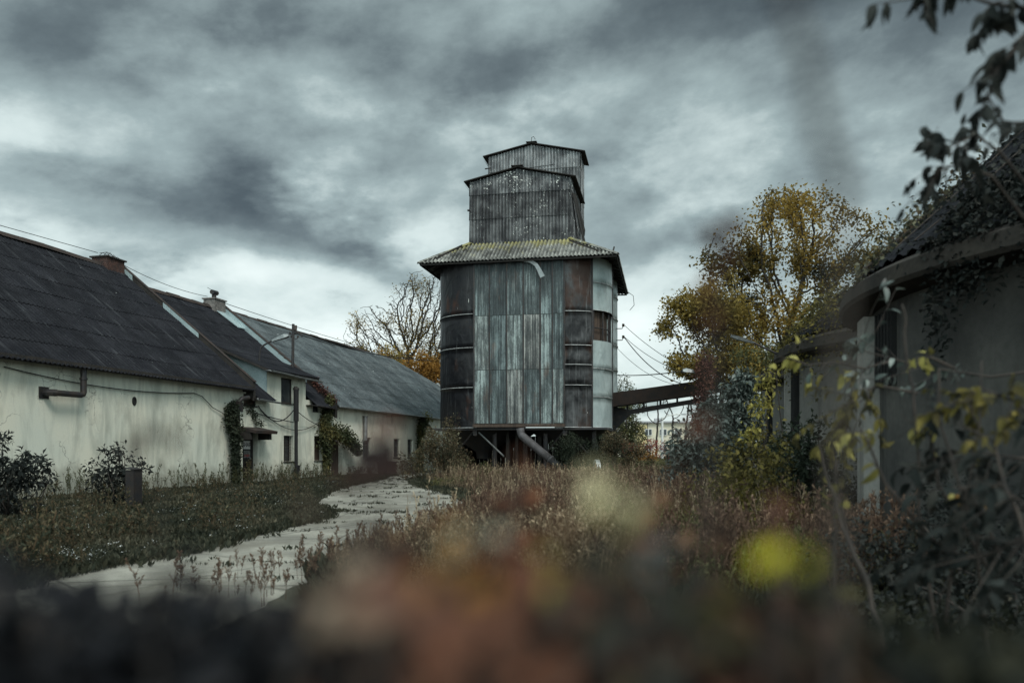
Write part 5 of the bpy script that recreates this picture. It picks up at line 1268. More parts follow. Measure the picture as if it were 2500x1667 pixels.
for i, (x, z, r_) in enumerate(((17.6, 11.6, .55), (18.4, 9.6, .9), (13.3, 9.9, .55), (13.8, 12.6, .45), (16.6, 8.0, .75), (12.0, 9.5, .5))):
    Pm = unit(rs.randn(900, 3)) * (rs.rand(900, 1) ** .5) * r_ * np.array([1.15, 1, .95]); lf = leaves('mistletoe', np.array([x, 45.3, z]) + Pm, Pm + rs.randn(900, 3) * .3, .16 * np.ones(900), .05 * np.ones(900), rs.rand(900), LM['dark'], None, rs)
    tag(lf, ['dark mistletoe ball high on the right side of the golden tree', 'large dark mistletoe clump low right in the golden tree', 'dark mistletoe ball on the left limb of the golden tree', 'small dark mistletoe ball high left in the golden tree', 'dark mistletoe mass by the trunk fork of the golden tree', 'dark mistletoe ball between the two golden trees'][i], 'mistletoe', 'mistletoe balls in the golden tree')
# pruned bare trees and greenery by the far block
for i, (px, Y, h, lb) in enumerate(((1603, 92, 8.8, 'pruned black bare tree just left of the white lamp pole'), (1642, 96, 8.6, 'pruned black bare tree just right of the white lamp pole'))):
    x = (px - 1250) / FP * Y
    tree('bare_tree', lb, (x, Y, 0), [(0, 0, z) for z in np.arange(0, 3.1, .4)], [(-.9, 0, h - 2.2, 1.3, 1, 2.4), (1.0, 0, h - 2.4, 1.2, 1, 2.3)], 70, rs, .4, .05, 0, .1, None, infl=4.5, expo=2.0, rmax=.36, kill=.9, group='pruned trees by the far block')
def mass_bush(name, label, loc, blobs, n, L, lm, rs, aspect=.6, stems=8, spread=.5, droop=.3, rows=1, tone=None, cat='bush', group=None, dirz=-.2, skin=.55, stemr=.014, ragged=False):
    t = thing(name, label, cat, loc, 0, group)
    B0 = np.array(blobs, float); B = []
    for q in B0:
        B.append(list(q[:3]) + list(q[3:6] * (.5 if ragged else .72)))
        for _ in range(16 if ragged else 11):
            dq = unit(rs.randn(1, 3))[0]; f = (.10 + .24 * rs.rand()) if ragged else (.2 + .28 * rs.rand()); B.append(list(q[:3] + dq * q[3:6] * ((.6 + .85 * rs.rand()) if ragged else (.62 + .42 * rs.rand()))) + list(q[3:6] * f))
    B = np.array(B); w = (B[:, 3] * B[:, 4] * B[:, 5]) ** .62; w /= w.sum(); k = rs.choice(len(B), n, p=w)
    d = unit(rs.randn(n, 3)); rad = skin + (1 - skin) * rs.rand(n, 1) ** .6; P = B[k, :3] + d * rad * B[k, 3:6] + rs.randn(n, 3) * .05
    ok = P[:, 2] > .01; P = P[ok]; d = d[ok]
    D = d * .7 + rs.randn(len(P), 3) * .6 + np.array([0, 0, dirz]); LL = L * (.55 + .9 * rs.rand(len(P)))
    cl = (np.sin(P[:, 0] * 3.1 + loc[0]) + np.sin(P[:, 1] * 2.3) + np.sin(P[:, 2] * 3.7)) / 6 + .5
    rn = np.clip(.5 * cl + .5 * rs.rand(len(P)), 0, 1) if tone is None else np.clip(tone(P, rs), 0, 1)
    leaves('foliage', P, D, LL, LL * aspect, rn, lm, t, rs, rows=rows, droop=droop)
    b = MB()
    for i in range(stems):
        c = B0[i % len(B0)]; e = c[:3] + unit(rs.randn(1, 3))[0] * c[3:6] * .85; a = np.array([c[0] * .4 + rs.randn() * .15, c[1] * .5 + rs.randn() * .1, 0.0])
        m1 = a * .6 + e * .4 + rs.randn(3) * .1; m1[2] = abs(m1[2]); m2 = a * .25 + e * .75 + rs.randn(3) * .12; m2[2] = abs(m2[2]); e[2] = abs(e[2])
        b.tube([a, m1, m2, e], [stemr * 1.4, stemr, stemr * .8, stemr * .5], 5)
    b.build('stem', MT['twig'], t, True)
    return t
def at(px, Y): return ((px - 1250) / FP * Y, Y, 0)
mass_bush('tree', 'round dark green tree at the left end of the apartment block', at(1530, 110), [(0, 0, 5.2, 2.2, 2, 2.0), (-.8, 0, 3.2, 2.2, 2, 2.2), (1.2, 0, 3.0, 1.6, 2, 1.8), (-.5, 0, 7.0, 1.5, 1.5, 1.2)], 5200, .26, LM['mid'], rs, cat='tree', stems=5, stemr=.12, skin=.3)
mass_bush('tree', 'pale distant tree top showing over the conveyor by the silo', at(1520, 125), [(0, 0, 11.0, 2.6, 2, 2.2), (-2, 0, 9.0, 2.6, 2, 2.4), (2, 0, 8.2, 2, 2, 1.5)], 2600, .28, LM['mid'], rs, cat='tree', stems=7, stemr=.1, skin=.2)
mass_bush('bush', 'red leaved bush in front of the far yellow block, left', at(1537, 80), [(0, 0, 1.2, 1.0, .8, 1.2), (1.0, 0, .9, .8, .8, .9)], 1700, .13, LM['pink'], rs)
mass_bush('bush', 'red leaved bush beside the pruned bare tree', at(1590, 86), [(0, 0, 1.5, 1.6, .8, 1.3), (1.9, 0, 1.3, .9, .8, 1.3)], 2300, .14, LM['pink'], rs)
mass_bush('bush', 'orange brown bush between two red bushes', at(1562, 74), [(0, 0, .9, 1.2, .8, 1.0), (1.1, 0, .6, .9, .8, .8)], 1800, .13, LM['orange'], rs)
mass_bush('bush', 'olive hedge clump at the end of the far path', at(1668, 62), [(0, 0, .9, 1.2, 1, 1.1), (1.4, 0, 1.3, 1.3, 1, 1.5), (-.8, 0, .4, .7, .6, .6), (2.8, 0, 1.4, 1.3, 1, 1.6)], 5200, .12, LM['greenweed'], rs)
pth = MB(); pth.quad((from_px(1590, 1120, 60).x, 48, .006), (from_px(1650, 1120, 60).x, 48, .006), (from_px(1640, 1120, 130).x, 150, .006), (from_px(1625, 1120, 130).x, 150, .006)); struct(pth.build('path', road_mat()), 'pale path leading to the far apartment block', 'path')

# bushes around the silo
mass_bush('bush', 'tangled autumn bush at the left foot of the silo beside the track', at(1040, 38.5), [(0, 0, .9, 1.0, .9, 1.0), (-.9, 0, .6, .7, .7, .75), (.8, .3, 1.5, .7, .7, 1.3), (1.3, 0, .7, .8, .7, .9), (.3, 0, 1.9, .5, .5, .7)], 9000, .085, LM['bramble'], rs)
mass_bush('bush', 'taller leafy bush climbing the left corner leg of the silo', at(1095, 43.0), [(0, 0, 1.8, .6, .6, 1.5), (.4, 0, 1.0, .8, .6, 1.1), (-.5, 0, 1.2, .6, .6, 1.0)], 4500, .085, LM['bramble'], rs)
mass_bush('bush', 'low grey green weeds with pale flowers by the track edge', at(1128, 31.0), [(0, 0, .15, .9, .8, .28), (.9, .4, .22, .7, .7, .38), (-.9, .5, .12, .8, .7, .22), (1.0, 1.6, .35, .5, .5, .5)], 5200, .07, LM['mid'], rs)
mass_bush('bush', 'dark leafy bush under the right side of the silo', at(1420, 43.5), [(0, 0, 1.3, 1.1, .8, 1.2), (-1.0, 0, 1.0, .7, .6, 1.1), (1.1, 0, 1.6, .9, .8, 1.1), (1.9, 0, 1.0, .9, .8, 1.1), (-.7, -.2, 1.9, .5, .4, .5)], 9000, .085, LM['dark'], rs)
mass_bush('bush', 'dark tangled bush right of the silo under the conveyor', at(1525, 42.0), [(0, 0, 1.2, .9, .8, 1.2), (.9, 0, .9, .7, .7, .9), (-.6, 0, 1.7, .6, .6, .9), (.3, -.4, .5, .9, .6, .6)], 7500, .085, LM['bramble'], rs)
# grey leaved mass in front of the stores
def gb(label, px, Y, blobs, n, L, lm, asp=.5, rows=2, **k): return mass_bush('bush', label, at(px, Y), blobs, n, L, lm, rs, aspect=asp, rows=rows, **k)
gb('tall blue grey leaved shrub rising in front of the farthest concrete store', 1745, 21.5, [(0, 0, 1.7, .85, .7, 1.1), (.2, 0, 2.6, .55, .5, .7), (-.6, 0, 1.1, .6, .6, .9), (.9, .1, 2.0, .6, .5, .8), (.8, .2, 3.0, .35, .3, .5), (.75, 0, 3.3, .3, .3, .35)], 7500, .15, LM['grey'], droop=.5)
gb('blue grey leaved shrub low beside the red brown weeds', 1700, 19.0, [(0, 0, 1.0, .6, .6, .9), (.6, -.2, 1.2, .7, .6, .9), (-.1, 0, .4, .8, .6, .6)], 4200, .13, LM['grey'], droop=.5)
gb('olive yellow bush in front of the middle concrete store', 1890, 17.5, [(0, 0, .8, .9, .7, .75), (.7, 0, .9, .6, .6, .6), (-.6, 0, 1.1, .6, .6, .7), (1.1, 0, .6, .6, .6, .6), (.2, -.3, .5, 1.1, .6, .6)], 7500, .085, LM['dull_yellow'], asp=.55, rows=1)
gb('bright yellow leaved sprays over the pier of the middle store', 1880, 16.0, [(-.3, 0, 1.75, .22, .2, .25), (-.2, 0, 2.35, .30, .2, .22), (.15, 0, 1.4, .35, .3, .3), (-.05, 0, 2.9, .25, .2, .18)], 650, .10, LM['yellow'], asp=.5, rows=2)
gb('dark grey green shrub against the pale pier', 2000, 13.5, [(0, 0, .9, .6, .5, .9), (-.5, 0, 1.3, .5, .5, .7), (.1, 0, .4, .9, .6, .6)], 5500, .085, LM['dark'], asp=.55, rows=1)
gb('mixed hedge tangle low in front of the stores', 1960, 10.6, [(0, 0, .5, .6, .5, .6), (-.5, 0, .9, .5, .5, .7), (-.9, .5, .5, .6, .5, .8)], 5200, .065, LM['dull_yellow'], asp=.55, rows=1)
# creepers lying on the cone roofs and spilling over the eaves
def roof_creeper(label, st, a0, a1, r0, r1, n, L, lm, thick=.16, Rr=5.31, H=3.35, rh=5.0, spill=0.0):
    t = thing('creeper', label, 'creeper', (st.location.x, st.location.y, 0)); a = np.radians(a0 + (a1 - a0) * rs.rand(n)); f = rs.rand(n); rad = r0 + (r1 - r0) * f
    lump = (np.sin(a * 23) + np.sin(rad * 4.1 + a * 9) + np.sin(a * 51 + rad * 7)) / 3; keep = lump > -.35 + .4 * rs.randn(n) * .5; a, rad, lump = a[keep], rad[keep], lump[keep]; n = len(a)
    z = H + .5 + rh * (1 - np.minimum(rad / Rr, 1)) + thick * np.abs(rs.randn(n)) * (1 + lump); out = rad > Rr - .02
    z = np.where(out, H + .5 - rs.rand(n) ** 1.5 * spill * (1 + lump), z); rad = np.where(out, Rr + .18 * rs.rand(n), rad)
    P = np.stack([rad * np.cos(a), rad * np.sin(a), z], 1); D = np.stack([np.cos(a), np.sin(a), -.5 * np.ones(n)], 1) * .5 + rs.randn(n, 3) * .7
    LL = L * (.6 + .8 * rs.rand(n)); leaves('foliage', P, D, LL, LL * .6, rs.rand(n), lm, t, rs)
    b = MB()
    for k in range(14):
        aa = math.radians(a0 + (a1 - a0) * rs.rand()); pts = []
        for q in range(7):
            rr_ = r1 + (r0 - r1) * q / 6; aa += rs.randn() * .03; pts.append((min(rr_, Rr) * math.cos(aa), min(rr_, Rr) * math.sin(aa), H + .56 + rh * (1 - min(rr_ / Rr, 1)) + rs.rand() * .08))
        b.tube(pts, .008, 4)
    b.build('stem', MT['twig'], t)
roof_creeper('dark leaved creeper blanketing the cone roof of the nearest store', ST[0], 150, 300, 1.2, 5.33, 12000, .07, LM['black'], .035, spill=.25)
roof_creeper('brown creeper fringe tumbling over the far eave edge of the nearest store', ST[0], 128, 176, 3.9, 5.5, 3600, .07, LM['bramble'], .14, spill=.25)
roof_creeper('black leaf curtain hanging from the eave over the nearest store wall', ST[0], 190, 290, 4.7, 5.9, 26000, .075, LM['black'], .12, spill=.8)
roof_creeper('golden brown creeper along the eave of the middle store', ST[1], 158, 215, 4.3, 5.6, 5200, .075, LM['dull_yellow'], .20, H=3.3, rh=4.3, spill=.75)
# ivy: columns of leaves
def ivy(label, pts, r, n, L, lm, rs, stem=.03, cat='creeper', name='creeper', aspect=.85, flat=None, off=(0, 0, 0), hug=1.0):
    P0_ = Vector(pts[0]); t = thing(name, label, cat, (P0_.x, P0_.y, 0))
    Q = np.array([tuple(Vector(p) - Vector((P0_.x, P0_.y, 0))) for p in pts]); seg = np.linalg.norm(np.diff(Q, axis=0), axis=1); cum = np.concatenate([[0], np.cumsum(seg)]) / seg.sum()
    u = rs.rand(n); C = np.stack([np.interp(u, cum, Q[:, k]) for k in range(3)], 1); R = np.interp(u, np.linspace(0, 1, len(r)), r)[:, None] * (1 + .45 * np.sin(u * 37 + 1)[:, None] * .6 + .3 * np.sin(u * 91)[:, None])
    d = unit(rs.randn(n, 3)); P = C + d * R * (rs.rand(n, 1) ** .45) * np.array([1, 1, .8]); vn = np.array(tuple(V_)); P0d = P - C; P = C + P0d - np.outer(P0d @ vn, vn) * (1 - hug) + np.array(off); P[:, 2] = np.abs(P[:, 2])
    rn = np.clip(.45 * rs.rand(n) + .3 + .25 * np.sin(P[:, 2] * 3 + P[:, 0] * 5), 0, 1)
    leaves('foliage', P, d + rs.randn(n, 3) * .5 + np.array([0, 0, -.5]), L * (.6 + .8 * rs.rand(n)), L * aspect * (.6 + .8 * rs.rand(n)), rn, lm, t, rs)
    b = MB()
    for k in range(3): b.tube([tuple(q + rs.randn(3) * stem * 1.2 * np.array([1, 1, 0])) for q in Q], stem * .6, 5)
    b.build('stem', MT['twig'], t, True)
    return t
ivy('dark ivy swallowing the wide downpipe left of the boarded door', [bw(sxo(577, .25), -.25, 0), bw(sxo(577, .28), -.28, 1.5), bw(sxo(573, .3), -.3, 2.4), bw(sxo(564, .3), -.3, 3.1), bw(sxo(576, .3), -.3, 3.4)], [.22, .22, .28, .50, .25], 3800, .10, LM['dark'], rs, hug=.5)
ivy('thin brown ivy hanging over the boarded door', [bw(sx(606), .1, 0), bw(sx(610), .08, .9), bw(sx(614), .05, 1.0)], [.36, .22, .08], 220, .08, LM['bramble'], rs, stem=.012, hug=.2)
ivy('sparse ivy strands on the white wall above the door canopy', [bw(sx(598), -.1, 3.5), bw(sx(612), -.08, 3.2), bw(sx(622), -.08, 2.75), bw(sx(628), -.3, 2.65)], [.35, .30, .25, .2], 260, .085, LM['dark'], rs, stem=.012, hug=.15)
ivy('green creeper thick on the downpipe between the house and far barn', [bw(sxo(799, .2), -.2, 0), bw(sxo(799, .2), -.2, 1.5), bw(sxo(792, .25), -.25, 2.5), bw(sxo(800, .25), -.25, 3.4), bw(sxo(806, .2), -.2, 4.2)], [.20, .30, .75, .45, .30], 3600, .11, LM['mid'], rs, stem=.04, hug=.45)
ivy('leafy creeper arching right over the brown barn doors', [bw(sxo(806, .3), -.3, 2.3), bw(sxo(822, .45), -.45, 2.5), bw(sxo(845, .5), -.5, 2.2), bw(sxo(865, .55), -.55, 1.7), bw(sxo(876, .5), -.5, 1.3)], [.6, .6, .45, .35, .2], 2600, .12, LM['mid'], rs, stem=.02)
ivy('red brown dead creeper on the rusty parapet foot', [bw(S2 - .2, -.4, 4.1), bw(S2 - .2, .6, 5.0), bw(S2 - .3, 1.2, 5.4)], [.2, .28, .2], 480, .09, LM['wine'], rs, stem=.02)
ivy('ivy on the far downpipe near the silo', [bw(sxo(1027, .2), -.2, 0), bw(sxo(1027, .25), -.25, 2.0), bw(sxo(1030, .3), -.3, 3.2), bw(sxo(1042, .3), -.3, 3.7)], [.25, .30, .65, .8], 2600, .13, LM['mid'], rs, stem=.03, hug=.4)
ivy('dense wine red creeper wrapping the leaning pole right of the conveyor', [(from_px(1716, 0, 36).x, 35.7, 0), (from_px(1712, 0, 36).x, 35.7, 2.6), (from_px(1716, 0, 36).x, 35.7, 4.2), (from_px(1718, 0, 36).x, 35.7, 5.6)], [.30, .38, .42, .40], 8200, .095, LM['wine'], rs, stem=.06)

# plants at the foot of the near barn
mass_bush('bush', 'black leaved shrub at the left edge against the nearest barn', at(40, 17.2), [(-.15, 0, 1.05, .60, .5, .48), (-.8, 0, 1.15, .6, .6, .5), (.35, .0, .95, .34, .4, .30), (-.4, 0, .4, .7, .5, .4)], 3800, .11, LM['black'], rs, aspect=.45, rows=2, stemr=.012, ragged=True, stems=14)
mass_bush('bush', 'narrow upright dark shrub by the grey switch cabinet', at(275, 20.6), [(0, 0, 1.0, .40, .3, .35), (-.15, 0, .6, .45, .3, .5), (.15, 0, 1.35, .25, .2, .2), (.62, 0, 1.05, .22, .2, .12), (.3, 0, .45, .5, .3, .4)], 1300, .12, LM['black'], rs, aspect=.42, rows=2, ragged=True, stems=12)

# ================================================================== WEEDS, GRASS, FLOWERS (nobody could count them)
def weed_templates(rs, k, h, nb, spread, leafl):
    """a few tall dry stalks with side sprigs: returns list of (V, F) quads, rnd"""
    out = []
    for _ in range(k):
        V = []; F = []; R = []
        def quad(a, b, w0, w1, side, r):
            i = len(V); V.extend([a - side * w0, a + side * w0, b + side * w1, b - side * w1]); F.append([i, i + 1, i + 2, i + 3]); R.extend([r] * 4)
        lean = rs.randn(2) * .14; H = h * (.7 + .5 * rs.rand()); pts = [np.array([lean[0] * t * t * H, lean[1] * t * t * H, H * t]) for t in np.linspace(0, 1, 5)]
        for i in range(4):
            a = rs.rand() * PI; side = np.array([math.cos(a), math.sin(a), 0]); quad(pts[i], pts[i + 1], .0065, .005, side, .75 * rs.rand())
        for _b in range(nb):
            t = .35 + .65 * rs.rand(); i = min(3, int(t * 4)); p = pts[i] + (pts[i + 1] - pts[i]) * (t * 4 - i)
            a = rs.rand() * 2 * PI; d = np.array([math.cos(a) * spread, math.sin(a) * spread, .9]); d /= np.linalg.norm(d); l = h * (.10 + .16 * rs.rand()) * (1.25 - t)* 1.5
            e = p + d * l; side = np.cross(d, [0, 0, 1]); side /= np.linalg.norm(side); quad(p, e, .0038, .003, side, .4 * rs.rand())
            for q in range(leafl):
                s = .3 + .7 * rs.rand(); c = p + (e - p) * s; dd = d + rs.randn(3) * .5; dd /= np.linalg.norm(dd); sd = rs.randn(3); sd /= np.linalg.norm(sd); L = .02 + .025 * rs.rand(); quad(c, c + dd * L, .007, .008, sd, rs.rand())
        out.append((np.array(V), np.array(F), np.array(R)))
    return out
def scatter(name, tmpl, XY, sc, rs, mat, label, cat, z=0.0, tone=None):
    VV = []; FF = []; RR = []; base = 0; n = len(XY); which = rs.randint(0, len(tmpl), n)
    for k, (V, F, R) in enumerate(tmpl):
        m = np.where(which == k)[0]
        if not len(m): continue
        a = rs.rand(len(m)) * 2 * PI; c, s = np.cos(a)[:, None], np.sin(a)[:, None]; S = sc[m][:, None]
        x = (V[:, 0][None] * c - V[:, 1][None] * s) * S + XY[m, 0][:, None]; y = (V[:, 0][None] * s + V[:, 1][None] * c) * S + XY[m, 1][:, None]; zz = V[:, 2][None] * S + z
        VV.append(np.stack([x, y, zz], 2).reshape(-1, 3)); FF.append((np.arange(len(m))[:, None, None] * len(V) + F[None]).reshape(-1, 4) + base); base += len(m) * len(V)
        t = tone[m][:, None] if tone is not None else 0; RR.append(np.clip(R[None] * .6 + .2 + t + 0 * S, 0, 1).ravel())
    o = np_obj(name, np.concatenate(VV), np.concatenate(FF), mat, None, np.concatenate(RR)); return tag(o, label, cat, kind='stuff')
def region(rs, n, y0, y1, xl, xr, dens=None):
    """random points between xl(y) and xr(y), thinning with distance so the picture stays evenly grained"""
    Y = y0 * (y1 / y0) ** rs.rand(n); X = np.array([xl(y) for y in Y]) ; X2 = np.array([xr(y) for y in Y]); x = X + (X2 - X) * rs.rand(n)
    return np.stack([x, Y], 1)
def clump(XY): return np.sin(XY[:, 0] * 1.3 + np.sin(XY[:, 1] * .8) * 1.5) * np.sin(XY[:, 1] * .9 + 1.1)
rs = np.random.RandomState(77)
def store_x(y): return float(np.interp(y, [3, 8, 12, 19, 26, 34, 45, 60], [4.4, 4.2, 4.5, 5.6, 7.2, 9.0, 11.0, 16]))
def wl(y): return float(np.interp(y, [5, 8, 10, 12, 14, 16, 20, 24, 30, 38, 46], [-.7, -1.7, -2.3, -1.6, -1.15, -.9, -.75, -1.1, -2.9, -4.4, -4.6]))
tall = weed_templates(rs, 7, .72, 13, .42, 3)
XY = region(rs, 15500, 7.4, 43, lambda y: wl(y), store_x)
cl = clump(XY); keep = rs.rand(len(XY)) < .55 + .45 * (cl > -.3); XY = XY[keep]; cl = cl[keep]
inside = (np.abs(XY[:, 0] - 1.3) < 5.5) & (XY[:, 1] > 45); XY = XY[~inside]; cl = cl[~inside]
edge = np.array([np.clip((x - wl(y)) / 1.6, 0, 1) for x, y in XY]); sc = (np.interp(XY[:, 1], [8, 20, 30, 42], [.50, .50, .40, .30]) + .60 * rs.rand(len(XY)) ** 2.2) * (.45 + .55 * edge) * (1 + .15 * cl)
right = XY[:, 0] > XY[:, 1] * .115 + 0.2
scatter('dry_weeds', tall, XY[~right], sc[~right], rs, LM['straw'], 'tan dry weed stalks covering the middle of the yard', 'weeds', tone=(-.12 + .2 * cl)[~right])
XY2 = region(rs, 8500, 7.5, 43, lambda y: wl(y) + .25, store_x); cl2 = np.sin(XY2[:, 0] * 1.1 + 2) * np.sin(XY2[:, 1] * .7); ok = (cl2 > -.15); XY2 = XY2[ok]
e2 = np.array([np.clip((x - wl(y)) / 1.6, 0, 1) for x, y in XY2])
heads = weed_templates(rs, 7, .80, 18, .34, 4)
scatter('red_weeds', heads, XY2, (np.interp(XY2[:, 1], [8, 20, 30, 42], [.48, .50, .38, .28]) + .65 * rs.rand(len(XY2)) ** 2.2) * (.4 + .6 * e2), rs, LM['redweed'], 'reddish brown seed heads of tall weeds in front of the silo', 'weeds')
gr = weed_templates(rs, 6, .5, 8, .6, 3)
XY3 = region(rs, 5500, 7.5, 44, lambda y: .085 * y + 0.2, store_x)
scatter('green_weeds', gr, XY3, .7 + .5 * rs.rand(len(XY3)), rs, LM['greenweed'], 'yellow green weeds on the right side of the yard', 'weeds')
wisp = weed_templates(rs, 7, 1.0, 9, .30, 3)
XYt = region(rs, 950, 10, 40, lambda y: wl(y) + .4, store_x)
scatter('tall_dry_stalks', wisp, XYt, .55 + .5 * rs.rand(len(XYt)), rs, LM['straw'], 'scattered taller pale straw stalks above the dry weeds', 'weeds', tone=np.full(len(XYt), .15))
# sprigs along the near edge of the track
sp_ = weed_templates(rs, 6, .62, 17, .5, 5)
XY4 = np.concatenate([np.stack([np.array([road_r(y) for y in Y]) + .15 - rs.rand(len(Y)) ** 1.6 * np.interp(Y, [6, 9, 12, 20], [1.9, 1.3, .7, .3]), Y], 1) for Y in [7.6 + 10 * rs.rand(260)]])
scatter('track_weeds', sp_, XY4, .28 + .5 * rs.rand(len(XY4)) ** 1.6, rs, LM['redweed'], 'brown feathery weeds standing along the near edge of the track', 'weeds')
# along the barn wall
def facade_x(y): return -11.8 + .24 * (y - 33.9)
Yw = 15 + 26 * rs.rand(520); XYw = np.stack([np.array([facade_x(y) for y in Yw]) + .12 + np.abs(rs.randn(len(Yw))) * .45, Yw], 1)
scatter('wall_weeds', weed_templates(rs, 6, .85, 15, .4, 4), XYw, .35 + .75 * rs.rand(len(XYw)) ** 1.6, rs, LM['greenweed'], 'thin tall weeds against the foot of the white barn wall', 'weeds', tone=np.full(len(XYw), -.25))
# low ground cover
def tuft_templates(rs, k, h, n):
    out = []
    for _ in range(k):
        P = rs.randn(n, 3) * np.array([.06, .06, 0]); a = rs.rand(n) * 2 * PI; t = .3 + .9 * rs.rand(n); D = np.stack([np.cos(a) * t, np.sin(a) * t, np.ones(n)], 1); D = unit(D); L = h * (.5 + rs.rand(n)); S = unit(np.cross(D, rs.randn(n, 3))); w = (.10 + .12 * rs.rand(n))[:, None] * L[:, None]
        V = np.stack([P, P + D * L[:, None] * .5 + S * w, P + D * L[:, None], P + D * L[:, None] * .5 - S * w], 1).reshape(-1, 3); F = np.arange(n)[:, None] * 4 + np.arange(4)[None]
        out.append((V, F, np.repeat(rs.rand(n), 4)))
    return out
tf = tuft_templates(rs, 8, .11, 22)
XY5 = region(rs, 17000, 6.5, 46, lambda y: max(facade_x(y) + .05, -y * .70), lambda y: road_l(y) - .05)
cl5 = np.sin(XY5[:, 0] * 1.7 + np.sin(XY5[:, 1]) * 1.2) * np.sin(XY5[:, 1] * 1.1)
dist = np.array([road_l(y) - x for x, y in XY5]); keep = rs.rand(len(XY5)) < np.clip(.35 + dist * .8, 0, 1); XY5 = XY5[keep]; cl5 = cl5[keep]
scatter('grass', tf, XY5, .6 + .6 * rs.rand(len(XY5)) + .25 * cl5, rs, LM['ground'], 'dark low grass and clover between barn wall and track', 'grass', tone=.34 * cl5 + .10 * rs.randn(len(XY5)))
XYl = region(rs, 5200, 8, 44, lambda y: max(facade_x(y) + .3, -y * .70), lambda y: road_l(y) + .1); cll = np.sin(XYl[:, 0] * 2.1 + np.sin(XYl[:, 1] * 1.3)) * np.sin(XYl[:, 1] * .9 + .4); XYl = XYl[cll > .1]
scatter('lawn_weeds', weed_templates(rs, 6, .32, 10, .6, 3), XYl, .4 + 1.5 * rs.rand(len(XYl)) ** 3, rs, LM['bramble'], 'dark rough weeds standing in patches on the grass by the track', 'weeds', tone=np.full(len(XYl), -.1))
XYe = np.concatenate([np.stack([np.array([(road_l if q else road_r)(y) for y in Y]) + rs.randn(len(Y)) * .16, Y], 1) for q, Y in ((1, 7 + 34 * rs.rand(2600)), (0, 12 + 30 * rs.rand(1300)))])
scatter('edge_grass', tuft_templates(rs, 5, .09, 16), XYe, .5 + .9 * rs.rand(len(XYe)), rs, LM['ground'], 'ragged grass creeping over both edges of the concrete track', 'grass', z=.003)
XY6 = region(rs, 11000, 5.0, 48, lambda y: wl(y) - .2, store_x)
scatter('undergrowth', tuft_templates(rs, 6, .16, 20), XY6, .6 + .8 * rs.rand(len(XY6)), rs, LM['ground'], 'low dark undergrowth beneath the dry weeds', 'grass')
# tufts in the cracks of the track
Yr = 9 + 36 * rs.rand(1500); xr_ = np.array([road_l(y) + (road_r(y) - road_l(y)) * (.5 + .5 * np.sin(rs.rand() * 6.3)) for y in Yr]); m = (np.sin(Yr * 2.2 + xr_ * .7) > .82) | (rs.rand(len(Yr)) < .08); XYr = np.stack([xr_, Yr], 1)[m]
scatter('track_grass', tuft_templates(rs, 5, .07, 14), XYr, .5 + .8 * rs.rand(len(XYr)), rs, LM['ground'], 'tufts growing in the cracks of the concrete track', 'grass', z=.004)
# verge beyond the silo
XYb = region(rs, 5200, 40, 110, lambda y: y * .10 + 1.5, lambda y: y * .26)
scatter('meadow', tuft_templates(rs, 5, .35, 14), XYb, .7 + .7 * rs.rand(len(XYb)), rs, LM['greenweed'], 'pale rough meadow beyond the silo', 'grass')
# scattered white flowers and seed heads
n = 1300; Yf = 9 * (36 / 9.0) ** rs.rand(n); Xf = np.array([max(facade_x(y), -y * .68) + (road_l(y) - max(facade_x(y), -y * .68)) * rs.rand() for y in Yf]); cf = np.sin(Xf * 1.9) * np.sin(Yf * 1.2 + 1) ; m = cf > .15
Pf = np.stack([Xf[m], Yf[m], .08 + .08 * rs.rand(m.sum())], 1); k = len(Pf); Pf = np.repeat(Pf, 3, 0) + rs.randn(k * 3, 3) * np.array([.035, .035, .01])
o = leaves('white_flowers', Pf, rs.randn(len(Pf), 3) * np.array([1, 1, .3]), .017 + .012 * rs.rand(len(Pf)), .013 + .009 * rs.rand(len(Pf)), rs.rand(len(Pf)), LM['white'], None, rs); tag(o, 'tiny white flowers scattered through the dark grass by the barn', 'flowers', kind='stuff')
# yarrow in the weeds
Py = []
for px, py, Y in ((1185, 1285, 12.5), (1200, 1278, 12.4), (1215, 1272, 12.3), (1232, 1268, 12.3), (1247, 1262, 12.2), (1195, 1292, 12.5), (1225, 1280, 12.2), (1605, 1240, 14), (1612, 1248, 14), (1740, 1255, 13), (1752, 1262, 13)):
    c = from_px(px, py, Y); Py += [(c.x + rs.randn() * .035, c.y + rs.randn() * .03, c.z + rs.randn() * .008) for _ in range(16)]
Py = np.array(Py); o = leaves('yarrow_heads', Py, rs.randn(len(Py), 3) * np.array([1, 1, .2]), np.full(len(Py), .022), np.full(len(Py), .018), rs.rand(len(Py)), LM['white'], None, rs); 
b = MB(); [b.tube([(x, y, 0), (x + .01, y, z)], .003, 3, False) for x, y, z in Py[::8]]; st = b.build('stalks', MT['twig'], o); tag(o, 'white flat yarrow heads in the middle of the dry weeds', 'flowers', kind='stuff')

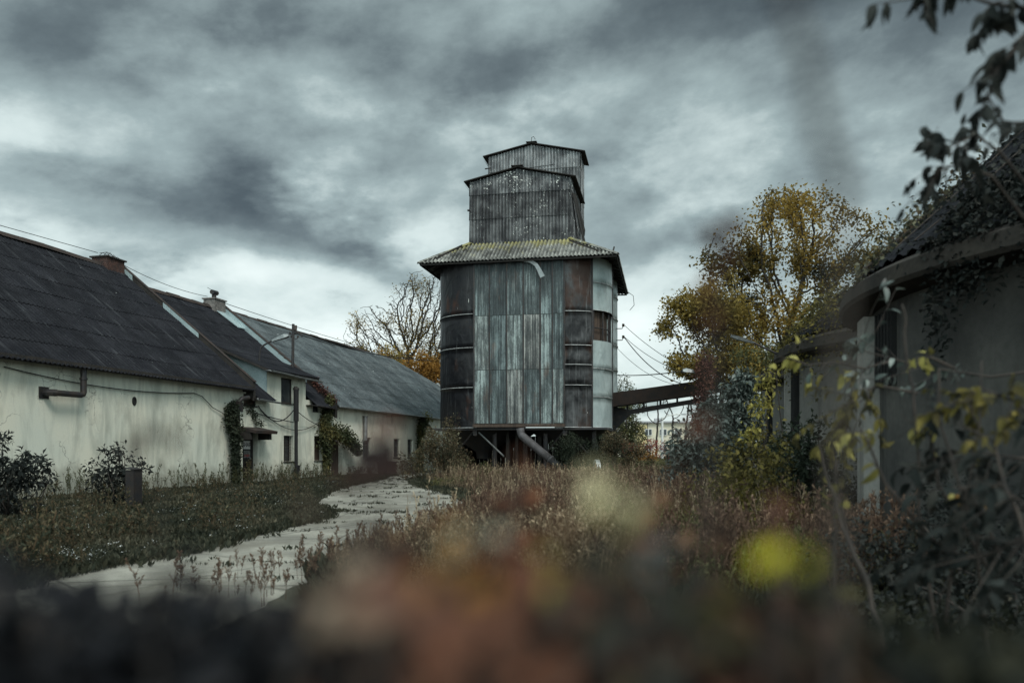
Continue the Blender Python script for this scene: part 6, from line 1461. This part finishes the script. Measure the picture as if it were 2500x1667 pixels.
# ================================================================== NEAR BRANCHES (right) AND TOP-RIGHT TWIGS
def branch(name, label, pts, r0, lm, rs, nl, L, asp=.42, twigs=6, tl=.35, group=None, droop=.5, dirv=(0, 0, -.5), cluster=1.0, bark=MT['twig'], sub=None, cat='branch', spread=.5):
    """a real bough in space with side twigs and drooping leaves"""
    p0 = Vector(pts[0]); t = thing(name, label, cat, tuple(p0), 0, group); Q = [Vector(p) - p0 for p in pts]
    b = MB(); m = len(Q); b.tube(Q, [r0 * (1 - .75 * i / (m - 1)) for i in range(m)], 6); TW = []
    for k in range(twigs):
        f = (.25 + .75 * (k + rs.rand()) / twigs) * (m - 1); i = min(int(f), m - 2); a = Q[i].lerp(Q[i + 1], f - i); d = Vector(rs.randn(3)) * spread + (Q[i + 1] - Q[i]).normalized() * .7 + Vector((0, 0, -.15)); d.normalize(); l = tl * (.5 + rs.rand())
        e = a + d * l + Vector((0, 0, -.12 * l)); c_ = a.lerp(e, .5) + Vector(rs.randn(3)) * l * .06; b.tube([a, c_, e], [r0 * .35, r0 * .25, r0 * .15], 5); TW.append((a, c_, e))
    TW.append((Q[-2], Q[-2].lerp(Q[-1], .5), Q[-1])); b.build('bough', bark, t, True)
    P = []; D = []
    for _ in range(nl):
        a, c_, e = TW[rs.randint(len(TW))]; s = rs.rand() ** .7 ; p = a.lerp(c_, s * 2) if s < .5 else c_.lerp(e, s * 2 - 1); d = (e - a).normalized() * .6 + Vector(rs.randn(3)) * .55 + Vector(dirv); P.append(tuple(p)); D.append(tuple(d))
    LL = L * (.6 + .7 * rs.rand(nl)); leaves('foliage', P, D, LL, LL * asp, rs.rand(nl), lm, t, rs, rows=5, droop=droop, fold=.3)
    return t
rs = np.random.RandomState(5)
F_ = lambda *a: [from_px(x, y, Y) for x, y, Y in a]
# dark drooping twigs, top right
branch('hanging_branch', 'black drooping leafy branch entering at the top right corner', F_((2620, -140, 3.0), (2500, 20, 2.9), (2420, 10, 2.8), (2330, -20, 2.8), (2240, -10, 2.8)), .010, LM['black'], rs, 85, .075, tl=.16, twigs=9, dirv=(0, 0, -1.4))
branch('hanging_branch', 'dark branch hanging down the right edge under the top corner', F_((2640, -60, 2.9), (2520, 60, 2.8), (2470, 130, 2.8), (2440, 170, 2.8)), .010, LM['black'], rs, 65, .068, tl=.14, twigs=8, dirv=(0, 0, -1.0))
branch('hanging_branch', 'dark leafy spray above the store roof at the right edge', F_((2640, 260, 3.2), (2520, 300, 3.1), (2450, 300, 3.1), (2400, 215, 3.1)), .009, LM['black'], rs, 42, .07, tl=.14, twigs=7, dirv=(-.1, 0, -.8))
branch('hanging_branch', 'long dark spray arching left over the creeper covered store roof', F_((2560, 520, 3.6), (2440, 370, 3.4), (2380, 330, 3.4), (2310, 365, 3.3), (2260, 350, 3.3)), .008, LM['black'], rs, 70, .075, tl=.16, twigs=9, dirv=(-.2, 0, -.7))
branch('hanging_branch', 'lower dark drooping spray touching the store roof line', F_((2520, 560, 3.6), (2420, 430, 3.5), (2340, 400, 3.4), (2285, 420, 3.4), (2262, 460, 3.4)), .008, LM['black'], rs, 70, .07, tl=.15, twigs=9, dirv=(-.1, 0, -1.0))
# branches with pale and yellow leaves across the store wall
F2 = lambda *a: [from_px(x, y, Y * 1.65) for x, y, Y in a]
YB_ = [('sharp bough with bright yellow leaf pairs crossing the eave of the middle store', [(2180, 880, 3.0), (2110, 900, 3.0), (2040, 885, 3.0), (1970, 890, 3.0), (1905, 870, 3.0)], 'yellow', 22, .055, 6, .10),
       ('grey leaved bough level across the nearest store wall', [(2560, 900, 2.6), (2420, 920, 2.7), (2250, 895, 2.8), (2120, 860, 2.9), (2080, 840, 3.0)], 'grey', 80, .05, 10, .22),
       ('dark brown leaf tangle where the boughs cross the pale pier', [(2240, 960, 2.6), (2140, 940, 2.6), (2080, 980, 2.6), (2050, 1060, 2.6)], 'dull_yellow', 170, .042, 12, .17),
       ('bough with drooping yellow leaf hands beside the pale pier', [(2260, 1300, 2.1), (2160, 1180, 2.1), (2120, 1080, 2.1), (2100, 1045, 2.1), (2085, 1060, 2.1)], 'yellow', 18, .052, 4, .06),
       ('curled yellow leaf spray on a bare stem left of the pale pier', [(2130, 1480, 2.2), (2070, 1300, 2.2), (2040, 1160, 2.2), (2035, 1090, 2.2), (2040, 1075, 2.2)], 'yellow', 9, .05, 2, .05),
       ('yellow leaf trio hanging high on the nearest store wall', [(2330, 900, 2.5), (2290, 880, 2.5), (2262, 868, 2.5), (2255, 872, 2.5)], 'yellow', 10, .04, 3, .07),
       ('bough with two heart shaped yellow leaves mid wall', [(2420, 1400, 2.2), (2290, 1180, 2.2), (2270, 1060, 2.2), (2245, 1030, 2.2)], 'yellow', 7, .045, 3, .06),
       ('olive leaved spray along the right edge over the dark wall', [(2600, 1100, 2.0), (2480, 980, 2.0), (2400, 950, 2.0), (2340, 960, 2.1)], 'dull_yellow', 110, .045, 10, .2),
       ('lower olive leaved spray at the right edge', [(2620, 1420, 1.9), (2520, 1250, 1.9), (2440, 1180, 1.9), (2380, 1160, 2.0)], 'black', 80, .06, 10, .22),
       ('orange brown leaf pair hanging low on the dark wall', [(2440, 1350, 2.3), (2390, 1240, 2.3), (2350, 1190, 2.3), (2340, 1200, 2.3)], 'orange', 6, .055, 2, .04)]
for lb, pts, lm, nl, L, tw_, tl in YB_: branch('leafy_branch', lb, F2(*pts), .009, LM[lm], rs, int(nl * 1.2), L * 1.4, asp=.5 if lm == 'yellow' else .45, twigs=tw_ + 2, tl=tl * 1.7, group='boughs over the nearest store wall')
for lb, pts, nl in [                                        ('dark leaf tangle low on the right edge of the wall', [(2660, 1200, 1.8), (2520, 1300, 1.8), (2400, 1360, 1.9), (2260, 1340, 2.0)], 150),
                    ('dark leafy bough halfway across the nearest store wall', [(2660, 1050, 2.1), (2500, 1120, 2.1), (2360, 1100, 2.2), (2240, 1130, 2.3)], 110),
                    ]:
    branch('leafy_branch', lb, F2(*pts), .009, LM['black'], rs, nl, .075, asp=.5, twigs=12, tl=.36, group='boughs over the nearest store wall')
# bare canes rising in front of the wall
canes = [('dark cane arching right across the pale pier foot', [(2180, 1640, 1.9), (2120, 1430, 2.0), (2060, 1290, 2.1), (2015, 1150, 2.2), (1995, 1080, 2.2)], .008),
         ('pale thin cane standing before the nearest wall', [(2300, 1640, 2.2), (2245, 1250, 2.2), (2235, 1000, 2.2), (2210, 830, 2.2), (2205, 740, 2.2)], .006),
         ('thin grey cane leaning left at mid wall', [(2420, 1640, 2.0), (2380, 1300, 2.0), (2300, 1050, 2.1), (2290, 900, 2.1)], .006),
         ('thin cane leaning right of the low hatch', [(2300, 1640, 2.0), (2330, 1350, 2.0), (2380, 1100, 2.0), (2400, 880, 2.0)], .005),
         ('dark cane bowing over near the right edge', [(2560, 1640, 1.8), (2500, 1300, 1.8), (2420, 1080, 1.9), (2330, 1030, 2.0)], .006),
         ('grey forked cane beside the pale pier', [(2060, 1640, 2.3), (2040, 1430, 2.3), (2035, 1250, 2.3), (2045, 1120, 2.3)], .008)]
for lb, pts, r_ in canes:
    P_ = F2(*pts); r_ *= 1.5; o = MB(); rj = random.Random(len(lb)); Q = [P_[0]]
    for a, c in zip(P_, P_[1:]):
        for k in range(1, 5): Q.append(a.lerp(c, k / 4) + Vector((rj.uniform(-1, 1), rj.uniform(-1, 1), rj.uniform(-1, 1))) * .008)
    Q = [Vector((Q[0].x, Q[0].y, 0.0))] + Q
    o.tube(Q, [r_ * (1 - .6 * i / len(Q)) for i in range(len(Q))], 6); tag(o.build('bare_cane', MT['twig'], None, True), lb, 'cane', 'bare canes by the nearest store')
# shaded tangle at lower right
mass_bush('bush', 'shaded dark bramble heap at the lower right corner', (3.6, 5.2, 0), [(0, 0, .35, .8, .6, .5), (.9, .3, .7, .8, .6, .7), (-.8, .3, .2, .7, .6, .35), (.3, 1.2, .5, 1.0, .8, .6)], 7500, .055, LM['black'], rs, aspect=.5)
mass_bush('bush', 'low yellow leaved bramble at the foot of the pale pier', (4.15, 9.3, 0), [(0, 0, .22, .45, .4, .28), (.5, -.5, .25, .5, .4, .30), (-.5, .2, .15, .4, .4, .2)], 2600, .06, LM['dull_yellow'], rs, aspect=.55)
mass_bush('bush', 'dark hip high weeds before the right store wall', (3.3, 7.6, 0), [(0, 0, .35, .5, .5, .45), (.6, -.4, .5, .5, .5, .55), (1.0, .4, .6, .5, .5, .6)], 4800, .055, LM['black'], rs, aspect=.5)

# ================================================================== OUT-OF-FOCUS HEDGE RIGHT IN FRONT OF THE CAMERA
rs = np.random.RandomState(9)
def near_shrub(label, x0, x1, y0, y1, top, n, lm, L, rs, cat='bush', asp=.55, nst=40):
    cx_, cy_ = (x0 + x1) / 2, (y0 + y1) / 2; t = thing('near_shrub', label, cat, (cx_, cy_, 0)); X = x0 + (x1 - x0) * rs.rand(n); Y = y0 + (y1 - y0) * rs.rand(n)
    T = np.array([top(x, y) for x, y in zip(X, Y)]); Z = T - np.abs(rs.randn(n)) * .05 - rs.rand(n) * .16; P = np.stack([X - cx_, Y - cy_, Z], 1); LL = L * (.6 + .8 * rs.rand(n))
    leaves('foliage', P, rs.randn(n, 3) + np.array([0, 0, -.2]), LL, LL * asp, rs.rand(n), lm, t, rs, rows=3)
    b = MB()
    for k in range(nst):
        x, y = x0 + (x1 - x0) * rs.rand(), y0 + (y1 - y0) * rs.rand(); tp = top(x, y); b.tube([(x - cx_ + rs.randn() * .05, y - cy_ + rs.randn() * .05, 0), (x - cx_ + rs.randn() * .03, y - cy_, tp * .6), (x - cx_, y - cy_, tp - .03)], [.006, .004, .002], 4, False)
    b.build('stem', MT['twig'], t); return t
def prof(pts): 
    xs = [p[0] for p in pts]; ys = [p[1] for p in pts]
    return lambda px: float(np.interp(px, xs, ys))
TOPY = prof([(-400, 1370), (0, 1380), (200, 1430), (560, 1450), (800, 1440), (1000, 1440), (1250, 1430), (1500, 1420), (1700, 1440), (1950, 1450), (2200, 1520), (2900, 1520)])
def topf(x, y): px = 1250 + x / y * FP; py = TOPY(px) + 26 * math.sin(px * .021 + y * 9) + 14 * math.sin(px * .057 + y * 23); return EYE - (py - 1097) / FP * y
near_shrub('dark blurred shrub filling the bottom left close to the lens', -.62, -.06, .46, .90, topf, 9000, leaf_mat('leaves_nearly_black', [(0.006, 0.007, 0.009), (0.012, 0.013, 0.016), (0.022, 0.020, 0.020)], .1), .026, rs)
near_shrub('brown blurred shrub at the bottom middle close to the lens', -.12, .24, .46, .90, topf, 6500, leaf_mat('leaves_rust_brown', [(0.010, 0.009, 0.009), (0.026, 0.017, 0.014), (0.075, 0.036, 0.024), (0.15, 0.08, 0.05)], .3), .026, rs)
near_shrub('dark olive blurred shrub at the bottom right close to the lens', .16, .66, .48, .95, topf, 8500, leaf_mat('leaves_deep_olive', [(0.008, 0.010, 0.009), (0.013, 0.016, 0.012), (0.03, 0.028, 0.015)], .2), .026, rs)
# single leaves on stalks just in front of the lens: (px, py, distance, length, colour, label)
SL = [(900, 1135, .58, .036, (0.018, 0.014, 0.014), 'dark blurred leaf over the track before the silo'), (945, 1150, .58, .030, (0.03, 0.018, 0.016), 'reddish dark blurred leaf low over the track'), (930, 1040, .60, .018, (0.09, 0.03, 0.022), 'small red brown blurred leaf over the far barn wall'), (870, 1172, .58, .020, (0.045, 0.024, 0.02), 'brown blurred leaf left end of the dark smear over the track'),
      (384, 1078, .62, .024, (0.04, 0.032, 0.028), 'round brown blurred spot over the nearest barn wall'),
      (1768, 572, .62, .028, (0.035, 0.012, 0.010), 'dark red blurred leaf floating in the sky left of the golden tree'), (1748, 602, .60, .011, (0.03, 0.03, 0.03), 'faint grey blurred leaf beside the dark red one'),
      (1478, 1212, .42, .016, (0.58, 0.52, 0.32), 'cream blurred leaf in front of the dry weeds'), (1500, 1245, .48, .018, (0.20, 0.17, 0.07), 'olive blurred leaf under the cream one'),
      (1135, 1320, .46, .017, (0.24, 0.28, 0.22), 'pale teal blurred leaf left of centre'), (1100, 1375, .44, .022, (0.34, 0.16, 0.04), 'orange blurred leaf below the teal one'), (1215, 1390, .46, .022, (0.20, 0.08, 0.05), 'dull red blurred leaf by the orange one'), (1325, 1380, .50, .012, (0.34, 0.29, 0.07), 'yellow blurred leaf below centre'),
      (1595, 1350, .52, .018, (0.10, 0.12, 0.125), 'grey blurred leaf low right of centre'), (1500, 1420, .44, .026, (0.025, 0.03, 0.022), 'dark grey green blurred leaf'), (1935, 1385, .46, .015, (0.52, 0.46, 0.03), 'bright yellow blurred leaf low right'), (1885, 1350, .54, .008, (0.18, 0.16, 0.04), 'small dull yellow blurred leaf beside the bright one'),
      (835, 1450, .44, .022, (0.30, 0.23, 0.17), 'beige blurred leaf in the bottom hedge'), (880, 1500, .44, .022, (0.22, 0.155, 0.11), 'lower beige brown blurred leaf in the bottom hedge'), (990, 1450, .42, .030, (0.20, 0.10, 0.07), 'red brown blurred leaf in the bottom hedge'), (1180, 1450, .42, .030, (0.18, 0.08, 0.05), 'brown red blurred leaf at bottom centre'),
      (1215, 1225, .56, .018, (0.05, 0.026, 0.020), 'dark brown blurred leaf over the weeds left of centre'), (1265, 1120, .60, .010, (0.10, 0.045, 0.03), 'faint rust blurred leaf upon the silo timbers'),
      (1715, 1040, .56, .017, (0.14, 0.055, 0.035), 'rust blurred leaf over the red creeper pole'), (1722, 700, .56, .015, (0.12, 0.05, 0.02), 'rust blurred leaf over the smaller yellow tree'), (1735, 780, .56, .013, (0.12, 0.05, 0.02), 'lower rust blurred leaf over the smaller yellow tree'),
      (1895, 1250, .58, .018, (0.10, 0.045, 0.03), 'brown blurred leaf over the right weeds'), (1180, 1560, .40, .022, (0.18, 0.08, 0.05), 'red brown blurred leaf at the bottom edge'), (1290, 1500, .42, .026, (0.13, 0.065, 0.045), 'dull brown blurred leaf above the bottom edge'), (1660, 1470, .46, .020, (0.03, 0.034, 0.028), 'grey green blurred leaf in the bottom hedge'), (925, 1345, .56, .016, (0.03, 0.022, 0.02), 'black blurred leaf over the track weeds'),
      (1530, 1530, .44, .026, (0.045, 0.05, 0.042), 'pale grey blurred leaf at the bottom'), (1400, 1330, .5, .022, (0.10, 0.055, 0.03), 'brown blurred leaf right of the yellow one'), (380, 1430, .5, .024, (0.02, 0.02, 0.022), 'black blurred leaf at lower left')]
for i, (px, py, Y, L, col, lb) in enumerate(SL):
    if py > 1300: Y *= .82; L *= .86
    c = from_px(px, py, Y); t = thing('near_leaf', lb, 'leaf', (c.x, c.y, 0), 0, 'out of focus leaves close to the lens')
    m = leaf_mat('near_leaf_%d' % i, [col, tuple(v * 1.1 for v in col)], .35); n = 5 if py > 1180 else 4; L *= .80; sp = 1.0 if py > 1180 else .45
    P = np.array([[0, 0, c.z]] * n) + rs.randn(n, 3) * L * np.array([.62, 2.2, .5]) * sp; D = rs.randn(n, 3) * np.array([1, .3, .8]); Nn = np.array([[0, -1, .35]] * n) + rs.randn(n, 3) * .25
    P = P - unit(D) * L * .5
    leaves('foliage', P, D, np.full(n, L), np.full(n, L * .62), rs.rand(n), m, t, rs, rows=4, droop=.1, N=Nn)
    b = MB(); b.tube([(rs.randn() * .02, .02, 0), (rs.randn() * .012, .01, c.z * .6), (0, 0, c.z - L * .3)], [.0016, .0012, .0008], 4, False); b.build('stalk', MT['twig'], t)
def near_spray(label, pts, cols, nl, L, tw_=7, tl=.06):
    t = branch('near_branch', label, F_(*pts), .0028, leaf_mat('leaves_near', cols, .35), rs, nl, L, asp=.6, twigs=tw_, tl=tl, group='out of focus twigs close to the lens', droop=.3, dirv=(0, 0, -.2), cat='branch'); return t
near_spray('rust brown blurred twig slanting up right across the weeds', [(1240, 1720, .60), (1360, 1480, .60), (1450, 1350, .60), (1540, 1260, .60), (1640, 1130, .60)], [(0.03, 0.018, 0.012), (0.07, 0.034, 0.020), (0.11, 0.05, 0.03)], 26, .017, 8, .045)
near_spray('brown orange blurred twig low in the middle', [(820, 1740, .46), (960, 1580, .46), (1120, 1460, .46), (1240, 1400, .46)], [(0.03, 0.018, 0.014), (0.14, 0.07, 0.04), (0.28, 0.16, 0.085)], 26, .018, 8)
near_spray('olive and brown blurred twig low right of centre', [(1300, 1740, .46), (1480, 1580, .46), (1640, 1480, .46), (1820, 1430, .46)], [(0.02, 0.022, 0.014), (0.07, 0.06, 0.03), (0.18, 0.14, 0.04)], 40, .018, 10)
near_spray('russet blurred twig across the bottom centre', [(1000, 1760, .50), (1100, 1560, .50), (1300, 1450, .50), (1460, 1420, .50)], [(0.03, 0.018, 0.014), (0.14, 0.06, 0.038), (0.24, 0.11, 0.065)], 26, .018, 8)
near_spray('beige and brown blurred twig at the bottom left of centre', [(660, 1740, .44), (730, 1600, .44), (800, 1500, .44), (840, 1430, .44)], [(0.04, 0.03, 0.025), (0.16, 0.11, 0.08)], 12, .016)
near_spray('russet half blurred twig rising at bottom centre', [(1060, 1760, .95), (1120, 1540, .95), (1190, 1400, .95), (1260, 1300, .95)], [(0.04, 0.022, 0.015), (0.16, 0.065, 0.035), (0.28, 0.13, 0.06)], 40, .030, 9, .09)
near_spray('brown half blurred twig with tan leaves low right of centre', [(1380, 1760, .9), (1480, 1560, .9), (1560, 1420, .9), (1620, 1330, .9)], [(0.03, 0.02, 0.014), (0.12, 0.055, 0.035), (0.20, 0.11, 0.06)], 40, .028, 9, .09)
near_spray('dark russet half blurred twig at bottom left of centre', [(720, 1760, .95), (820, 1560, .95), (900, 1440, .95), (960, 1370, .95)], [(0.02, 0.015, 0.012), (0.08, 0.04, 0.025), (0.17, 0.09, 0.05)], 36, .028, 9, .09)
near_spray('olive half blurred twig at the bottom right', [(1760, 1760, .9), (1800, 1600, .9), (1860, 1480, .9), (1940, 1420, .9)], [(0.015, 0.016, 0.01), (0.06, 0.055, 0.02), (0.09, 0.08, 0.03)], 36, .028, 9, .09)
# long faint out-of-focus bare switch reaching up into the sky at right
P_ = F_((2080, 700, .34), (2055, 440, .33), (2010, 330, .33), (1985, 200, .32), (1955, 90, .32), (1900, -60, .31)); P_ = [Vector((P_[0].x + .02, P_[0].y + .1, 0)), Vector((P_[0].x + .01, P_[0].y + .06, .9))] + P_[1:]
b = MB(); b.tube(P_, [.004, .003, .0030, .0028, .0026, .0024, .0020], 6); tag(b.build('near_switch', MT['twig'], None, True), 'faint grey blurred bare switch rising through the sky at right', 'cane')
# dry straw stalks, sharp, low right of centre
for i, (pts, lb) in enumerate([([(1727, 1440), (1745, 1500), (1780, 1570), (1850, 1640)], 'bleached dry stalk bending right near the bottom'), ([(1725, 1500), (1790, 1590), (1880, 1660), (1960, 1720)], 'second bleached stalk lying lower right'), ([(1790, 1560), (1850, 1620), (1930, 1670), (1990, 1700)], 'short bleached stalk at the bottom edge')]):
    Q = [from_px(x, y, 2.4 + .1 * i) for x, y in pts]; Q = Q + [Vector((Q[-1].x + .3, Q[-1].y + .4, 0))]
    b = MB(); b.tube(Q, [.003, .004, .0045, .005, .005], 5); tag(b.build('dry_stalk', LM['straw'], None, True), lb, 'stalk', 'bleached dry stalks')
